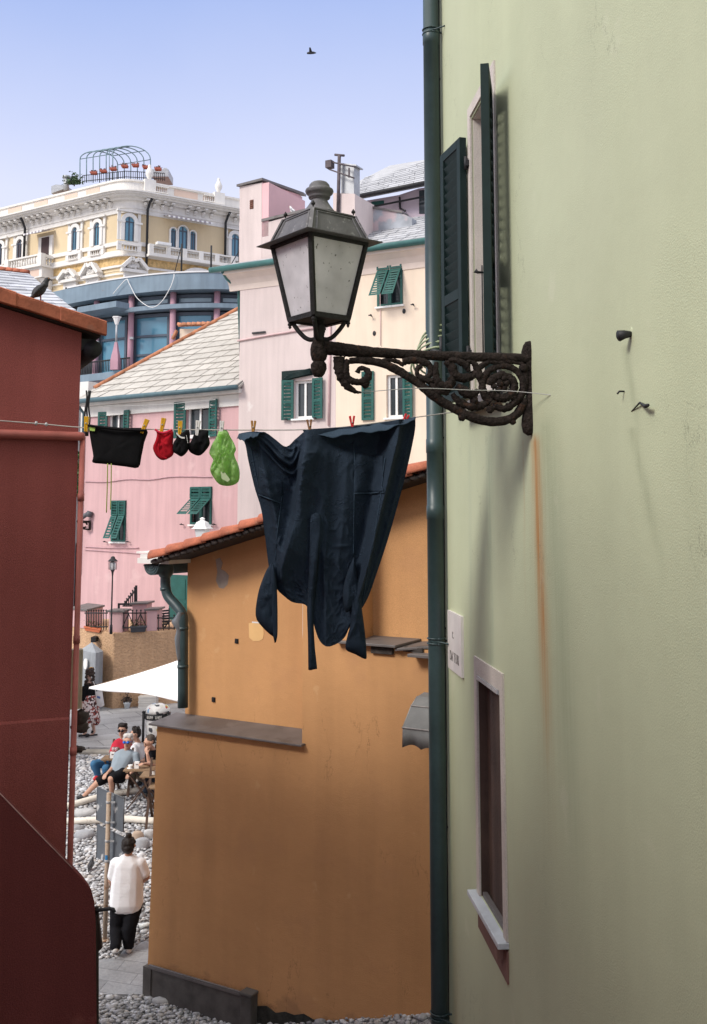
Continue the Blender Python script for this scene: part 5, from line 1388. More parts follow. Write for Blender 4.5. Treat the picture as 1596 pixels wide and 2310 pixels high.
# ------------------------------------------------------------------ tall pink and cream house
ta, tb = V(538, 1000, 29.2), V(965, 1000, 26.4)
P2 = Frame(Vector((ta.x, ta.y, 1.18)), atan2(tb.y-ta.y, tb.x-ta.x))
th_ = thing('tall_pink_house', 'tall pink and cream house with rooftop turret and chimney behind the lantern', 'house', P2)
W2 = (tb-ta).xy.length+1.5
ze2 = (P2.uv(540, 615)[1]+P2.uv(955, 556)[1])/2
xc = P2.uv(758, 800)[0]
m = MB(); prof_ = [(-0.02, ze2-0.55), (-0.06, ze2-0.40), (-0.16, ze2-0.25), (-0.30, ze2-0.14), (-0.38, ze2-0.12), (-0.38, ze2), (0.03, ze2), (0.03, ze2-0.55)]
m.prism([(-0.36, y, z) for y, z in prof_], (W2+0.3, 0, 0)); obj('cornice', m, M('cream_cornice_plaster', (0.76, 0.64, 0.56), 0.9, 0.06, 3), th_)
m = MB(); m.tube([(-0.75, -0.46, ze2+0.03), (W2, -0.46, ze2+0.03)], 0.085, 10); m.tube([(-0.36, -0.42, ze2), (-0.34, -0.2, ze2-0.2), (-0.15, 0.15, ze2-0.5), (-0.12, 0.3, ze2-3)], 0.05, 8)
obj('gutter', m, M('green_gutter_paint', (0.055, 0.15, 0.14), 0.5, 0.15, 5), th_)
# slate roof slope, grey parapet wall and upper pink storey
m = MB(); y1 = 2.6; zr1 = P2.uv(955, 487, -y1)[1]; z0r = ze2+0.06
slate_patch(m, Vector((P2.uv(826, 570)[0]-3.0, -0.42, z0r)), Vector((W2, -0.42, z0r)), Vector((P2.uv(826, 570)[0]-3.0, y1, zr1)), Vector((W2, y1, zr1)), 12, 0.45, seed=4)
slate_patch(m, Vector((-0.5, -0.42, z0r)), Vector((3.0, -0.42, z0r)), Vector((-0.3, 0.0, z0r+0.22)), Vector((3.0, 0.0, z0r+0.22)), 2, 0.45, seed=8)
obj('roof', m, SLATEG, th_)
def up(px, py, y): x, z = P2.uv(px, py, -y); return Vector((x, y, z))
# pink upper wall behind the lantern, rising as a slope to the chimney
m = MB(); yb = 0.25
S = [up(540, 640, yb), up(540, 502, yb), up(602, 502, yb), up(700, 473, yb), up(752, 478, yb), up(752, 435, yb), up(800, 437, yb), up(800, 505, yb), up(812, 580, yb), up(812, 640, yb)]
m.prism(S, (0, 1.2, 0)); obj('upper_wall', m, PINK, th_)
m = MB(); m.prism([up(590, 494, yb-0.05), up(720, 463, yb-0.05), up(720, 468, yb-0.05), up(590, 500, yb-0.05)], (0, 1.3, 0)); obj('coping', m, SLAB, th_)
m = MB(); a, b = up(541, 505, yb), up(591, 420, yb); dpt = 2.3
m.prism([up(541, 640, yb-0.01), up(591, 640, yb-0.01), up(591, 412, yb-0.01), up(541, 421, yb-0.01)], (0, dpt, 0))
tur = obj('turret', m, PINK, th_)
ex2 = up(675, 440, dpt+0.0)
m = MB(); m.box(b.x-0.0, ex2.x-0.25, dpt-0.6+0.2, dpt+0.2, a.z-0.6, up(670, 446, dpt).z); m.box(b.x+0.001, b.x+0.25, yb, dpt, a.z-0.5, up(591, 414, yb).z)
m.prism([Vector((b.x, yb, a.z-0.5)), Vector((b.x, yb, b.z+0.12)), Vector((b.x+0.02+(ex2.x-b.x)*0.94, dpt, up(672, 440, dpt).z)), Vector((b.x+(ex2.x-b.x)*0.94, dpt, a.z-0.5))], (-0.05, 0.25, 0))
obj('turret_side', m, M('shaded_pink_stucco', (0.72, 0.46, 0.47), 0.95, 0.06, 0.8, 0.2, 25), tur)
m = MB(); m.prism([up(534, 421, yb-0.08), up(592, 406, yb-0.08), Vector((b.x+0.1+(ex2.x-b.x), dpt+0.1, up(680, 437, dpt).z)), Vector((a.x+0.7, dpt+0.6, up(680, 437, dpt).z+0.1))], (0, 0, 0.07)); obj('turret_roof', m, SLAB, tur)
m = MB(); x, z = P2.uv(568, 461, -yb+0.02)
for k in range(4): m.box(x-0.06, x+0.06, yb-0.03, yb-0.012, z-0.12+k*0.065, z-0.12+k*0.065+0.035)
m.box(x-0.065, x+0.065, yb-0.0125, yb-0.009, z-0.14, z+0.14); obj('turret_vent', m, M('dark_brick_vent', (0.16, 0.07, 0.05), 0.9, 0.3, 10), tur)
m = MB(); c = up(606, 470, yb+0.9)
# chimney
m = MB(); a = up(758, 480, yb-0.1); b = up(801, 436, yb-0.1)
m.prism([up(760, 520, yb-0.1), up(801, 520, yb-0.1), up(801, 438, yb-0.1), up(760, 436, yb-0.1)], (0, 0.7, 0)); ch = obj('chimney', m, PINK, th_)
m = MB(); m.prism([up(769, 437, yb), up(799, 437, yb), up(799, 372, yb), up(769, 369, yb)], (0, 0.35, 0)); m.prism([up(764, 370, yb-.03), up(804, 374, yb-.03), up(804, 371, yb-.03), up(764, 367, yb-.03)], (0, 0.42, 0))
obj('cowl', m, ZINC, ch)
m = MB(); m.tube([up(763, 480, yb-0.15), up(766, 350, yb-0.15)], 0.05, 8); m.tube([up(756, 349, yb-0.15), up(777, 351, yb-0.15)], 0.035, 8); m.tube([up(750, 366, yb-0.18), up(803, 377, yb-0.18)], 0.022, 6)
m.tube([up(743, 382, yb-0.18), up(800, 402, yb-0.18)], 0.022, 6); m.box(up(744, 380, yb).x, up(757, 380, yb).x, yb-0.25, yb-0.05, up(750, 383, yb).z, up(750, 367, yb).z)
m.prism([up(786, 378, yb-.16), up(789, 378, yb-.16), up(789, 400, yb-.16), up(786, 400, yb-.16)], (0, 0.03, 0))
obj('flue_pipe', m, M('rusty_flue', (0.10, 0.08, 0.085), 0.7, 0.35, 8), ch)
# grey weathered wall and dormer to the right of the chimney
m = MB(); yg = 1.4
m.prism([up(800, 600, yg), up(800, 462, yg), up(905, 480, yg), up(930, 492, yg), up(930, 600, yg)], (0, 0.3, 0))
obj('rough_parapet', m, M('grey_patched_render', (0.36, 0.38, 0.41), 0.95, 0.25, 1.6, 0.5, 14, spot=(1.1, 0.55, (0.62, 0.46, 0.46), 0.7)), th_)
m = MB(); m.prism([up(798, 458, yg-.05), up(908, 476, yg-.05), up(908, 480, yg-.05), up(798, 463, yg-.05)], (0, 0.4, 0)); obj('coping', m, SLAB, th_)
yd = 2.7
m = MB(); m.prism([up(812, 560, yd), up(812, 455, yd), up(900, 440, yd), up(945, 425, yd), up(990, 418, yd), up(990, 560, yd)], (0, 3.5, 0)); dm = obj('dormer', m, M('lilac_render', (0.62, 0.52, 0.58), 0.95, 0.06, 1.0, 0.2, 25), th_)
m = MB(); m.prism([up(946, 482, yd-.02), up(962, 482, yd-.02), up(962, 428, yd-.02), up(946, 430, yd-.02)], (0, 0.03, 0)); obj('dormer_window', m, GLASS, dm)
m = MB(); m.prism([up(838, 462, yd-.03), up(866, 462, yd-.03), up(866, 452, yd-.03), up(838, 455, yd-.03)], (0, 0.03, 0)); obj('green_cloth', m, GREENSHUT, dm)
m = MB(); m.tube([up(903, 470, yd-.06), up(902, 444, yd-.06)], 0.03, 6); m.tube([up(903, 470, yd-.06), up(915, 476, yd-.3)], 0.03, 6); obj('drain_pipe', m, IRON, dm)
m = MB(); e_l, e_r = up(800, 442, yd-0.6), up(1000, 402, yd-0.6); t_l, t_r = up(800, 412, yd+1.5), up(1000, 352, yd+3.0)
t_m = up(880, 372, yd+2.5)
slate_patch(m, e_l, e_r, t_m+(t_l-t_m)*0.7, t_r, 11, 0.5, seed=6)
m.prism([e_l+Vector((0, 0, -.02)), e_r+Vector((0, 0, -.02)), t_r+Vector((0, 0, -.02)), t_m+Vector((0, 0, -.02)), t_l+Vector((0, 0, -.02))], (0, 0, -0.12))
obj('dormer_roof', m, SLATEG, dm)
m = MB(); m.tube([e_l+Vector((0, -.05, -.05)), e_r+Vector((0, -.05, -.05))], 0.07, 8); m.tube([e_l+Vector((0.4, .3, -.32)), e_r+Vector((0, .3, -.32))], 0.03, 6); obj('dormer_gutter', m, IRON, dm)
# windows
x0, x1 = P2.uv(852, 630)[0], P2.uv(909, 630)[0]; gelosia(P2, th_, x0, x1, P2.uv(880, 690)[1], P2.uv(880, 580)[1], radians(33), 0.25)
wn = open_win(P2, th_, P2.uv(664, 895)[0], P2.uv(707, 895)[0], P2.uv(685, 944)[1], P2.uv(685, 858)[1], 0.36, ang=10)
m = MB(); a, b = P2.uv(637, 860), P2.uv(706, 838)
m.prism([Vector((a[0], -0.03, a[1])), Vector((P2.uv(706, 846)[0], -0.03, P2.uv(706, 846)[1])), Vector((P2.uv(706, 832)[0], -0.03, P2.uv(706, 832)[1])), Vector((a[0], -0.03, P2.uv(637, 838)[1]))], (0, 0.03, 0))
for k in range(4):
    p, q_ = P2.uv(640+k*5, 858-k*4), P2.uv(704, 843-k*3); m.tube([Vector((p[0], -0.07, p[1])), Vector((q_[0], -0.09, q_[1]))], 0.035, 6)
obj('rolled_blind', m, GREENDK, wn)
open_win(P2, th_, P2.uv(872, 895)[0], P2.uv(911, 895)[0], P2.uv(890, 942)[1], P2.uv(890, 845)[1], 0.30, ang=10, left=False)
m = MB(); leaf(m, 0.36, P2.uv(833, 948)[1], P2.uv(833, 838)[1], flatT(P2.uv(818, 895)[0], -0.02), 0.07, 0.035, 0.085, rails=(0.45,), cover=0.36); obj('shutter', m, GREENSHUT, th_)
x0 = P2.uv(668, 728)[0]; m = MB(); m.box(x0, x0+0.85, -0.03, 0.0, P2.uv(690, 729)[1], P2.uv(690, 729)[1]+1.2)
wq = obj('window', m, GREENSHUT, th_)
m = MB(); m.box(x0-0.1, x0+0.95, -0.07, 0.0, P2.uv(690, 733)[1], P2.uv(690, 729)[1]); obj('sill', m, WHITEPAINT, wq)
dogs(P2, th_, [(840, 714), (935, 690), (650, 948), (715, 945)])
for pts, rr in (([(538, 769), (600, 758), (735, 736)], 0.03), ([(746, 720), (745, 820), (743, 960)], 0.035), ([(859, 640), (860, 780)], 0.010)):
    m = MB(); S = [P2.uv(*p) for p in pts]; m.tube([Vector((x, -0.03, z)) for x, z in S], rr, 8)
    obj('wall_pipe', m, M('wall_colour_pipe', (0.66, 0.47, 0.46), 0.85, 0.12, 5), th_)
m = MB(); a, b = P2.uv(571, 751), P2.uv(600, 754); m.box(a[0], b[0], -0.05, 0, a[1]-0.04, a[1]+0.01); obj('slot_vent', m, IRON, th_)
for px, py in ((707, 803), (845, 752), (912, 702), (616, 596)):
    m = MB(); x, z = P2.uv(px, py); m.sphere((x, -0.005 if py > 600 else -0.32, z), (0.05, 0.012, 0.07), 8, 6); obj('drain_hole', m, IRON, th_)

hp = [h for h in HOLES if h[1] < xc]; hc = [h for h in HOLES if h[0] > xc]
m = MB(); holed_box(m, 0, xc, -0.3, ze2, 7, hp); obj('wall', m, PINK, th_)
m = MB(); holed_box(m, xc+0.001, W2, -0.3, ze2, 7, hc, 0.004); obj('wall', m, CREAM, th_)
# ------------------------------------------------------------------ dark gap on the left: pale house with an arch
wh_a, wh_b = V(150, 1000, 35.5), V(196, 1000, 35)
P3 = Frame(Vector((wh_a.x, wh_a.y, 1.18)), atan2(wh_b.y-wh_a.y, wh_b.x-wh_a.x))
ph = thing('pale_house', 'narrow strip of a pale house with dark archway left of the low pink house', 'house', P3)
w3 = (wh_b-wh_a).xy.length
m = MB(); m.prism([(-1.5, 0, -.3), (w3, 0, -.3), (w3, 0, P3.uv(180, 862)[1]), (-1.5, 0, P3.uv(180, 862)[1])], (0, 2, 0)); obj('wall', m, PALEWHITE, ph)
m = MB(); a = P3.uv(178, 1372); b = P3.uv(193, 1225)
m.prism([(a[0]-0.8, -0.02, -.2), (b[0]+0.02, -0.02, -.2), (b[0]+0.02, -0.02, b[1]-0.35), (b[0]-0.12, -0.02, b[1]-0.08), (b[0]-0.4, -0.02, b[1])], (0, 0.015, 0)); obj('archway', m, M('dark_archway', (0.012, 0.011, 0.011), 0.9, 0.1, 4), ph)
m = MB()
for px in (176, 181): p = P3.uv(px, 900); m.tube([(p[0], -0.05, -.2), (p[0], -0.05, P3.uv(px, 905)[1])], 0.05, 8)
obj('drainpipe', m, M('grey_drainpipe', (0.30, 0.31, 0.33), 0.6, 0.2, 5), ph)
iv = thing('ivy', 'narrow strip of green ivy on the pale wall beside the maroon pipe', 'plant', P3.w(P3.uv(182, 1075)[0], -0.05, P3.uv(182, 1110)[1]))
m = MB(); ri = random.Random(8)
for k in range(260):
    px, py = ri.uniform(177, 188), ri.uniform(1020, 1120); x, z = P3.uv(px, py); c = P3.w(x, -0.05-ri.random()*0.12, z); s = ri.uniform(.03, .07)
    a = Vector((ri.uniform(-1, 1), ri.uniform(-1, .2), ri.uniform(-1, 1))).normalized(); b = a.orthogonal().normalized(); c2 = a.cross(b)
    m.add([c-b*s, c-c2*s*.6, c+b*s, c+c2*s*.6], [(0, 1, 2, 3)])
obj('leaves', m, M('ivy_leaf', (0.05, 0.11, 0.03), 0.6, 0.3, 5, island=0.4), iv, world=True)

# ------------------------------------------------------------------ slate-roofed house behind the maroon one
sA = thing('slate_roof_house', 'low house with pale slate roof and red ridge tiles behind the pigeon', 'house', V(60, 1160, 16))
base = ROOT[sA].translation
aa, bb_, cc, dd = V(-80, 735, 20.4), V(215, 735, 20.4), V(-80, 600, 25.0), V(64, 617, 25.0)
m = MB(); slate_patch(m, aa, bb_, cc, dd, 17, 0.5, 0.03, seed=11); rfS = obj('roof', m, M('white_weathered_slate', (0.46, 0.47, 0.50), 0.85, 0.15, 4, 0.15, 30, island=0.15, spot=(2.5, 0.62, (0.35, 0.37, 0.42), 0.5)), sA, world=True)
m = MB()
for i in range(9):
    p, q_ = cc.lerp(dd, i/9), cc.lerp(dd, (i+1.1)/9); barrel(m, p, q_, 0.10, 0.09, Vector((0, 0, 1)), 0.02)
obj('ridge_tiles', m, TERRA, rfS, world=True)
m = MB(); m.prism([Vector((aa.x, aa.y+.3, 0.5)), Vector((bb_.x-1.3, bb_.y+.3, 0.5)), Vector((bb_.x-1.3, bb_.y+.3, aa.z-.1)), Vector((aa.x, aa.y+.3, aa.z-.1))], (-1.0, 3, 0)); obj('wall', m, PALEWHITE, sA, world=True)
# ------------------------------------------------------------------ modern building with the curved blue-grey fascia
BG = M('blue_grey_fascia', (0.19, 0.255, 0.31), 0.6, 0.12, 1.2, 0.1, 12, streak=0.15, spot=(2.2, 0.70, (0.22, 0.14, 0.10), 0.7))
BGD = M('dark_blue_grey_frame', (0.075, 0.095, 0.125), 0.5, 0.15, 2)
ROSE = M('rose_columns', (0.46, 0.27, 0.32), 0.9, 0.08, 1.5, 0.1, 15, streak=0.08)
mb_o = V(300, 1160, 44)
mod = thing('curved_pavilion', 'modern pavilion with curved blue grey fascia, rose columns and blue glass below the yellow building', 'building', Vector((mb_o.x, mb_o.y, 1.18)))
# plan curve in picture columns: depth bulges towards the viewer in the middle
def cx_(px): return 43.0+4.0*((px-470)/360.0)**2
def cp(px, py, off=0.0):
    """point on the curved front, measured at column px; off moves it outwards"""
    p = V(px, py, cx_(px)); d = Vector((p.x, p.y, 0)).normalized(); return p-d*off
def cz(py): return V(420, py, cx_(420)).z
def cpz(px, z, off=0.0): p = cp(px, 700, off); return Vector((p.x, p.y, z))
def ribbon(mb, px0, px1, z0, z1, out, inn, n=26):
    vs = []
    for i in range(n+1):
        px = lerp(px0, px1, i/n)
        vs += [cpz(px, z0, out), cpz(px, z1, out), cpz(px, z1, inn), cpz(px, z0, inn)]
    fs = []
    for i in range(n):
        a, b = 4*i, 4*i+4
        fs += [(a, b, b+1, a+1), (a+1, b+1, b+2, a+2), (a+2, b+2, b+3, a+3), (a+3, b+3, b, a)]
    fs += [(0, 1, 2, 3), (4*n+3, 4*n+2, 4*n+1, 4*n)]
    mb.add(vs, fs)
F0, F1 = cz(659), cz(622)
m = MB(); ribbon(m, 112, 620, F0, F1, 0.55, -1.5); obj('fascia', m, BG, mod, world=True)
m = MB(); ribbon(m, 150, 620, F1+0.001, F1+0.06, 0.60, -1.5)
vs = [cpz(lerp(150, 620, i/26), F1+0.062, 0.5) for i in range(27)]+[cpz(lerp(170, 620, i/26), F1+0.75, -3.2) for i in range(27)]
m.add(vs, [(i, i+1, 28+i, 27+i) for i in range(26)]); obj('roof', m, M('white_roof_membrane', (0.68, 0.68, 0.68), 0.8, 0.08, 1), mod, world=True)
m = MB(); zc = cz(693); ribbon(m, 165, 620, cz(698), cz(688), 0.35, -0.4)
m.prism([cpz(170, cz(698), 0.3), cpz(262, cz(698), 0.3), cpz(292, cz(698), 1.0), cpz(262, cz(698), 1.9), cpz(176, cz(698), 1.9)], (0, 0, cz(685)-cz(698)))
obj('canopy', m, BG, mod, world=True)
m = MB(); zb = cz(842); ribbon(m, 165, 620, zb-2.5, cz(828), -1.2, -1.9); ribbon(m, 165, 620, F0-0.5, F0+0.1, -0.35, -1.2); obj('back_wall', m, M('dark_interior', (0.02, 0.022, 0.026), 0.8, 0.2, 2), mod, world=True)
m = MB(); ribbon(m, 150, 620, zb-1.0, cz(655), -1.25, -1.6); obj('recess', m, M('dark_recess', (0.03, 0.034, 0.04), 0.8, 0.2, 2), mod, world=True)
for px in (219, 297, 391, 490):
    m = MB(); c = cpz(px, 0, 0.02); m.tube([Vector((c.x, c.y, zb-1.5)), Vector((c.x, c.y, F0+0.05))], 0.135*1.0, 14); obj('column', m, ROSE, mod, world=True)
    m = MB(); c = cpz(px+2, cz(757), 0.24); m.box(c.x-0.08, c.x+0.08, c.y-0.06, c.y+0.12, c.z-0.06, c.z+0.04); obj('wall_light', m, ZINC, mod, world=True)
def bay(px0, px1, y_top, y_bot, bars, mat, off=-0.30, fr=0.14, name='window'):
    m = MB(); z0, z1 = cz(y_bot), cz(y_top)
    ribbon(m, px0, px1, z1-fr, z1, off+0.1, off-0.1, 4); ribbon(m, px0, px1, z0, z0+fr*0.6, off+0.1, off-0.1, 4)
    for px in (px0, px1-5): ribbon(m, px, px+5, z0+fr*.6, z1-fr, off+0.1, off-0.1, 1)
    for y in bars: ribbon(m, px0+5, px1-5, cz(y)-0.05, cz(y)+0.05, off+0.09, off-0.09, 4)
    fr_ = obj(name, m, BGD, mod, world=True)
    m = MB(); ribbon(m, px0+3, px1-3, z0+0.02, z1-0.02, off, off-0.05, 4); obj('pane', m, mat, fr_, world=True)
for a, b in ((228, 288), (305, 383), (399, 482), (498, 580)):
    bay(a, b, 662, 688, [682], M('pale_sky_glass', (0.30, 0.42, 0.48), 0.12, 0.15, 0.6, spec=0.7))
bay(228, 288, 702, 842, [752], BLUEGLASS); bay(305, 383, 702, 842, [752, 795], BLUEGLASS); bay(399, 482, 702, 842, [752], BLUEGLASS); bay(498, 580, 702, 842, [752], BLUEGLASS)
# railing and terrace slab at the left
m = MB(); z0, z1 = cz(838), cz(812)
for i in range(34): px = lerp(176, 296, i/33); p = cpz(px, z0, 1.5); m.tube([p, Vector((p.x, p.y, z1))], 0.02, 5)
m.tube([cpz(176, z1, 1.5), cpz(296, z1, 1.5)], 0.035, 6); obj('railing', m, IRON, mod, world=True)
m = MB(); m.prism([cpz(150, z0-0.35, 1.75), cpz(285, z0-0.35, 1.75), cpz(288, z0-0.35, -0.3), cpz(150, z0-0.35, -0.3)], (0, 0, 0.3))
m.prism([cpz(288.5, z0-0.30, 1.3), cpz(312, z0-0.30, 1.1), cpz(312, z0-0.30, -0.3), cpz(288.5, z0-0.30, -0.3)], (0, 0, 0.2)); obj('terrace_slab', m, BG, mod, world=True)
m = MB(); m.prism([cpz(150, 1, 0.9), cpz(620, 1, 0.3), cpz(620, 1, -1), cpz(150, 1, -1)], (0, 0, z0-0.36-1)); obj('wall', m, PINKL, mod, world=True)
m = MB(); p = cp(262, 800, 1.75); m.lathe([(0.24, z0), (0.24, cz(818)), (0.20, cz(806)), (0.13, cz(792)), (0.07, cz(776))], (p.x, p.y, 0), 4, smooth=False, rot=0.6); obj('pillar', m, ROSE, mod, world=True)
lp2 = thing('garden_lamp', 'white garden lamp on a thin pole in front of the blue glass pavilion', 'lamp', Vector((cp(262, 800, 1.75).x, cp(262, 800, 1.75).y, cz(776))))
m = MB(); p = ROOT[lp2].translation; m.tube([p, Vector((p.x, p.y, cz(735)))], 0.045, 8); obj('pole', m, ZINC, lp2, world=True)
m = MB(); m.lathe([(0.06, cz(737)), (0.16, cz(722)), (0.19, cz(721)), (0.19, cz(719)), (0.05, cz(718))], (p.x, p.y, 0), 6, smooth=False); obj('lantern', m, WHITEPAINT, lp2, world=True)
# antenna posts and guy wires on the roof, hose along the fascia
for px, yt, yb_, gx0, lab in ((408, 556, 625, 393, 'dark thin mast with a slanting stay on the curved pavilion roof, at left'), (475, 560, 626, None, 'bare thin dark mast standing alone on the curved pavilion roof'), (539, 570, 626, 511, 'thin mast beside the pink turret with a stay to the pavilion roof')):
    b_ = cpz(px, F1+0.07, 0.45); an = thing('roof_mast', lab, 'mast', b_)
    m = MB(); m.tube([b_, Vector((b_.x, b_.y, cp(px, yt).z))], 0.04, 6); obj('pole', m, IRON, an, world=True)
    if gx0: g0 = cpz(gx0, F1+0.07, 0.45); m = MB(); m.tube([g0, Vector((b_.x, b_.y, cp(px, yt+1).z))], 0.02, 5); obj('stay', m, IRON, an, world=True)
hs = thing('hanging_hose', 'thin white hose drooping in loops over the blue grey fascia', 'hose', cpz(330, F0, 0.7))
m = MB(); m.tube(spline([cp(255, 671, .7), cp(284, 639, .7), cp(292, 648, .7), cp(310, 680, .7), cp(340, 700, .7), cp(363, 690, .7), cp(383, 660, .7), cp(392, 636, .7), cp(393, 626, .65)], 6), 0.016, 6); obj('tube', m, WHITEPAINT, hs, world=True)
# small chimney block with barrel tile coping in front of the glass
ck = thing('chimney_block', 'low cream chimney block with orange barrel tile coping by the hip roof', 'chimney', V(440, 800, 37.5))
def kp(px, py, Y=37.5): return V(px, py, Y)
m = MB(); m.prism([kp(406, 860), kp(490, 860), kp(490, 742), kp(406, 742)], (0.3, 1.0, 0)); obj('wall', m, CREAM, ck, world=True)
m = MB()
for i in range(8): a = kp(402+i*11, 736-0.4*i); b = kp(402+(i+1.15)*11, 736-0.4*i); barrel(m, a+Vector((0, -.1, 0)), b+Vector((0, -.1, -.01)), 0.13, 0.115, Vector((0, 0, 1)), 0.02)
a, b = kp(401, 746), kp(392, 766); barrel(m, a, b, 0.1, 0.1, Vector((-1, 0, .4)), 0.02)
obj('coping', m, M('light_orange_tile', (0.48, 0.21, 0.115), 0.85, 0.2, 6, island=0.2), ck, world=True)

# ------------------------------------------------------------------ the yellow palazzo on the hill
HY = M('warm_yellow_stucco', (0.68, 0.545, 0.35), 0.9, 0.05, 0.4, 0.1, 8, streak=0.04)
HW = M('white_stucco_trim', (0.76, 0.73, 0.68), 0.85, 0.06, 0.8, 0.15, 10, streak=0.08)
HP = M('peach_panel', (0.68, 0.52, 0.42), 0.9, 0.04, 0.6)
HB = M('brown_shutter', (0.06, 0.035, 0.035), 0.7, 0.2, 3)
STRIPE = NT('striped_awning'); wv = STRIPE.n('ShaderNodeTexWave'); wv.inputs['Scale'].default_value = 1.05; wv.bands_direction = 'X'; STRIPE.l(STRIPE.tc.outputs['Object'], wv.inputs[0])
STRIPEM = STRIPE.fin(STRIPE.mix(STRIPE.rng(wv.outputs['Fac'], 0.45, 0.55, 0, 1), (0.30, 0.27, 0.30), (0.74, 0.72, 0.70)), 0.9)
YC = 68.0
c_ = V(268, 1160, YC); aL, aR = radians(-33), radians(33)     # the two faces recede from the rounded corner
exL, exR = Vector((cos(aL), sin(aL), 0)), Vector((cos(aR), sin(aR), 0))
cor = Vector((c_.x, c_.y, 0))
z_base = V(268, 660, YC).z-6
hot = thing('yellow_palazzo', 'ornate yellow and white palazzo with rounded corner and roof balustrade on the hill', 'building', Vector((cor.x, cor.y, z_base)))
HLf = Frame(cor-exL*1.0, aL); HRf = Frame(cor+exR*1.0, aR)       # x along each face, z absolute
LENL, LENR = 16.0, 13.5
def hz_(py): return V(268, py, YC-0.2).z
def plan(off):
    nL, nR = -HLf.ey, -HRf.ey
    pts = [HLf.o-exL*LENL+nL*off, HLf.o+nL*off]
    for i in range(1, 7):
        t = i/7; n_ = (nL*(1-t)+nR*t).normalized(); q_ = HLf.o.lerp(HRf.o, t)+Vector((0, -0.30*sin(pi*t), 0)); pts.append(q_+n_*off)
    pts += [HRf.o+nR*off, HRf.o+exR*LENR+nR*off]
    return pts
def band(mb, z0, z1, out, inn=-0.4):
    a, b = plan(out), plan(inn); n = len(a); vs = []
    for p, q_ in zip(a, b): vs += [Vector((p.x, p.y, z0)), Vector((p.x, p.y, z1)), Vector((q_.x, q_.y, z1)), Vector((q_.x, q_.y, z0))]
    fs = []
    for i in range(n-1):
        u, v = 4*i, 4*i+4; fs += [(u, v, v+1, u+1), (u+1, v+1, v+2, u+2), (u+2, v+2, v+3, u+3), (u+3, v+3, v, u)]
    mb.add(vs, fs+[(0, 1, 2, 3), (4*n-1, 4*n-2, 4*n-3, 4*n-4)])
def bandobj(name, lst, mat):
    m = MB()
    for y1, y0, out in lst: band(m, hz_(y0), hz_(y1), out)
    return obj(name, m, mat, hot, world=True)
bandobj('wall', [(404, 700, 0.0)], HY)
bandobj('parapet', [(405, 409, 0.62), (409, 428, 0.5), (428, 434, 0.68)], HW)
bandobj('cornice', [(434, 437, 1.25), (437, 440, 1.1), (440, 443.5, 0.85), (443.5, 449, 0.45), (449, 466, 0.16), (466, 476, 0.10)], HW)
bandobj('string_course', [(540, 549, 0.12), (561, 565, 0.16), (565, 572, 0.22), (572, 575, 0.30), (594, 599, 0.12), (612, 616, 0.08)], HW)
bandobj('frieze', [(575, 593, 0.05)], M('ochre_relief_frieze', (0.62, 0.43, 0.20), 0.9, 0.3, 5, 1.0, 9))
def hx(F_, px, py=500): return F_.uv(px, py)[0]
def hpart(name, m, mat, F_, parent=hot):
    m.v = [tuple(F_.w(*p)) for p in m.v]; return obj(name, m, mat, parent, world=True)
def baluster_rail(m, x0, x1, y, z0, z1, n):
    h = z1-z0; m.box(x0, x1, y-0.14, y+0.14, z1-0.14*h, z1); m.box(x0, x1, y-0.14, y+0.14, z0, z0+0.13*h)
    for i in range(n):
        x = x0+(x1-x0)*(i+0.5)/n; r = min(0.1, (x1-x0)/n*0.36)
        m.lathe([(r*0.6, z0+0.13*h), (r, z0+0.32*h), (r*0.45, z0+0.6*h), (r*0.7, z1-0.14*h)], (x, y, 0), 6)
def arch_win(F_, px, yb, yt, wpx, pane=BLUEGLASS, t=0.26):
    x = hx(F_, px, (yb+yt)/2); sc_ = (hx(F_, px+5)-hx(F_, px-5))/10; hw = wpx*sc_/2
    z0, z1 = hz_(yb), hz_(yt); r = hw; zc = z1-r; o = []
    m = MB(); n = 12
    outer = [(x-hw-t, z0)]+[(x+(hw+t)*cos(pi-pi*i/n), zc+(hw+t)*sin(pi-pi*i/n)) for i in range(n+1)]+[(x+hw+t, z0)]
    inner = [(x-hw, z0)]+[(x+hw*cos(pi-pi*i/n), zc+hw*sin(pi-pi*i/n)) for i in range(n+1)]+[(x+hw, z0)]
    for i in range(len(outer)-1):
        a, b, c, d = outer[i], outer[i+1], inner[i+1], inner[i]
        vs = [Vector((p[0], y, p[1])) for y in (-0.2, -0.01) for p in (a, b, c, d)]
        m.add(vs, [(0, 1, 2, 3), (0, 4, 5, 1), (1, 5, 6, 2), (2, 6, 7, 3), (3, 7, 4, 0)])
    if t > .2: m.box(x-hw-t-0.22, x-hw-t, -0.12, -0.01, z0, hz_(478)); m.box(x+hw+t, x+hw+t+0.22, -0.12, -0.01, z0, hz_(478))
    if t > .2: m.box(x-hw-t-0.3, x+hw+t+0.3, -0.28, -0.01, hz_(477.5), hz_(474)); m.box(x-hw-t-0.30, x-hw+0.02, -0.24, -0.205, zc-0.12, zc+0.02); m.box(x+hw-0.02, x+hw+t+0.3, -0.24, -0.205, zc-0.12, zc+0.02)
    fr = hpart('window', m, HW, F_)
    m = MB(); m.prism([(p[0], -0.06, p[1]) for p in inner], (0, 0.03, 0)); hpart('pane', m, pane, F_, fr)
    m = MB(); m.box(x-0.04, x+0.04, -0.10, -0.062, z0, z1-0.05); m.box(x-hw, x+hw, -0.10, -0.0625, zc-0.05, zc+0.03); m.box(x-hw, x-hw+0.09, -0.10, -0.063, z0, zc); m.box(x+hw-0.09, x+hw, -0.10, -0.063, z0, zc); hpart('glazing_bar', m, IRON if pane is GLASS else BGD, F_, fr)
    return x, hw
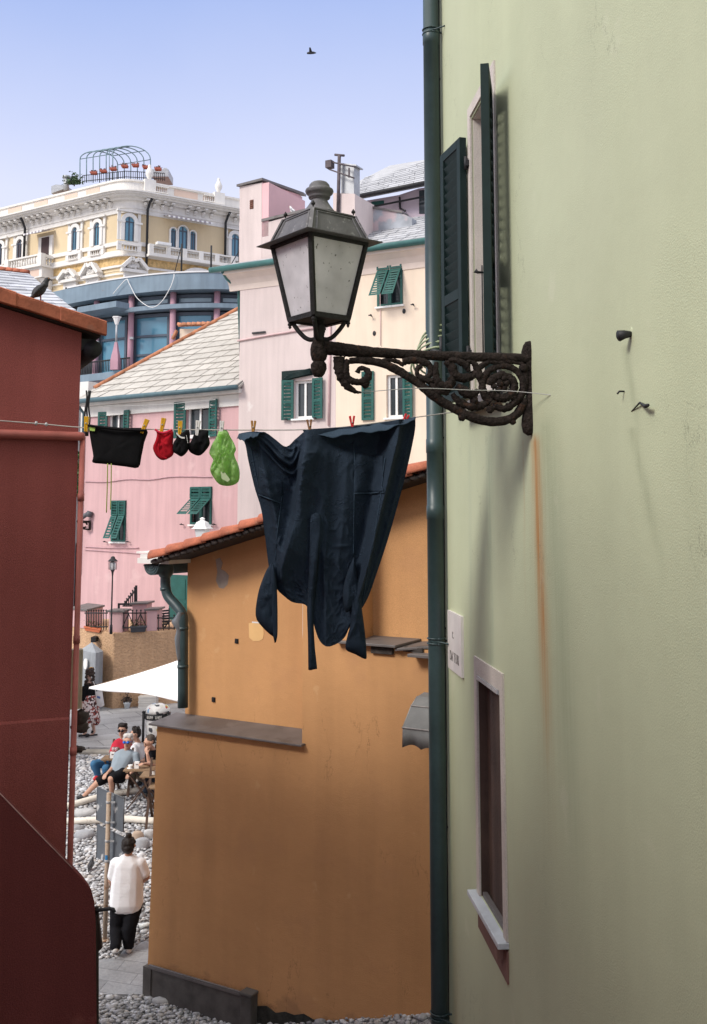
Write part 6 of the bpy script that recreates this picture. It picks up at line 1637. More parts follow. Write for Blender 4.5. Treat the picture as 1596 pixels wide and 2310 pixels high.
def und(F_, x, hw):
    m = MB(); m.box(x-hw-0.5, x+hw+0.5, -0.26, -0.02, hz_(551), hz_(545)); m.box(x-hw-0.5, x-hw-0.2, -0.24, -0.02, hz_(565), hz_(551)); m.box(x+hw+0.2, x+hw+0.5, -0.24, -0.02, hz_(565), hz_(551))
    baluster_rail(m, x-hw-0.2, x+hw+0.2, -0.2, hz_(565), hz_(551), 5); hpart('balustrade', m, HW, F_)
HDARK = M('hotel_dark_pane', (0.03, 0.03, 0.035), 0.2, 0.3, 2, spec=0.5)
for px, w_, pane in ((6, 12, HDARK), (50, 12, HB), (173, 12, BLUEGLASS), (223, 13, BLUEGLASS)):
    x, hw = arch_win(HLf, px, 541, 487, w_, pane)
    if px not in (50,): und(HLf, x, hw)
x = hx(HLf, 108); m = MB(); m.box(x-0.75, x+0.75, -0.14, 0, hz_(541), hz_(493)); fr = hpart('window', m, HW, HLf); m = MB(); m.box(x-0.40, x+0.40, -0.17, -0.142, hz_(541), hz_(496)); hpart('pane', m, HB, HLf, fr)
x, hw = arch_win(HRf, 291, 541, 487, 22); und(HRf, x, hw)
for px, w_, yt in ((390, 12, 497), (412, 20, 489), (434, 12, 497)): arch_win(HRf, px, 541, yt, w_, t=0.09)
x, hw = arch_win(HRf, 530, 541, 487, 18); und(HRf, x, hw)
# awnings over the windows
def hawn(F_, px0, px1, yt, yb, out):
    x0, x1 = hx(F_, px0), hx(F_, px1); m = MB()
    m.add([(x0, -0.1, hz_(yt)), (x1, -0.1, hz_(yt)), (x1, -out, hz_(yb)), (x0, -out, hz_(yb)), (x0, -out, hz_(yb+4)), (x1, -out, hz_(yb+4))], [(0, 1, 2, 3), (3, 2, 5, 4)])
    aw_ = hpart('awning', m, STRIPEM, F_)
    q_ = aw_.modifiers.new('thick', 'SOLIDIFY'); q_.thickness = 0.04
hawn(HLf, 84, 126, 480, 490, 1.2); hawn(HRf, 367, 466, 470, 478, 1.1)
# parapet panels and balusters
for px0, px1 in ((-20, 16), (34, 64), (92, 122), (160, 188), (208, 238)):
    x0, x1 = hx(HLf, px0, 420), hx(HLf, px1, 420); m = MB(); m.box(x0, x1, -0.53, -0.505, hz_(424), hz_(412)); hpart('parapet_panel', m, HP, HLf)
x0, x1 = hx(HRf, 387, 425), hx(HRf, 440, 425); m = MB(); m.box(x0, x1, -0.53, -0.505, hz_(426), hz_(411)); hpart('parapet_panel', m, HP, HRf)
for px0, px1, n in ((342, 372, 7), (453, 483, 7)):
    x0, x1 = hx(HRf, px0, 420), hx(HRf, px1, 420); m = MB(); m.box(x0, x1, -0.51, -0.505, hz_(426), hz_(411)); pn = hpart('parapet_recess', m, HP, HRf)
    m = MB(); baluster_rail(m, x0, x1, -0.60, hz_(427), hz_(411), n); hpart('balustrade', m, HW, HRf)
for px in (331, 487):
    x = hx(HRf, px, 420); m = MB(); zt = hz_(405); m.box(x-0.4, x+0.4, -0.75, -0.2, hz_(428), zt+0.12)
    m.lathe([(0.10, zt+0.12), (0.13, zt+0.25), (0.25, zt+0.5), (0.27, zt+0.68), (0.15, zt+0.95), (0.1, zt+1.05), (0.12, zt+1.15), (0.03, zt+1.25)], (x, -0.5, 0), 12); hpart('urn', m, HW, HRf)
# modillions under the cornice: four scrolled brackets to a group
for F_, L in ((HLf, -LENL), (HRf, LENR)):
    for i in range(int(abs(L)/0.62)):
        x = (i+0.4)*0.62*(1 if L > 0 else -1)
        if i % 5 == 4: continue
        m = MB(); m.box(x-0.11, x+0.11, -0.85, -0.18, hz_(449), hz_(445.5)); m.lathe([(0.07, -0.11), (0.13, -0.04), (0.13, 0.04), (0.07, 0.11)], (x, -0.36, hz_(453.5)), 8); m.box(x-0.09, x+0.09, -0.30, -0.17, hz_(460), hz_(449.5)); hpart('modillion', m, HW, F_)
# downpipes
for F_, px in ((HLf, 66), (HRf, 329), (HRf, 505)):
    x = hx(F_, px); m = MB(); m.tube([(x+0.1, -0.85, hz_(445)), (x+0.05, -0.6, hz_(452)), (x, -0.34, hz_(466)), (x, -0.34, hz_(542 if px == 66 else 605))], 0.09, 8); hpart('downpipe', m, IRON, F_)
# balconies
x0, x1 = hx(HLf, 47, 570), hx(HLf, 121, 570); m = MB(); B0 = 1.15
zt, zb2 = hz_(545), hz_(571)
baluster_rail(m, x0, x1, -B0+0.1, zb2, zt, 13)
for x in (x0, x1):
    m.box(x-0.13, x+0.13, -B0, -0.02, zt-0.2, zt+0.004); m.box(x-0.2, x+0.2, -B0-0.1, -B0+0.3, zb2, zt+0.02)
    for k in range(4): m.lathe([(0.06, zb2+.1), (0.1, zb2+0.35), (0.05, zt-0.5), (0.07, zt-0.2)], (x, -0.2-k*0.25, 0), 6)
m.box(x0-0.3, x1+0.3, -B0-0.2, 0, hz_(576), zb2); m.box(x0-0.15, x1+0.15, -B0+0.05, 0, hz_(600), hz_(576.1))
bal = hpart('balcony', m, HW, HLf)
for t in (0.18, 0.5, 0.82):
    x = lerp(x0, x1, t); m = MB(); m.prism([(x-0.5, -B0+0.045, hz_(597)), (x+0.5, -B0+0.045, hz_(597)), (x+0.5, -B0+0.045, hz_(580)), (x-0.5, -B0+0.045, hz_(580))], (0, 0.02, 0)); hpart('balcony_panel', m, HP, HLf, bal)
for x in (x0+0.15, x1-0.15): m = MB(); m.prism([(x-0.2, 0, hz_(601)), (x-0.2, -B0+0.2, hz_(601)), (x-0.2, -0.7, hz_(610)), (x-0.2, -0.1, hz_(630))], (0.4, 0, 0)); hpart('balcony_bracket', m, HW, HLf, bal)
x0, x1 = hx(HRf, 333, 560), hx(HRf, 516, 560); m = MB(); B0 = 0.75; zt, zb2 = hz_(547), hz_(568)
for s in range(5):
    a, b = lerp(x0, x1, s/5), lerp(x0, x1, (s+1)/5); m.box(a-0.16, a+0.16, -B0-0.05, -B0+0.28, zb2, zt+0.02); baluster_rail(m, a+0.16, b-0.16, -B0+0.12, zb2, zt, 8)
m.box(x1-0.16, x1+0.16, -B0-0.05, -0.02, zb2, zt+0.02); m.box(x0-0.2, x1+0.2, -B0-0.15, 0, hz_(574), zb2); hpart('balcony', m, HW, HRf)
# pediments of the floor below
def pediment(F_, px, wpx, yb, yt, arched=False):
    x = hx(F_, px, 600); hw = wpx/2*(hx(F_, px+5, 600)-hx(F_, px-5, 600))/10; z0, z1 = hz_(yb), hz_(yt); m = MB()
    n = 10
    if arched: top = [(x-hw*cos(pi*i/n), z0+(z1-z0)*sin(pi*i/n)) for i in range(n+1)]
    else: top = [(x-hw, z0), (x-0.25, z1), (x-0.1, z1-0.15), (x+0.1, z1-0.15), (x+0.25, z1), (x+hw, z0)]
    for i in range(len(top)-1):
        a, b = Vector((top[i][0], -0.4, top[i][1])), Vector((top[i+1][0], -0.4, top[i+1][1])); m.bar(a, b, 0.5, 0.22)
    m.box(x-hw, x+hw, -0.5, -0.02, z0-0.25, z0-0.05)
    m.prism([(t[0], -0.18, t[1]-0.02) for t in top], (0, 0.15, 0))
    rr = random.Random(px)
    for k in range(14): m.sphere((x+rr.uniform(-hw*0.45, hw*.45), -0.3, z0+rr.uniform(0.0, (z1-z0)*0.7)), 0.14, 6, 5, nz_=0.3)
    m.box(x-hw*0.72, x-hw*0.5, -0.25, -0.02, z0-2.2, z0-0.26); m.box(x+hw*0.5, x+hw*0.72, -0.25, -0.02, z0-2.2, z0-0.26); m.box(x-hw*.5, x+hw*.5, -0.22, -0.02, z0-0.55, z0-0.26)
    pd = hpart('window', m, HW, F_)
    m = MB(); m.box(x-hw*0.5, x+hw*0.5, -0.15, -0.02, z0-2.2, z0-0.56); hpart('pane', m, GLASS, F_, pd)
pediment(HLf, 165, 40, 608, 589); pediment(HLf, 215, 40, 608, 584); pediment(HRf, 300, 58, 605, 582); pediment(HRf, 443, 70, 608, 588, True)
m = MB()
for k in range(4): band(m, hz_(604+k*11+3), hz_(604+k*11), 0.035)
obj('rustication', m, M('pale_yellow_course', (0.72, 0.60, 0.40), 0.9, 0.08, 1), hot, world=True)
x, z = HRf.uv(357, 553); m = MB(); m.box(x-0.55, x+0.45, -1.3, -0.9, hz_(549), hz_(543)); hpart('floodlight', m, WHITEPAINT, HRf)
# roof with tiles, chimneys, terrace pergola
rfm = MB(); ins = plan(-0.6); apex = [p+Vector((0.3, 5.5, 0)) for p in plan(-3.0)]
n = len(ins); vs = [Vector((p.x, p.y, hz_(408))) for p in ins]+[Vector((lerp(p.x, cor.x+1.0, 0.55), p.y+1.5, hz_(386))) for p in apex]
rfm.add(vs, [(i, i+1, n+i+1, n+i) for i in range(n-1)]); rfo = obj('roof', rfm, M('brown_red_roof_tiles', (0.30, 0.17, 0.13), 0.9, 0.2, 3, 0.6, 9), hot, world=True)
def rt(px, py, Y=74.0): return V(px, py, Y)
m = MB(); m.prism([rt(116, 436, 72), rt(150, 424, 72), rt(150, 418, 72), rt(126, 416, 72), rt(116, 420, 72)], (0.2, 1.5, 0)); obj('chimney', m, ZINC, rfo, world=True)
m = MB(); m.tube([rt(150, 430, 72), rt(150, 402, 72)], 0.20, 10); m.tube([rt(150, 402, 72), rt(150, 397, 72)], 0.28, 10); obj('flue', m, ZINC, rfo, world=True)
m = MB(); a, b = rt(349, 408), rt(386, 392); m.box(a.x, b.x, a.y-1, a.y+1, a.z, b.z); m.box(a.x+0.7, a.x+0.95, a.y-0.3, a.y+0.3, b.z, b.z+0.35); obj('chimney', m, ZINC, rfo, world=True)
pg = thing('pergola', 'blue green arched iron pergola on the roof terrace of the yellow palazzo', 'pergola', rt(260, 412, 72))
PG = M('blue_green_iron', (0.15, 0.23, 0.26), 0.5, 0.2, 4)
NA = 6
for k in range(NA):
    t = k/(NA-1); dx, dy = -74*(1-t), 12*(1-t)
    Yk = 72.0+1.0*(1-t)
    A0 = lambda px, py: rt(px+dx, py+dy*(py < 380)*1.0+0*dy, Yk)
    pts = [rt(255+dx, 412, Yk), rt(255+dx, 347+dy, Yk)]+[rt(255+dx+85*(1-cos(pi*i/12))/2, 360+dy-24*sin(pi*i/12)-13*(1-i/12.)+0, Yk) for i in range(0, 13)]+[rt(340+dx, 360+dy, Yk), rt(340+dx, 404, Yk)]
    m = MB(); m.tube(pts, 0.04, 6); obj('hoop', m, PG, pg, world=True)
for i in (0, 3, 6, 9, 12):
    m = MB(); f = lambda t: rt(255-74*(1-t)+85*(1-cos(pi*i/12))/2, 360+12*(1-t)-24*sin(pi*i/12)-13*(1-i/12.), 72.0+1.0*(1-t)); m.tube([f(0), f(1)], 0.03, 6); obj('purlin', m, PG, pg, world=True)
m = MB(); m.tube([rt(247, 412, 72), rt(247, 338, 72)], 0.03, 5); m.tube([rt(242, 341, 72), rt(257, 339, 72)], 0.02, 5); obj('aerial', m, PG, pg, world=True)
m = MB()
for i in range(40): px = lerp(187, 372, i/39); y0 = 405-0.10*(min(px, 285)-187)+0.06*max(0, px-285); p, q_ = rt(px, y0+8, 71.5), rt(px, y0-9, 71.5); m.tube([p, q_], 0.022, 4)
for dy in (-9, 4): m.tube([rt(187, 405+dy, 71.5), rt(285, 395+dy, 71.5), rt(372, 400+dy, 71.5)], 0.03, 5)
tr = obj('terrace_railing', m, IRON, pg, world=True)
TP = M('terracotta_trough', (0.42, 0.13, 0.09), 0.8, 0.2, 5)
for i, (px, py) in enumerate(((212, 391), (234, 387), (256, 382), (282, 376), (306, 374), (330, 378), (357, 382))):
    tb_ = thing('planter', ['terracotta flower trough on the pergola railing, at its far left end', 'terracotta flower trough second from the left on the pergola railing', 'terracotta flower trough on the railing below the aerial', 'terracotta flower trough on the railing under the first tall hoop', 'terracotta flower trough at the highest point of the terrace railing', 'terracotta flower trough on the railing inside the right hand hoop', 'terracotta flower trough beyond the right end of the pergola'][i], 'planter', rt(px, py+2, 71.4), 'troughs on the roof terrace')
    m = MB(); a, b = rt(px-8, py+2, 71.4), rt(px+8, py-2, 71.4); m.prism([(a.x+.05, a.y-.2, a.z), (b.x-.05, a.y-.2, a.z), (b.x, a.y-.25, b.z), (a.x, a.y-.25, b.z)], (0, .4, 0)); obj('trough', m, TP, tb_, world=True)
    m = MB(); rr = random.Random(i)
    for k in range(26):
        c = Vector((rr.uniform(a.x, b.x), a.y+rr.uniform(-.2, .2), b.z+rr.uniform(0, .16))); s = 0.06; u = Vector((rr.uniform(-1, 1), rr.uniform(-1, 1), rr.uniform(-1, 1))).normalized(); v = u.orthogonal().normalized()
        m.add([c-u*s, c-v*s, c+u*s, c+v*s], [(0, 1, 2, 3)])
    obj('plants', m, M('trough_plants', (0.16, 0.06, 0.04), 0.8, 0.4, 8, island=0.5), tb_, world=True)
bs = thing('roof_shrub', 'dark green shrub at the left foot of the pergola', 'shrub', rt(168, 416, 71.6))
m = MB(); rr = random.Random(2)
for k in range(420):
    c = rt(rr.gauss(168, 9), 416-abs(rr.gauss(0, 9)), 71.6+rr.uniform(-.4, .4)); s = rr.uniform(.06, .13); u = Vector((rr.uniform(-1, 1), rr.uniform(-1, 1), rr.uniform(-.3, 1))).normalized(); v = u.orthogonal().normalized()
    m.add([c-u*s, c-v*s*.6, c+u*s, c+v*s*.6], [(0, 1, 2, 3)])
obj('foliage', m, M('dark_shrub_leaf', (0.05, 0.085, 0.035), 0.7, 0.3, 4, island=0.5), bs, world=True)
m = MB(); m.tube([rt(168, 420, 71.6), rt(168, 408, 71.6)], 0.05, 6); obj('stem', m, HB, bs, world=True)
# ------------------------------------------------------------------ terrace: ochre retaining wall, rose posts, railings
def GH(px, py, dz=0.0):
    d = ray(px, py); lo, hi = 5.0, 60.0
    for _ in range(50):
        t = (lo+hi)/2; p = EYE+d*t
        if p.z > gz(p.x, p.y)+dz+(0.06 if p.y > 22.05 else 0): lo = t
        else: hi = t
    return EYE+d*t
OCHRE = M('rough_ochre_render', (0.56, 0.36, 0.215), 0.95, 0.08, 0.9, 0.8, 16, bdist=0.06, streak=0.12, fine=0.08)
ZP = 1.20
ct = V(256, 1500, 26.3); lf = V(150, 1500, 28.0); rt_ = V(470, 1500, 27.5); ztw = V(256, 1428, 26.3).z
def gv(p, z): return Vector((p.x, p.y, z))
tw = thing('terrace_wall', 'rough ochre retaining wall carrying the small terrace with rose posts', 'wall', gv(ct, ZP))
m = MB(); m.prism([gv(lf, ZP-.3), gv(ct, ZP-.3), gv(rt_, ZP-.3), gv(rt_, ZP-.3)+Vector((0, 1.9, 0)), gv(lf, ZP-.3)+Vector((0, 1.9, 0))], (0, 0, ztw-ZP+.3)); obj('wall', m, OCHRE, tw, world=True, bevel=0.03)
m = MB(); a, b = V(212, 1439, 26.9), V(222, 1446, 26.9); m.box(a.x, b.x, 26.6, 26.95, b.z, a.z+0.05); obj('drain_grate', m, IRON, tw, world=True)
def onedge(px, py=1428):
    Y = lerp(28.0, 26.3, (px-150)/106) if px < 256 else lerp(26.3, 27.5, (px-256)/214)
    return V(px, py, Y)
def rpost(px0, px1, ytop, capx=None, back=0.0, dep=0.45):
    a, b = onedge(px0), onedge(px1); d = Vector((0.12, 1, 0)).normalized()*dep; o_ = Vector((0.12*back, back, 0))
    zt = onedge((px0+px1)/2, ytop).z+0.02*back
    m = MB(); m.prism([gv(a, ztw)+o_, gv(b, ztw)+o_, gv(b, ztw)+d+o_, gv(a, ztw)+d+o_], (0, 0, zt-ztw)); p_ = obj('post', m, PINKL, tw, world=True)
    e = 0.06; m = MB(); u = (b-a); u.z = 0; u.normalize(); f = d.normalized()
    m.prism([gv(a, zt+.001)-u*e-f*e+o_, gv(b, zt+.001)+u*e-f*e+o_, gv(b, zt+.001)+u*e+d+f*e+o_, gv(a, zt+.001)-u*e+d+f*e+o_], (0, 0, 0.05)); obj('cap', m, SLAB, p_, world=True, bevel=0.008)
rpost(160, 194, 1376, dep=1.2); rpost(246, 276, 1382); rpost(277, 310, 1370, back=0.7); rpost(331, 354, 1377)
def railing(label, px0, px1, y0, y1, n, zig=False):
    r = thing('iron_railing', label, 'railing', gv(onedge(px0), ztw), 'railings of the small terrace'); m = MB()
    for y in (y0+6, y1-7): m.tube([onedge(px0, y), onedge(px1, y)], 0.018, 6)
    obj('rail', m, IRON, r, world=True)
    for i in range(n):
        px = lerp(px0+3, px1-3, i/(n-1)); m = MB(); m.tube([onedge(px, y1), onedge(px, y0)], 0.013, 6); m.sphere(onedge(px, y0), 0.025, 6, 5); obj('bar', m, IRON, r, world=True)
    if zig:
        m = MB(); xs = [lerp(px0, px1, i/4) for i in range(5)]
        for i in range(4): m.tube([onedge(xs[i], y0+8 if i % 2 else y1-8), onedge(xs[i+1], y1-8 if i % 2 else y0+8)], 0.013, 6)
        obj('lattice', m, IRON, r, world=True)
railing('plain iron railing with upright bars behind the orange flower trough', 192, 243, 1377, 1421, 9)
railing('iron railing with crossed bars behind the dark grey flower trough', 277, 331, 1377, 1423, 6, True)
railing('iron railing on the terrace edge below the slatted chair', 355, 420, 1388, 1424, 6)
def planter(label, px0, px1, y0, y1, mat, leafc):
    p0, p1 = onedge(px0, y0), onedge(px1, y0); zb_ = onedge((px0+px1)/2, y1).z
    t = thing('planter', label, 'planter', gv((p0+p1)/2, zb_)); m = MB(); f = Vector((0.03, -0.13, 0)); g_ = Vector((0, 0.10, 0))
    in_ = (p1-p0)*0.06
    A = [gv(p0+in_, zb_)+f*.7, gv(p1-in_, zb_)+f*.7, gv(p1-in_, zb_)+g_*.7, gv(p0+in_, zb_)+g_*.7]; Bq = [p0+f, p1+f, gv(p1, p0.z)+g_, p0+g_]; Bq = [gv(q_, p0.z) for q_ in Bq]
    m.add(A+Bq, [(3, 2, 1, 0), (4, 5, 6, 7), (0, 1, 5, 4), (1, 2, 6, 5), (2, 3, 7, 6), (3, 0, 4, 7)])
    e = 0.015
    Cq = [gv(q_, p0.z-0.03)+Vector((sx*e, sy*e, 0)) for q_, sx, sy in zip(Bq, (-1, 1, 1, -1), (-1, -1, 1, 1))]
    m.prism(Cq, (0, 0, 0.031)); obj('trough', m, mat, t, world=True)
    m = MB(); rr = random.Random(int(px0))
    for k in range(60):
        c = p0.lerp(p1, rr.random()); c = gv(c, p0.z+rr.uniform(-0.02, 0.16))+Vector((0, rr.uniform(-.12, .1), 0)); s = rr.uniform(.015, .04); u = Vector((rr.uniform(-1, 1), rr.uniform(-1, 1), rr.uniform(-1, 1))).normalized(); v = u.orthogonal().normalized()
        m.add([c-u*s, c-v*s*.5, c+u*s, c+v*s*.5], [(0, 1, 2, 3)])
    obj('plants', m, leafc, t, world=True)
DRYP = M('dry_plants', (0.10, 0.085, 0.035), 0.8, 0.4, 8, island=0.6)
planter('orange plastic flower trough hanging on the terrace railing', 191, 227, 1412, 1424, M('orange_trough', (0.50, 0.13, 0.05), 0.6, 0.1, 6), DRYP)
planter('dark grey flower trough on the terrace edge between rose posts', 294, 330, 1413, 1425, M('dark_grey_trough', (0.06, 0.065, 0.075), 0.6, 0.15, 6), DRYP)
sr = thing('stair_rail', 'black sloping iron stair rail with pickets rising to a tall post on the terrace', 'railing', gv(onedge(300), ztw)+Vector((.1, .8, 0)))
def ob(px, py, b=0.85): p = V(px, py, lerp(26.3, 27.5, (px-256)/214)+b); return p
m = MB(); m.prism([ob(305, 1366), ob(309, 1366), ob(309, 1321), ob(305, 1321)], (0, .09, 0)); obj('post', m, IRON, sr, world=True)
m = MB(); m.tube([ob(279, 1365), ob(306, 1331)], 0.025, 6); m.tube([ob(277, 1367), ob(309, 1367)], 0.02, 6); obj('handrail', m, IRON, sr, world=True)
for k in range(6): px = 282+k*4.4; m = MB(); m.tube([ob(px, 1368), ob(px, 1358-k*6.2)], 0.014, 6); m.sphere(ob(px, 1357-k*6.2), 0.022, 6, 5); obj('picket', m, IRON, sr, world=True)
m = MB(); m.prism([ob(266, 1376, .6), ob(270, 1376, .6), ob(270, 1365, .6), ob(319, 1365, .6), ob(319, 1376, .6), ob(323, 1376, .6), ob(323, 1361, .6), ob(266, 1361, .6)], (0, .06, 0)); m.prism([ob(318, 1372, .6), ob(325, 1372, .6), ob(325, 1420, .6), ob(318, 1420, .6)], (0, .08, 0)); obj('gate_frame', m, IRON, sr, world=True)
gl = thing('lamp_post', 'thin black garden lamp post with small caged lantern on the terrace', 'lamp post', gv(onedge(253), ztw)+Vector((0, -.1, 0)))
lb = ROOT[gl].translation; zt_ = onedge(253, 1290).z
m = MB(); m.lathe([(0.04, ztw-.02), (0.034, ztw+.2), (0.022, ztw+.22), (0.018, zt_-.1), (0.03, zt_), (0.06, zt_+.06)], (lb.x, lb.y, 0), 10); obj('pole', m, IRON, gl, world=True)
m = MB(); m.lathe([(0.06, zt_+.06), (0.08, zt_+.08), (0.08, zt_+.22), (0.04, zt_+.27)], (lb.x, lb.y, 0), 10); obj('lantern', m, M('lantern_milk_glass', (0.6, 0.6, 0.6), 0.3, 0.1, 5), gl, world=True)
m = MB(); m.lathe([(0.13, zt_+.27), (0.12, zt_+.285), (0.06, zt_+.34), (0.05, zt_+.38), (0.01, zt_+.40)], (lb.x, lb.y, 0), 12)
for k in range(6): g = k*pi/3; m.tube([(lb.x+.095*cos(g), lb.y+.095*sin(g), zt_+.06), (lb.x+.10*cos(g), lb.y+.10*sin(g), zt_+.27)], 0.008, 5)
obj('cap', m, IRON, gl, world=True)
sc_ = thing('folding_chair', 'dark slatted folding chair on the terrace beside the green door', 'chair', gv(onedge(368), ztw)+Vector((0.05, 0.45, 0)))
m = MB()
for k in range(6): m.bar(ob(358, 1379+k*6, .4), ob(382, 1377+k*6, .4), 0.03, 0.045, Vector((0, 0, 1)))
obj('backrest', m, IRON, sc_, world=True)
for p0, p1 in (((358, 1424), (358, 1374)), ((382, 1424), (382, 1372)), ((366, 1424), (380, 1404)), ((376, 1426), (363, 1404))): m = MB(); m.tube([ob(*p0, .4), ob(*p1, .4)], 0.018, 6); obj('leg', m, IRON, sc_, world=True)
m = MB(); a, b = ob(358, 1405, .4), ob(382, 1405, .4); m.prism([a, b, b+Vector((0, .4, 0)), a+Vector((0, .4, 0))], (0, 0, .03)); obj('seat', m, IRON, sc_, world=True)
# grey stone fountain niche, pot, crates
GST = M('grey_fountain_stone', (0.30, 0.32, 0.34), 0.85, 0.2, 2.5, 0.3, 25, streak=0.2)
fx = thing('stone_fountain', 'grey stone fountain pillar with pyramid cap and white oval against the ochre wall', 'fountain', V(210, 1597, 26.0))
a, b, c = V(180, 1500, 26.5), V(216, 1500, 25.9), V(233, 1500, 26.3); zs, za_ = V(216, 1474, 25.9).z, V(212, 1452, 26.1).z
m = MB(); d = a+c-b; m.prism([gv(a, ZP), gv(b, ZP), gv(c, ZP), gv(d, ZP)], (0, 0, zs-ZP)); obj('pillar', m, GST, fx, world=True, bevel=0.02)
m = MB(); ap = gv((a+b+c+d)/4, za_); m.add([gv(a, zs), gv(b, zs), gv(c, zs), gv(d, zs), ap], [(0, 1, 4), (1, 2, 4), (2, 3, 4), (3, 0, 4)]); obj('pyramid_cap', m, GST, fx, world=True)
u_ = (b-a).normalized(); u_.z = 0; n_ = Vector((u_.y, -u_.x, 0)); cc_ = V(200, 1497, 26.2)+n_*0.06
m = MB(); m.prism([cc_+u_*0.09*cos(g)+Vector((0, 0, 0.13*sin(g))) for g in [2*pi*k/20 for k in range(20)]], n_*0.03); obj('oval_plate', m, WHITEPAINT, fx, world=True)
pp = thing('potted_plant', 'small white pot with a dark shrivelled plant at the foot of the ochre wall', 'plant pot', gv(GH(287, 1595), ZP)); p = ROOT[pp].translation
m = MB(); m.lathe([(0.06, ZP), (0.085, ZP+.12), (0.10, ZP+.13), (0.10, ZP+.155), (0.08, ZP+.156)], (p.x, p.y, 0), 14); obj('pot', m, M('pale_blue_white_pot', (0.56, 0.60, 0.64), 0.5, 0.06, 5), pp, world=True)
m = MB(); rr = random.Random(3)
for k in range(150):
    c = Vector((p.x+rr.gauss(0, .06), p.y+rr.gauss(0, .06), ZP+.16+abs(rr.gauss(0, .09)))); s = rr.uniform(.02, .045); u = Vector((rr.uniform(-1, 1), rr.uniform(-1, 1), rr.uniform(-.2, 1))).normalized(); v = u.orthogonal().normalized(); m.add([c-u*s, c-v*s*.4, c+u*s, c+v*s*.4], [(0, 1, 2, 3)])
obj('foliage', m, M('dry_dark_leaves', (0.05, 0.035, 0.03), 0.8, 0.4, 9, island=0.5), pp, world=True)
cp0 = GH(330, 1594); cr = thing('crate_stack', 'stack of white slatted plastic crates under the parasol edge', 'crates', gv(cp0, ZP)); m = MB(); xa_, xb_ = V(312, 1590, cp0.y).x, V(352, 1590, cp0.y).x
for k in range(5): m.box(xa_+0.01*(k % 2), xb_, cp0.y, cp0.y+0.35, ZP+k*0.058, ZP+k*0.058+0.046)
m.box(xa_+.02, xb_-.02, cp0.y+.02, cp0.y+.33, ZP, ZP+.27); obj('crate_side', m, M('offwhite_crate_plastic', (0.66, 0.64, 0.60), 0.6, 0.08, 6), cr, world=True)
# lantern of a street lamp behind the orange roof
sl2 = thing('street_lamp', 'white square street lantern peeking over the orange house roof', 'street lamp', gv(V(455, 1300, 21.5), 1.0)); q_ = ROOT[sl2].translation
def zq(y): return V(455, y, 21.5).z
m = MB(); m.lathe([(0.05, 1.0), (0.05, zq(1235))], (q_.x, q_.y, 0), 10); obj('pole', m, WHITEPAINT, sl2, world=True)
m = MB(); m.lathe([(0.06, zq(1235)), (0.10, zq(1230)), (0.17, zq(1192))], (q_.x, q_.y, 0), 4, smooth=False, rot=.5); obj('lantern', m, M('pale_lantern_glass', (0.6, 0.62, 0.62), 0.3, .1, 4), sl2, world=True)
m = MB(); m.lathe([(0.24, zq(1193)), (0.24, zq(1191.5)), (0.20, zq(1190)), (0.13, zq(1178)), (0.10, zq(1177)), (0.05, zq(1174)), (0.05, zq(1172)), (0.06, zq(1170)), (0.02, zq(1167))], (q_.x, q_.y, 0), 4, smooth=False, rot=.5); obj('cap', m, WHITEPAINT, sl2, world=True)
# security camera and scroll bracket on the far left corner
def sv(px, py, Y=32.7): return V(px, py, Y)
se = thing('security_camera', 'dark security camera on a scroll bracket beside the low pink house corner', 'camera', sv(186, 1180))
m = MB(); m.tube([sv(184, 1170), sv(192, 1163), sv(203, 1157)], [.06, .07, .08], 8); m.tube([sv(200, 1166), sv(204, 1154)], 0.10, 8); obj('housing', m, M('camera_grey', (0.10, 0.10, 0.11), 0.5, .2, 5), se, world=True)
m = MB(); m.tube([sv(174, 1176), sv(204, 1177)], .04, 6); m.tube([sv(203, 1174), sv(203, 1196)], .04, 6); m.tube([sv(190+7*cos(g), 1184-6*sin(g)) for g in [k*.5 for k in range(12)]], .03, 6); m.tube([sv(176, 1178), sv(190, 1193), sv(203, 1195)], .03, 6); obj('bracket', m, RUSTIRON, se, world=True)

# ------------------------------------------------------------------ parasol, bin, logs, sign, bottle
LC = V(201, 1550, 20.3); R_ = 2.05; rot0 = radians(190); cen = Vector((LC.x-R_*cos(rot0), LC.y-R_*sin(rot0), 0)); zap = V(441, 1476, 20.6).z
pz_ = thing('parasol', 'large white canvas parasol over the cafe tables, half hidden by the orange house', 'parasol', Vector((cen.x, cen.y, gz(cen.x, cen.y))))
cs = [Vector((cen.x+R_*cos(rot0+k*pi/2), cen.y+R_*sin(rot0+k*pi/2), LC.z)) for k in range(4)]; ap = Vector((cen.x, cen.y, zap)); m = MB()
for k in range(4):
    A_, Bc = cs[k], cs[(k+1) % 4]
    def fn(u, v, A_=A_, Bc=Bc): p = A_.lerp(Bc, u).lerp(ap, v); p.z -= 0.05*sin(pi*u)*(1-v)**1.5*-1*0.6+0.10*v*(1-v); return p
    m.grid(fn, 12, 12)
    def fv(u, v, A_=A_, Bc=Bc): p = A_.lerp(Bc, u); p.z += 0.03*sin(pi*u)-v*(0.03+0.02*sin(u*9)); return p
    m.grid(fv, 16, 2)
obj('canopy', m, WHITEFAB, pz_, world=True, solid=0.004)
m = MB(); m.tube([gv(cen, gz(cen.x, cen.y)), gv(cen, zap+.06)], 0.03, 10)
for k in range(4): m.tube([ap-Vector((0, 0, .03)), cs[k]-Vector((0, 0, .01))], 0.012, 6)
obj('pole', m, WOODT, pz_, world=True)
BB = V(356, 1640, 22.6); bz = 1.20
bn = thing('litter_bin', 'sticker covered litter bin with domed lid and black posts behind the slate ledge', 'bin', Vector((BB.x, BB.y, bz)))
def zb3(y): return V(356, y, 22.6).z
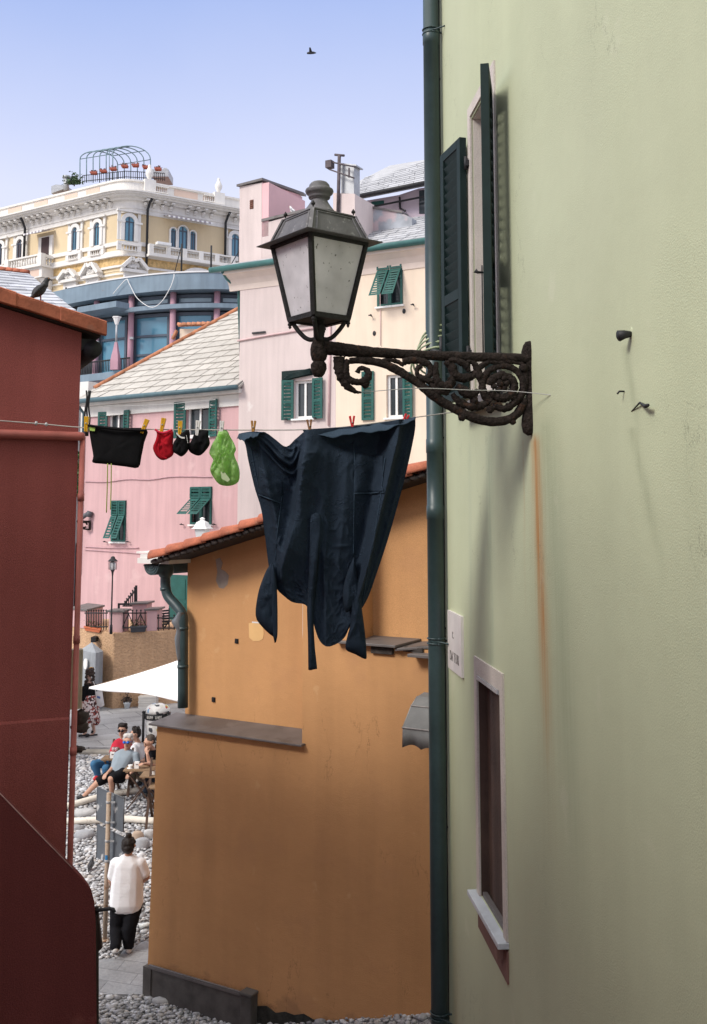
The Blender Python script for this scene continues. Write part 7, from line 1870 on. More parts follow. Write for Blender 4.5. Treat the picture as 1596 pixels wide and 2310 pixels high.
rb_ = 0.26; m = MB(); m.lathe([(rb_-.02, bz+.04), (rb_-.01, zb3(1619))], (BB.x, BB.y, 0), 22)
ST = NT('stickered_metal'); vo = ST.n('ShaderNodeTexVoronoi'); vo.inputs['Scale'].default_value = 14; ST.l(ST.tc.outputs['Object'], vo.inputs['Vector'])
rmp = ST.n('ShaderNodeValToRGB'); rmp.color_ramp.interpolation = 'CONSTANT'
cols = [(0.0, (0.7, 0.7, 0.68)), (.3, (0.62, 0.6, 0.55)), (.42, (0.06, 0.06, 0.07)), (.52, (0.75, 0.74, 0.72)), (.66, (0.5, 0.05, 0.06)), (.70, (0.72, 0.7, 0.7)), (.80, (0.55, 0.5, 0.1)), (.83, (0.15, 0.3, 0.5)), (.87, (0.66, 0.64, 0.62))]
rmp.color_ramp.elements[0].color = cols[0][1]+(1,); rmp.color_ramp.elements[1].position = cols[1][0]; rmp.color_ramp.elements[1].color = cols[1][1]+(1,)
for p_, c4 in cols[2:]: e_ = rmp.color_ramp.elements.new(p_); e_.color = c4+(1,)
sp_c = ST.n('ShaderNodeSeparateColor'); ST.l(vo.outputs['Color'], sp_c.inputs[0]); ST.l(sp_c.outputs[0], rmp.inputs[0]); ST.fin(rmp.outputs[0], 0.5)
obj('bin_body', m, ST.m, bn, world=True)
m = MB(); m.lathe([(rb_+.015, zb3(1620)), (rb_+.015, zb3(1607)), (rb_-.02, zb3(1606))], (BB.x, BB.y, 0), 22); bd_ = obj('band', m, IRON, bn, world=True)
m = MB(); rr = random.Random(6)
for k in range(11):
    g = -pi/2-0.75+k*0.10+(0.18 if k > 5 else 0); c = Vector((BB.x+(rb_+.018)*cos(g), BB.y+(rb_+.018)*sin(g), zb3(1613.5))); t_ = Vector((-sin(g), cos(g), 0)); m.bar(c-Vector((0, 0, .03)), c+Vector((0, 0, .03)), .008, .004); m.bar(c+Vector((0, 0, rr.choice((-.03, 0, .03)))), c+t_*.016+Vector((0, 0, rr.choice((-.03, 0, .03)))), .008, .004)
obj('band_lettering', m, WHITEPAINT, bd_, world=True)
m = MB(); m.lathe([(rb_+.02, zb3(1606.5)), (rb_, zb3(1600)), (rb_*.8, zb3(1592)), (rb_*.45, zb3(1587.5)), (.02, zb3(1586))], (BB.x, BB.y, 0), 22); obj('dome_lid', m, ST.m, bn, world=True)
for k in range(3):
    g = radians(205)+k*2*pi/3; m = MB(); c = Vector((BB.x+(rb_+.05)*cos(g), BB.y+(rb_+.05)*sin(g), 0)); m.tube([gv(c, bz), gv(c, zb3(1606))], 0.028, 8); m.sphere(gv(c, zb3(1604)), .035, 8, 6); obj('post', m, IRON, bn, world=True)
LOG = M('bleached_driftwood', (0.72, 0.68, 0.60), 0.85, 0.12, 3, 0.25, 25, spot=(8, 0.66, (0.25, 0.19, 0.14), 0.6))
for lab, pts, r in (('upper bleached driftwood log lying behind the sign', [(120, 1836), (171, 1822), (212, 1810), (250, 1800), (300, 1793), (352, 1787), (400, 1782)], .055), ('lower bleached driftwood log lying level behind the sign', [(120, 1862), (170, 1862), (212, 1860), (280, 1857), (346, 1861), (400, 1862)], .056)):
    P = [GH(px, py)+Vector((0, 0, r*1.25)) for px, py in pts]; o = thing('driftwood_log', lab, 'log', P[3]-Vector((0, 0, r)), 'driftwood logs on the slipway'); m = MB(); m.tube(spline(P, 4), r, 12, jit=0.05); obj('trunk', m, LOG, o, world=True)
SB = GH(237, 2122); sg = thing('sign_post', 'rusty sign pole carrying two grey sign boards seen from behind', 'sign', SB)
def sy(y): return V(238, y, SB.y).z
m = MB(); m.tube([SB, Vector((SB.x+.005, SB.y, sy(1790)))], 0.033, 12); m.lathe([(.06, 0), (.06, .02), (.035, .025)], SB, 12); m.lathe([(0.034, 0), (0.034, .006), (0.02, .012)], (SB.x+.005, SB.y, sy(1790)), 12)
obj('pole', m, M('rusty_beige_pole', (0.42, 0.33, 0.25), 0.75, 0.2, 6, 0.15, 40, spot=(5, 0.56, (0.28, 0.12, 0.05), 0.8), streak=.2), sg, world=True)
SBACK = M('grey_sign_back', (0.10, 0.112, 0.128), 0.6, 0.10, 5, 0.1, 60, spot=(5, 0.63, (0.55, 0.55, 0.54), 0.8), fine=.12)
for y0, y1, y2, y3 in ((1778, 1851, 1806, 1882), (1863, 1936, 1890, 1963)):
    YL, YR = SB.y+0.38, SB.y-0.20; P = [V(215, y1, YL), V(275, y3, YR), V(275, y2, YR), V(215, y0, YL)]; P[0].xy = P[3].xy; P[1].xy = P[2].xy; P[1].z = P[0].z; P[2].z = P[3].z
    nn = (P[1]-P[0]).cross(P[3]-P[0]).normalized(); o_ = Vector((0.02, .055, 0))
    m = MB(); m.prism([p+o_ for p in P], nn*-0.012)
    for i in range(4): m.tube([P[i]+o_, P[(i+1) % 4]+o_], 0.008, 6)
    bd = obj('sign_board', m, SBACK, sg, world=True)
    for t in (0.2, 0.8):
        z = lerp(P[0].z, P[3].z, t); m = MB(); m.lathe([(0.037, -.015), (0.039, -.013), (0.039, .013), (.037, .015)], (SB.x+.003, SB.y, z), 12); m.bar(Vector((SB.x+.03, SB.y-.01, z)), Vector((SB.x+.10, SB.y-.02, z)), .02, .02); obj('clamp', m, ZINC, sg, world=True)
m = MB(); c = Vector((SB.x, SB.y-.0, sy(1933))); m.add([c+Vector((.0345*sin(g), -.0345*cos(g), .032*s)) for s in (-1, 1) for g in (-.7, -.35, 0, .35, .7)], [(i, i+1, 6+i, 5+i) for i in range(4)]); obj('blue_sticker', m, M('blue_sticker', (0.04, 0.20, 0.42), 0.5, .3, 30), sg, world=True)
bp = GH(324, 2098); bo = thing('plastic_bottle', 'crushed clear plastic bottle with green cap among the cobbles', 'bottle', bp); m = MB(); m.tube([bp+Vector((-.06, 0, .05)), bp+Vector((.05, .03, .06)), bp+Vector((.08, .04, .065)), bp+Vector((.1, .045, .07))], [.03, .032, .02, .012], 10); obj('bottle_body', m, M('clear_plastic', (0.7, 0.74, 0.74), 0.15, .1, 9), bo, world=True)
m = MB(); m.tube([bp+Vector((.1, .045, .07)), bp+Vector((.12, .05, .072))], .014, 8); obj('cap', m, M('green_cap', (0.1, 0.5, 0.2), .4), bo, world=True)

# ------------------------------------------------------------------ organic bodies (overlapping tapered balls fused into one skin)
def fused(name, S, mat, parent, voxel=0.011, iters=4, noise_=0.0, nsc=30):
    mb = MB()
    for c, r in S:
        c = Vector(c); r3 = r if isinstance(r, (tuple, list)) else (r, r, r)
        mb.add([c+Vector((v.x*r3[0], v.y*r3[1], v.z*r3[2])) for v in IV], IF, True)
    me = bpy.data.meshes.new(name+'_raw'); me.from_pydata([tuple(p) for p in mb.v], [], mb.f)
    t = bpy.data.objects.new(name+'_raw', me); COL.objects.link(t)
    q = t.modifiers.new('r', 'REMESH'); q.mode = 'VOXEL'; q.voxel_size = voxel
    q = t.modifiers.new('s', 'SMOOTH'); q.factor = 0.5; q.iterations = iters
    dg = bpy.context.evaluated_depsgraph_get(); m2 = bpy.data.meshes.new_from_object(t.evaluated_get(dg))
    bpy.data.objects.remove(t)
    if noise_:
        for v in m2.vertices:
            v.co += v.normal*noise_*noise.noise(v.co*nsc)
    m2.transform(ROOT[parent].inverted()); m2.polygons.foreach_set('use_smooth', [True]*len(m2.polygons)); m2.materials.clear(); m2.materials.append(mat); m2.name = name
    o = bpy.data.objects.new(name, m2); COL.objects.link(o); o.parent = parent; ROOT[o] = ROOT[parent]
    return o
def chain(S, pts, rs):
    for i in range(len(pts)-1):
        a, b = Vector(pts[i]), Vector(pts[i+1]); L = (b-a).length; n = max(2, int(L/(min(rs[i], rs[i+1])*0.55))+1)
        for k in range(n+1): t = k/n; S.append((a.lerp(b, t), lerp(rs[i], rs[i+1], t)))
def hand(S, wr, d, side, s=1.0, curl=0.5):
    d = d.normalized(); lat = d.cross(side).normalized(); pn = lat.cross(d).normalized()
    for t, w_ in ((.025, .016), (.055, .022), (.08, .024)):
        for k in (-1, 0, 1): S.append((wr+d*t*s+lat*w_*k*s, .0165*s))
    for k, (o_, L) in enumerate(((-.032, .068), (-.011, .080), (.011, .075), (.032, .058))):
        a = wr+d*.085*s+lat*o_*s; b = a+(d*cos(curl*.6)+pn*sin(curl*.6))*L*.55*s+lat*o_*.15; c = b+(d*cos(curl*1.7)+pn*sin(curl*1.7))*L*.5*s
        chain(S, [a, b, c], [.0098*s, .0090*s, .0078*s])
    a = wr+d*.03*s-lat*.026*s; b = a+(d*.55-lat*.7+pn*.3).normalized()*.036*s; c = b+(d*.8-lat*.2+pn*.5).normalized()*.03*s
    chain(S, [a, b, c], [.0125*s, .011*s, .009*s])
def headballs(S, c, fd, s=1.0):
    up = Vector((0, 0, 1)); fd = fd.normalized(); sd = fd.cross(up).normalized(); up = sd.cross(fd).normalized()
    S += [(c+up*.022*s-fd*.012*s, .088*s), (c+up*.01*s+fd*.02*s, .078*s), (c-up*.05*s+fd*.028*s, .060*s), (c-up*.088*s+fd*.050*s, .034*s), (c-up*.07*s+fd*.03*s+sd*.025*s, .04*s), (c-up*.07*s+fd*.03*s-sd*.025*s, .04*s)]
    chain(S, [c+up*.012*s+fd*.092*s, c-up*.022*s+fd*.108*s], [.011*s, .015*s])
    S += [(c-up*.052*s+fd*.083*s, .017*s), (c+up*.02*s+fd*.075*s+sd*.03*s, .025*s), (c+up*.02*s+fd*.075*s-sd*.03*s, .025*s)]
    for k in (-1, 1): S += [(c-up*.005*s+sd*.084*s*k-fd*.005*s, .018*s), (c+up*.012*s+sd*.088*s*k-fd*.010*s, .016*s)]
def face(parent, c, fd, s=1.0, glasses=None):
    up = Vector((0, 0, 1)); fd = fd.normalized(); sd = fd.cross(up).normalized(); up = sd.cross(fd).normalized(); m = MB()
    for k in (-1, 1): m.sphere(c+up*.012*s+fd*.088*s+sd*.031*s*k, .013*s, 8, 6)
    obj('eyes', m, EYEM, parent, world=True)
    m = MB(); m.tube([c-up*.058*s+fd*.096*s-sd*.022*s, c-up*.060*s+fd*.102*s, c-up*.058*s+fd*.096*s+sd*.022*s], .005*s, 6); obj('mouth', m, LIPM, parent, world=True)
    m = MB()
    for k in (-1, 1): m.tube([c+up*.036*s+fd*.090*s+sd*.046*s*k, c+up*.042*s+fd*.098*s+sd*.018*s*k], .006*s, 6)
    obj('eyebrows', m, BROWM, parent, world=True)
    if glasses:
        m = MB()
        for k in (-1, 1):
            m.sphere(c+up*.012*s+fd*.104*s+sd*.034*s*k, (.030*s, .030*s, .024*s), 12, 8); m.tube([c+up*.018*s+fd*.098*s+sd*.062*s*k, c+up*.012*s+fd*.0*s+sd*.094*s*k], .005*s, 6)
        m.tube([c+up*.014*s+fd*.115*s-sd*.012*s, c+up*.014*s+fd*.115*s+sd*.012*s], .005*s, 6); obj('sunglasses', m, glasses, parent, world=True)
EYEM = M('dark_eye', (0.03, 0.025, 0.02), .2); LIPM = M('lips', (0.34, 0.14, 0.12), .6); BROWM = M('eyebrow_hair', (0.05, 0.035, 0.025), .9)
SKIN = M('tanned_skin', (0.50, 0.29, 0.205), .55, .08, 8, spec=.3); SKINP = M('light_skin', (0.62, 0.41, 0.32), .55, .06, 8, spec=.3)
HAIRB = M('black_brown_hair', (0.018, 0.013, 0.011), .6, .4, 30, .6, 90); HAIRG = M('white_grey_hair', (0.55, 0.53, 0.50), .7, .2, 30, .6, 90); HAIRD = M('short_grey_brown_hair', (0.07, 0.055, 0.045), .8, .4, 40, .6, 120); HAIRC = M('dark_brown_curls', (0.035, 0.020, 0.014), .6, .6, 25, 1.0, 60)
def torso(S, pel, neck, lat, hw, dep, ex=0.0):
    """pelvis to neck base: half widths hw=(hip, waist, chest, shoulder), depths dep likewise"""
    for i in range(13):
        t = i/12; f = t*3; k = min(2, int(f)); w_ = lerp(hw[k], hw[k+1], f-k)+ex; d_ = lerp(dep[k], dep[k+1], f-k)+ex
        if t > .93: w_ *= .8; d_ *= .9
        c = pel.lerp(neck, t*.97); n = 5
        for j in range(n): S.append((c+lat*(w_-d_)*(2*j/(n-1)-1) if w_ > d_ else c, d_))
def person(label, group, J, fd, skin, hair, shirt, sleeve, legsmat, legfrac, shoe, hw, dep, glasses=None, hairfn=None, limb=1.0, at=None, ground=None, sh_long=0.0, headfd=None):
    root = thing('person', label, 'person', at if at is not None else J['pel'], group)
    hfd = headfd or fd
    lat = (J['shR']-J['shL']); lat.normalize()
    S = []; torso(S, J['pel'], J['neck']-Vector((0, 0, .05)), lat, hw, dep)
    chain(S, [J['neck']-Vector((0, 0, .06)), J['neck'], J['head']-Vector((0, 0, .05))], [.062, .054, .052]); headballs(S, J['head'], hfd, J.get('hs', 1.0))
    for k in 'LR':
        sgn = 1 if k == 'R' else -1
        chain(S, [J['neck']-Vector((0, 0, .07))+lat*.05*sgn, J['sh'+k], J['el'+k], J['wr'+k]], [.06*limb, .056*limb, .043*limb, .029])
        hd = J.get('hd'+k, (J['wr'+k]-J['el'+k])); hand(S, J['wr'+k], hd, J.get('hs'+k, Vector((0, 0, -1)) if abs(hd.normalized().z) < .8 else fd), curl=J.get('curl', .6))
        chain(S, [J['pel']+lat*.07*sgn, J['hip'+k], J['kn'+k], J['an'+k]], [.09*limb, .092*limb, .060*limb, .040]); chain(S, [J['an'+k]-Vector((0, 0, .02)), J['toe'+k]], [.038, .03])
    fused('body', S, skin, root, .0105)
    face(root, J['head'], hfd, J.get('hs', 1.0), glasses)
    Hs = []; hairfn(Hs, J['head'], hfd.normalized(), J.get('hs', 1.0)); fused('hair', Hs, hair, root, .012, 2, .008, 45)
    S = []; torso(S, J['pel']-Vector((0, 0, sh_long)), J['neck']-Vector((0, 0, .055)), lat, hw, dep, .020)
    for k in 'LR':
        sgn = 1 if k == 'R' else -1; e = J['sh'+k].lerp(J['el'+k], sleeve)
        chain(S, [J['neck']-Vector((0, 0, .085))+lat*.05*sgn, J['sh'+k], e], [.066*limb, .072*limb, .066*limb])
    fused('shirt', S, shirt, root, .012, 6, .004, 9)
    S = []
    for k in 'LR':
        sgn = 1 if k == 'R' else -1; hp_ = J['hip'+k]; pts = [J['pel']+lat*.06*sgn, hp_, J['kn'+k]]; rs = [.105*limb, .105*limb, .082*limb]
        if legfrac <= 1: pts[2] = hp_.lerp(J['kn'+k], legfrac); rs[2] = .092*limb
        else: pts.append(J['kn'+k].lerp(J['an'+k], legfrac-1)); rs.append(.066*limb)
        chain(S, pts, rs)
    for i in range(3): c = J['pel']+Vector((0, 0, -.10+.035*i)); [S.append((c+lat*(hw[0]-dep[0])*j, dep[0]-.012)) for j in (-1, 0, 1)]
    fused('trousers' if legfrac > 1 else 'shorts', S, legsmat, root, .012, 3, .010, 12)
    for k in 'LR':
        S = []; a, t = J['an'+k]-Vector((0, 0, .03)), J['toe'+k]; bk = a+(a-t).normalized()*.035-Vector((0, 0, .015)); chain(S, [bk, a.lerp(t, .4), t], [.042, .044, .036]); fused('shoe', S, shoe, root, .011, 2)
    return root
def hair_short(S, c, fd, s):
    up = Vector((0, 0, 1)); sd = fd.cross(up)
    for a in range(9):
        for b in range(5):
            g = 2*pi*a/9; e = .25+.28*b; v = up*sin(e)+(fd*cos(g)+sd*sin(g))*cos(e)
            if v.dot(fd) > .62 and v.dot(up) < .72: continue
            if v.dot(up) < .05 and v.dot(fd) > -.1: continue
            S.append((c+up*.028*s-fd*.012*s+v*.080*s, .027*s))
    for k in (-1, 0, 1): S.append((c-fd*.075*s+sd*.04*k*s, .034*s)); S.append((c-fd*.07*s+sd*.035*k*s-up*.04*s, .026*s))
def hair_thick(S, c, fd, s):
    hair_short(S, c, fd, s); up = Vector((0, 0, 1)); sd = fd.cross(up)
    for k in range(7): g = -1.3+2.6*k/6; S.append((c+up*(.105+.012*(k % 2))*s+sd*.06*sin(g)*s+fd*.035*cos(g)*s, .034*s)); S.append((c+up*.11*s-fd*.04*s+sd*.055*sin(g)*s, .034*s))

# ------------------------------------------------------------------ the woman in white with her back to us
WY = 14.6
def J_(px, py, Y): return V(px, py, Y)
gw = GH(287, 2150)
def wp(px, py, dy=0.0): return V(px, py, WY+dy)
J = dict(pel=wp(286, 2026), neck=wp(290, 1934), head=wp(291, 1908), shL=wp(262, 1948), shR=wp(317, 1947), elL=wp(252, 1985, .02), elR=wp(331, 1978, .02), wrL=wp(254, 2000, .24), wrR=wp(318, 1992, .26),
         hipL=wp(268, 2040), hipR=wp(304, 2040), knL=wp(264, 2090, .02), knR=wp(293, 2092, -.04), anL=wp(261, 2134, -.16), anR=wp(290, 2139, .0), toeL=wp(258, 2147, -.05), toeR=wp(286, 2150, .12), curl=.8)
J['anR'].z = gz(J['anR'].x, J['anR'].y)+.09; J['toeR'].z = gz(J['toeR'].x, J['toeR'].y)+.045; J['anL'].z = gz(J['anL'].x, J['anL'].y)+.16; J['toeL'].z = gz(J['toeL'].x, J['toeL'].y)+.05
def hair_bun(S, c, fd, s):
    hair_short(S, c, fd, s); up = Vector((0, 0, 1)); sd = fd.cross(up)
    for k in range(9): g = 2*pi*k/9; S.append((c-fd*.05*s+(sd*cos(g)+up*sin(g))*.055*s, .040*s))
    S += [(c+up*.115*s-fd*.03*s, .036*s), (c+up*.145*s-fd*.035*s, .040*s), (c+up*.15*s-fd*.02*s+sd*.02*s, .03*s), (c-fd*.075*s-up*.02*s, .05*s)]
person('person with hair bun, white t-shirt and black trousers walking away past the sign', None, J, Vector((.05, 1, 0)), SKIN, HAIRB, cloth('white_tshirt', (0.86, 0.87, 0.90)), .72, cloth('black_trousers', (0.014, 0.014, 0.017)), 1.93, M('white_sneaker', (0.62, 0.60, 0.58), .6, .1, 9), (.215, .205, .19, .17), (.155, .145, .13, .11), hairfn=hair_bun, limb=1.18, at=gw, sh_long=.05)

# ------------------------------------------------------------------ woman in patterned skirt
KY = 23.1
def kp2(px, py, dy=0.0): return V(px, py, KY+dy)
gk = gv(V(203, 1660, KY), ZP); fdw = Vector((-.8, .6, 0)).normalized(); latw = Vector((.6, .8, 0))
pw = thing('person', 'person with long dark curls, black top and speckled red white skirt walking on the piazza', 'person', gk)
pel, nk, hd_ = kp2(204, 1578), kp2(203, 1540), kp2(202, 1519)
S = []; torso(S, pel, nk-Vector((0, 0, .05)), latw, (.155, .125, .14, .15), (.11, .10, .105, .08)); chain(S, [nk-Vector((0, 0, .05)), nk, hd_], [.05, .045, .045]); headballs(S, hd_, fdw, .95)
for sgn, kn, an, to in ((-1, kp2(199, 1622, -.1), kp2(194, 1650, -.1), kp2(188, 1657, -.12)), (1, kp2(209, 1624, .12), kp2(213, 1650, .1), kp2(205, 1658, .06))):
    chain(S, [pel+latw*.07*sgn, pel+latw*.08*sgn-Vector((0, 0, .08)), kn, an], [.08, .085, .052, .034]); chain(S, [an-Vector((0, 0, .02)), to], [.032, .024])
    sh_ = nk-Vector((0, 0, .1))+latw*.15*sgn; el = sh_+Vector((0, 0, -.27))-fdw*.03*sgn; wr = el+Vector((0, 0, -.22))+fdw*.05; chain(S, [sh_, el, wr], [.045, .035, .026]); hand(S, wr, Vector((0, 0, -1)), latw*sgn, .95)
fused('body', S, SKINP, pw, .011); face(pw, hd_, fdw, .95)
S = []; torso(S, pel, nk-Vector((0, 0, .06)), latw, (.15, .125, .14, .15), (.11, .10, .105, .08), .012)
for sgn in (-1, 1): sh_ = nk-Vector((0, 0, .1))+latw*.15*sgn; chain(S, [nk-Vector((0, 0, .08)), sh_, sh_+Vector((0, 0, -.24))], [.05, .056, .048])
fused('top', S, BLK, pw, .012)
SKT = NT('speckled_skirt'); vv = SKT.n('ShaderNodeTexVoronoi'); vv.inputs['Scale'].default_value = 26; SKT.l(SKT.tc.outputs['Object'], vv.inputs['Vector']); s3 = SKT.n('ShaderNodeSeparateColor'); SKT.l(vv.outputs['Color'], s3.inputs[0])
SKT.fin(SKT.mix(SKT.rng(s3.outputs[0], .5, .55, 0, 1), SKT.mix(SKT.rng(s3.outputs[1], .5, .55, 0, 1), (0.28, 0.07, 0.06), (0.06, 0.03, 0.03)), (0.66, 0.58, 0.56)), .9)
m = MB(); zs_ = [pel.z+.10, pel.z, pel.z-.12, pel.z-.3, pel.z-.5]; rs_ = [(.135, .115), (.175, .14), (.185, .16), (.18, .17), (.185, .18)]
nn = 28; vs = [Vector((pel.x-.0+.06*(pel.z-z)*1.4, pel.y, 0))+latw*(r[0]*cos(g)*(1+.05*sin(7*g)*(pel.z-z > .1)))+fdw*(r[1]*sin(g)*(1+.05*sin(7*g)*(pel.z-z > .1)))+Vector((0, 0, z-.03*sin(3*g)*(pel.z-z > .4))) for z, r in zip(zs_, rs_) for g in [2*pi*k/nn for k in range(nn)]]
m.add(vs, [(i*nn+k, i*nn+(k+1) % nn, (i+1)*nn+(k+1) % nn, (i+1)*nn+k) for i in range(4) for k in range(nn)], True); obj('skirt', m, SKT.m, pw, world=True, solid=.008)
S = []; zup = Vector((0, 0, 1)); rr = random.Random(9)
hair_short(S, hd_, fdw, .95)
for k in range(60):
    g = rr.uniform(-1.7, 1.7); dz = rr.uniform(-.30, .10); S.append((hd_-fdw*.085*cos(g)+latw*.105*sin(g)+zup*dz, rr.uniform(.022, .036)))
fused('hair', S, HAIRC, pw, .012, 1, .014, 40)
m = MB(); m.tube([hd_+zup*.12-fdw*.05+latw*-.05, hd_+zup*.135-fdw*.05, hd_+zup*.12-fdw*.05+latw*.05], .012, 6); obj('hair_clip', m, M('tortoise_clip', (0.45, 0.26, 0.10), .4), pw, world=True)
for an, to in ((kp2(194, 1650, -.1), kp2(188, 1657, -.12)), (kp2(213, 1650, .1), kp2(205, 1658, .06))):
    m = MB(); d = (to-an); d.z = 0; d.normalize(); zz = min(an.z-.075, to.z-.03); m.obox(gv((an+to)/2+d*.01, zz+.012), d*.115, Vector((-d.y, d.x, 0))*.042, Vector((0, 0, .02))); m.tube([gv(an, an.z+.02)+d*.03, an+d*.05-Vector((0, 0, .03))], .03, 6); m.obox(gv(an, zz+.005)-d*.03, d*.035, Vector((-d.y, d.x, 0))*.036, Vector((0, 0, .03))); obj('sandal', m, IRON, pw, world=True)
tb0 = kp2(222, 1566, -.08); tg = thing('tote_bag', 'white cloth tote bag with blue print on the shoulder of the skirted person', 'bag', gv(tb0, tb0.z-.25)); m = MB()
m.grid(lambda u, v: tb0+Vector((-.07+.16*u+.05*v, -.03*sin(pi*u)*sin(pi*v), .06-.30*v-.03*sin(pi*u)*v)), 10, 10); m.grid(lambda u, v: tb0+Vector((-.07+.16*u+.05*v, .02+.03*sin(pi*u)*sin(pi*v), .06-.30*v-.03*sin(pi*u)*v)), 10, 10); obj('cloth', m, cloth('natural_tote_cloth', (0.68, 0.66, 0.65)), tg, world=True)
m = MB(); m.tube(spline([tb0+Vector((-.06, 0, .05)), kp2(214, 1545, -.06), kp2(210, 1537, -.0), kp2(217, 1550, .04), tb0+Vector((.07, .02, .05))], 5), .010, 6); obj('strap', m, cloth('tote_strap', (0.6, 0.58, 0.56)), tg, world=True)
m = MB(); m.obox(tb0+Vector((.02, -.035, -.06)), Vector((.035, 0, -.01)), Vector((0, .003, 0)), Vector((0, 0, .022))); obj('blue_print', m, M('blue_print', (0.10, 0.16, 0.36), .8), tg, world=True)

# ------------------------------------------------------------------ cafe group on the slipway
GRP = 'people sitting at the cafe tables'
def fx_(J, ks):
    for k in ks: J[k].z = max(J[k].z, gz(J[k].x, J[k].y)+(.045 if k.startswith('toe') else .09))
    return J
J = dict(pel=V(268, 1741, 19.45), neck=V(286, 1693, 19.55), head=V(289, 1673, 19.5), shL=V(266, 1703, 19.55), shR=V(307, 1704, 19.5), elL=V(257, 1730, 19.45), wrL=V(243, 1744, 19.25), elR=V(312, 1730, 19.45), wrR=V(296, 1744, 19.25),
         hipL=V(257, 1745, 19.4), hipR=V(278, 1746, 19.3), knL=V(222, 1764, 19.2), knR=V(251, 1757, 18.95), anL=V(192, 1799, 19.2), anR=V(253, 1790, 19.05), toeL=V(177, 1804, 19.2), toeR=V(249, 1802, 18.95))
fx_(J, ('anL', 'anR', 'toeL', 'toeR'))
person('white haired person in blue mirror sunglasses, grey t-shirt and black shorts lounging', GRP, J, Vector((-.1, -1, -.06)), SKIN, HAIRG, cloth('grey_blue_tshirt', (0.27, 0.32, 0.36)), .75, cloth('black_shorts', (0.013, 0.013, 0.015)), .86, M('black_shoe', (0.02, 0.02, 0.022), .6), (.165, .155, .165, .175), (.12, .125, .12, .09), glasses=M('blue_mirror_lens', (0.02, 0.14, 0.55), .12, .1, 5, metal=.3), hairfn=hair_thick, at=gv(J['toeR'], gz(J['toeR'].x, J['toeR'].y)))
J = dict(pel=V(262, 1722, 20.75), neck=V(277, 1668, 20.85), head=V(277, 1648, 20.8), shL=V(260, 1681, 20.85), shR=V(292, 1682, 20.9), elL=V(252, 1704, 20.6), wrL=V(262, 1704, 20.4), elR=V(296, 1706, 20.8), wrR=V(285, 1712, 20.5),
         hipL=V(248, 1722, 20.6), hipR=V(264, 1727, 20.55), knL=V(213, 1724, 20.25), knR=V(240, 1733, 20.1), anL=V(221, 1760, 20.3), anR=V(240, 1768, 20.15), toeL=V(214, 1768, 20.2), toeR=V(234, 1777, 20.0))
fx_(J, ('anL', 'anR', 'toeL', 'toeR'))
person('person with dark curly hair, dark sunglasses, red t-shirt and blue jeans at the rear table', GRP, J, Vector((-.15, -1, 0)), SKIN, HAIRB, cloth('red_tshirt', (0.52, 0.035, 0.06)), .75, cloth('blue_jeans', (0.055, 0.15, 0.27)), 1.88, M('red_shoe', (0.55, 0.03, 0.04), .6), (.15, .14, .15, .165), (.11, .11, .11, .085), glasses=M('dark_lens', (0.01, 0.01, 0.012), .15), hairfn=hair_thick, at=gv(J['toeR'], gz(J['toeR'].x, J['toeR'].y)))
J = dict(pel=V(324, 1732, 20.35), neck=V(313, 1677, 20.35), head=V(306, 1656, 20.3), shL=V(303, 1688, 20.2), shR=V(330, 1690, 20.5), elL=V(303, 1710, 20.0), wrL=V(290, 1712, 19.8), elR=V(328, 1716, 20.2), wrR=V(312, 1720, 19.95),
         hipL=V(315, 1734, 20.2), hipR=V(333, 1736, 20.3), knL=V(298, 1741, 19.85), knR=V(318, 1745, 19.9), anL=V(300, 1775, 20.0), anR=V(320, 1777, 20.0), toeL=V(292, 1779, 19.9), toeR=V(312, 1781, 19.9))
fx_(J, ('anL', 'anR', 'toeL', 'toeR'))
person('person with dark hair and white t-shirt looking left at the table', GRP, J, Vector((-.9, -.25, 0)), SKIN, HAIRB, cloth('white_tee', (0.70, 0.70, 0.72)), .7, cloth('beige_trousers', (0.34, 0.29, 0.22)), 1.9, M('dark_shoe', (0.03, 0.03, 0.03), .6), (.15, .14, .15, .165), (.11, .11, .11, .085), hairfn=hair_thick, at=gv(J['toeR'], gz(J['toeR'].x, J['toeR'].y)), headfd=Vector((-.95, .1, -.05)))
J = dict(pel=V(353, 1745, 19.75), neck=V(346, 1692, 19.5), head=V(337, 1674, 19.35), shL=V(337, 1704, 19.35), shR=V(362, 1706, 19.6), elL=V(338, 1724, 19.1), wrL=V(333, 1702, 19.08), elR=V(350, 1725, 19.15), wrR=V(329, 1723, 18.95), hdL=V(329, 1688, 19.12)-V(333, 1702, 19.08), hsL=Vector((.4, .9, 0)),
         hipL=V(345, 1748, 19.6), hipR=V(360, 1750, 19.7), knL=V(330, 1757, 19.2), knR=V(346, 1760, 19.25), anL=V(332, 1792, 19.35), anR=V(350, 1795, 19.35), toeL=V(326, 1796, 19.25), toeR=V(344, 1798, 19.25))
fx_(J, ('anL', 'anR', 'toeL', 'toeR'))
person('person with short hair and black t-shirt hiding their face in a hand', GRP, J, Vector((-.75, -.65, 0)), SKIN, HAIRD, cloth('black_tee', (0.014, 0.014, 0.017)), .65, cloth('dark_jeans', (0.03, 0.04, 0.06)), 1.9, M('grey_shoe', (0.1, 0.1, 0.1), .6), (.16, .155, .165, .175), (.12, .12, .12, .09), hairfn=hair_short, at=gv(J['toeR'], gz(J['toeR'].x, J['toeR'].y)), headfd=Vector((-.75, -.55, -.35)))
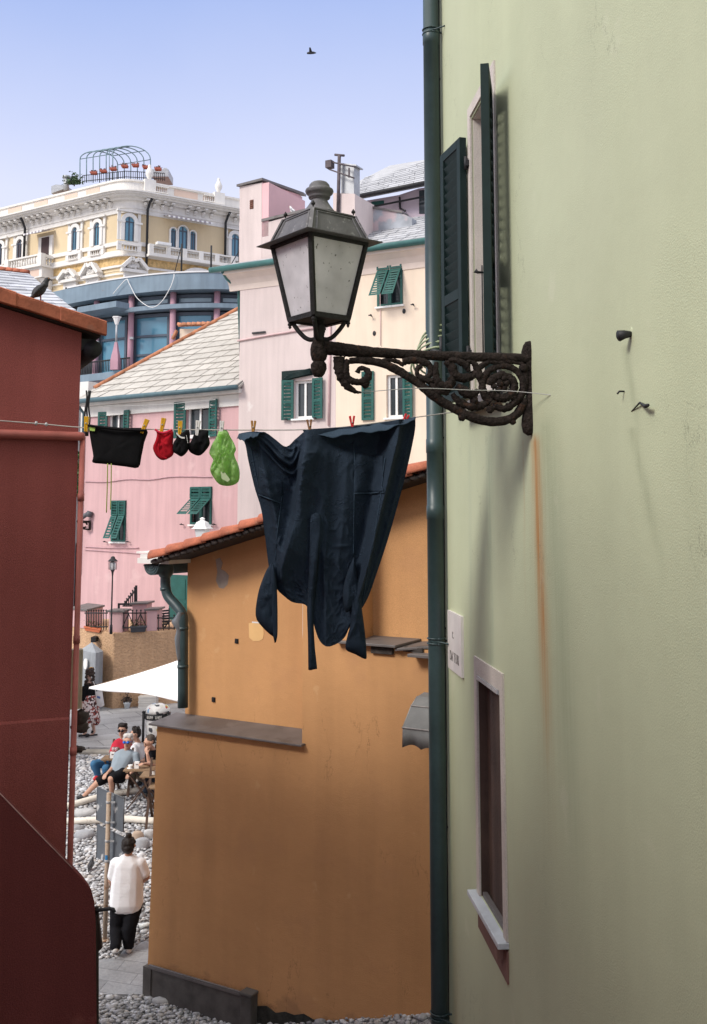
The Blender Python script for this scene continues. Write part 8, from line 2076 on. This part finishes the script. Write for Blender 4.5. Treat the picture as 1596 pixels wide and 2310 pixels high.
def table(label, px0, px1, py, Y, dep, gr='wooden cafe tables'):
    a, b = V(px0, py, Y), V(px1, py, Y); zt = a.z; cx, cy = (a.x+b.x)/2, Y+dep/2; g0 = gz(cx, cy); t = thing('cafe_table', label, 'table', (cx, cy, g0), gr)
    m = MB(); n = 5
    for k in range(n): m.box(a.x, b.x, Y+dep*k/n, Y+dep*(k+.9)/n, zt-.022, zt)
    m.box(a.x+.04, a.x+.09, Y+.01, Y+dep-.01, zt-.045, zt-.0225); m.box(b.x-.09, b.x-.04, Y+.01, Y+dep-.01, zt-.045, zt-.0225); obj('tabletop', m, WOODT, t, world=True)
    for s in (0, 1):
        for x0, x1 in ((a.x+.06, b.x-.06), (b.x-.06, a.x+.06)):
            yy = Y+.03+s*(dep-.07)+(0.02 if x0 > x1 else 0); m = MB(); m.bar(Vector((x0, yy, gz(x0, yy))), Vector((x1, yy, zt-.03)), .022, .045, Vector((0, 1, 0))); obj('leg', m, DKWOOD, t, world=True)
    return zt, t
DKWOOD = M('dark_brown_wood', (0.075, 0.042, 0.028), .7, .3, 12, .2, 40)
def chair(label, px0, px1, py, Y, gr='folding cafe chairs', back=1):
    a, b = V(px0, py, Y), V(px1, py, Y); zt = a.z; cx, cy = (a.x+b.x)/2, Y+.2; t = thing('folding_chair', label, 'chair', (cx, cy, gz(cx, cy)), gr)
    m = MB()
    for k in range(5): m.box(a.x, b.x, Y+.08*k, Y+.08*k+.06, zt-.02, zt)
    obj('seat', m, WOODT, t, world=True)
    for x in (a.x-.012, b.x+.012):
        m = MB(); m.bar(Vector((x, Y-.02, gz(x, Y))), Vector((x, Y+.38, zt+.42)), .02, .04, Vector((1, 0, 0))); obj('leg', m, DKWOOD, t, world=True)
        m = MB(); m.bar(Vector((x+.024, Y+.42, gz(x, Y+.42))), Vector((x+.024, Y, zt)), .02, .04, Vector((1, 0, 0))); obj('leg', m, DKWOOD, t, world=True)
    m = MB()
    for k in range(2): m.bar(Vector((a.x, Y+.31+.05*k, zt+.25+.10*k)), Vector((b.x, Y+.31+.05*k, zt+.25+.10*k)), .02, .06); 
    obj('backrest', m, WOODT, t, world=True)
z2, t2 = table('wooden folding cafe table beside the man in grey, holding a napkin holder and cup', 278, 360, 1738, 18.75, .42)
z1, t1 = table('small wooden cafe table at the rear with red drinks in front of the red t-shirt', 228, 262, 1713, 20.05, .35)
z3, t3 = table('low wooden cafe table nearest the orange wall in front of the others', 315, 372, 1752, 18.3, .40)
chair('wooden folding chair under the person in grey', 258, 288, 1751, 19.35); chair('wooden folding chair under the person in white t-shirt', 312, 342, 1741, 20.25); chair('wooden folding chair in front of the low table by the orange wall', 334, 374, 1778, 18.05)
chair('wooden folding chair under the person in red t-shirt', 248, 274, 1727, 20.6)
def holder(label, px, py, Y, z, s=1.0):
    c = V(px, py, Y); c.z = z; h = thing('napkin_holder', label, 'napkin holder', c, 'napkin holders on the cafe tables'); m = MB(); m.box(c.x-.045*s, c.x+.045*s, c.y-.03, c.y+.03, z, z+.115*s); obj('case', m, WHITEPAINT, h, world=True, bevel=.004)
    m = MB(); m.box(c.x-.05*s, c.x-.0455*s, c.y-.034, c.y+.034, z, z+.12*s); m.box(c.x-.01, c.x+.03*s, c.y-.033, c.y-.0305, z+.065*s, z+.08*s); obj('dark_edge', m, M('napkin_holder_trim', (0.12, 0.05, 0.05), .6), h, world=True)
holder('white napkin holder on the table beside the person in grey', 309, 1730, 18.9, z2); holder('white napkin holder on the small rear table', 254, 1709, 20.15, z1); holder('white napkin holder on the low table by the orange wall', 346, 1748, 18.45, z3)
def vessel(name, label, cat, px, Y, z, prof, mat, grp=None):
    c = V(px, 1720, Y); v_ = thing(name, label, cat, (c.x, Y, z), grp); m = MB(); m.lathe([(r, z+h) for r, h in prof], (c.x, Y, 0), 12); obj('bowl', m, mat, v_, world=True)
vessel('coffee_cup', 'white coffee cup beside the napkin holder on the table', 'cup', 295, 18.9, z2, [(.06, 0), (.065, .008), (.025, .01), (.03, .02), (.045, .06), (.04, .058)], WHITEPAINT)
GLS = M('pinkish_clear_glass', (0.42, 0.30, 0.30), .08, .1, 9); DRK = M('red_drink', (0.28, 0.02, 0.02), .1)
for px, lab in ((257, 'left of two stemmed glasses of red drink on the rear table'), (263, 'right of two stemmed glasses of red drink on the rear table')):
    c = V(px, 1700, 20.2); v_ = thing('wine_glass', lab, 'glass', (c.x, 20.2, z1), 'glasses of red drink'); m = MB(); m.lathe([(.03, 0), (.006, .006), (.006, .07), (.03, .09), (.042, .12), (.040, .19)], (c.x, 20.2, z1), 12); obj('glass', m, GLS, v_, world=True)
    m = MB(); m.lathe([(.031, .09), (.044, .12), (.044, .14)], (c.x, 20.2, z1), 12); obj('drink', m, DRK, v_, world=True)

# ------------------------------------------------------------------ birds
PIG = M('dark_pigeon_feathers', (0.030, 0.030, 0.034), .6, .5, 30, .3, 60, spot=(45, .62, (0.16, 0.15, 0.15), .7)); BEAK = M('dark_beak', (0.06, 0.05, 0.045), .5); LEGM = M('red_bird_leg', (0.30, 0.06, 0.05), .6)
def bird(label, name, cat, c, fd, s, mat, beak, wing=None, legs=True):
    """c = where the feet stand"""
    fd = fd.normalized(); up = Vector((0, 0, 1)); sd = fd.cross(up); r = thing(name, label, cat, c); S = []
    b = lambda f, u, l=0: c+fd*f*s+up*u*s+sd*l*s
    for t in range(9): k = t/8; S.append((b(lerp(-.065, .040, k), lerp(.080, .185, k)), (.028+.036*sin(pi*min(1, k*.85+.12)))*s))
    chain(S, [b(.042, .20), b(.058, .245), b(.066, .268)], [.044*s, .031*s, .028*s]); S.append((b(.078, .272), .027*s))
    chain(S, [b(-.065, .075), b(-.105, .03), b(-.13, .0)], [.030*s, .020*s, .012*s])
    fused('body', S, mat, r, .0065*s*1.0, 2)
    m = MB(); m.tube([b(.100, .270), b(.117, .266), b(.128, .258)], [.009*s, .006*s, .002*s], 6); obj('beak', m, beak, r, world=True)
    for k in (-1, 1):
        S = []; chain(S, [b(.03, .19, .045*k), b(-.035, .125, .055*k), b(-.09, .055, .032*k), b(-.125, .015, .012*k)], [.026*s, .026*s, .016*s, .007*s]); fused('wing', S, wing or mat, r, .0065*s, 1)
        m = MB(); m.tube([b(.0, .08, .025*k), b(.005, .02, .025*k), b(.0, .004, .025*k)], .0055*s, 6)
        for g in (-.5, 0, .5): m.tube([b(.0, .004, .025*k), b(.035*cos(g), .003, .025*k+.03*sin(g))], .004*s, 5)
        obj('leg', m, LEGM, r, world=True)
    m = MB(); 
    for k in (-1, 1): m.sphere(b(.082, .279, .022*k), .006*s, 6, 5)
    obj('eyes', m, M('orange_eye', (0.5, 0.2, 0.03), .3), r, world=True)
xv_, zv_ = A.uv(92, 688, .06); pgx = A.w(xv_, -.04, vz(xv_)+.055)
bird('dark pigeon standing on the terracotta verge of the maroon house', 'pigeon', 'pigeon', pgx, A.ex+Vector((0, 0, 0)), .58, PIG, BEAK)
bird('dark pigeon standing on the cobbles left of the sign pole', 'pigeon', 'pigeon', GH(206, 1966)+Vector((0, 0, .02)), Vector((.25, .9, 0)), .62, PIG, BEAK)
cg = up(650, 484, yb+.1); cg = P2.w(cg.x, cg.y, cg.z+.0)
GULLW = M('white_gull_feathers', (0.72, 0.71, 0.70), .7, .06, 10); GULLG = M('grey_gull_wing', (0.30, 0.31, 0.33), .7, .2, 12)
xg, zg = P2.uv(652, 486, -yb); bird('white and grey seagull standing on the pink rooftop wall by the turret', 'seagull', 'seagull', P2.w(xg, yb+.2, zg+.05), -P2.ex, 1.0, GULLW, M('yellow_beak', (0.6, 0.38, 0.05), .5), GULLG)
fb_ = thing('flying_bird', 'small dark bird flying high in the open sky', 'bird', V(701, 119, 45)); p = ROOT[fb_].translation; S = []; chain(S, [p+Vector((-.13, 0, -.02)), p, p+Vector((.14, 0, 0)), p+Vector((.26, 0, -.01))], [.05, .075, .06, .02]); fused('body', S, PIG, fb_, .02, 1)
for k in (-1, 1): m = MB(); m.prism([p+Vector((-.06, 0, .02)), p+Vector((.08, 0, .02)), p+Vector((.02, .3*k, .10)), p+Vector((-.05, .3*k, .10))], (0, 0, .015)); obj('wing', m, PIG, fb_, world=True)
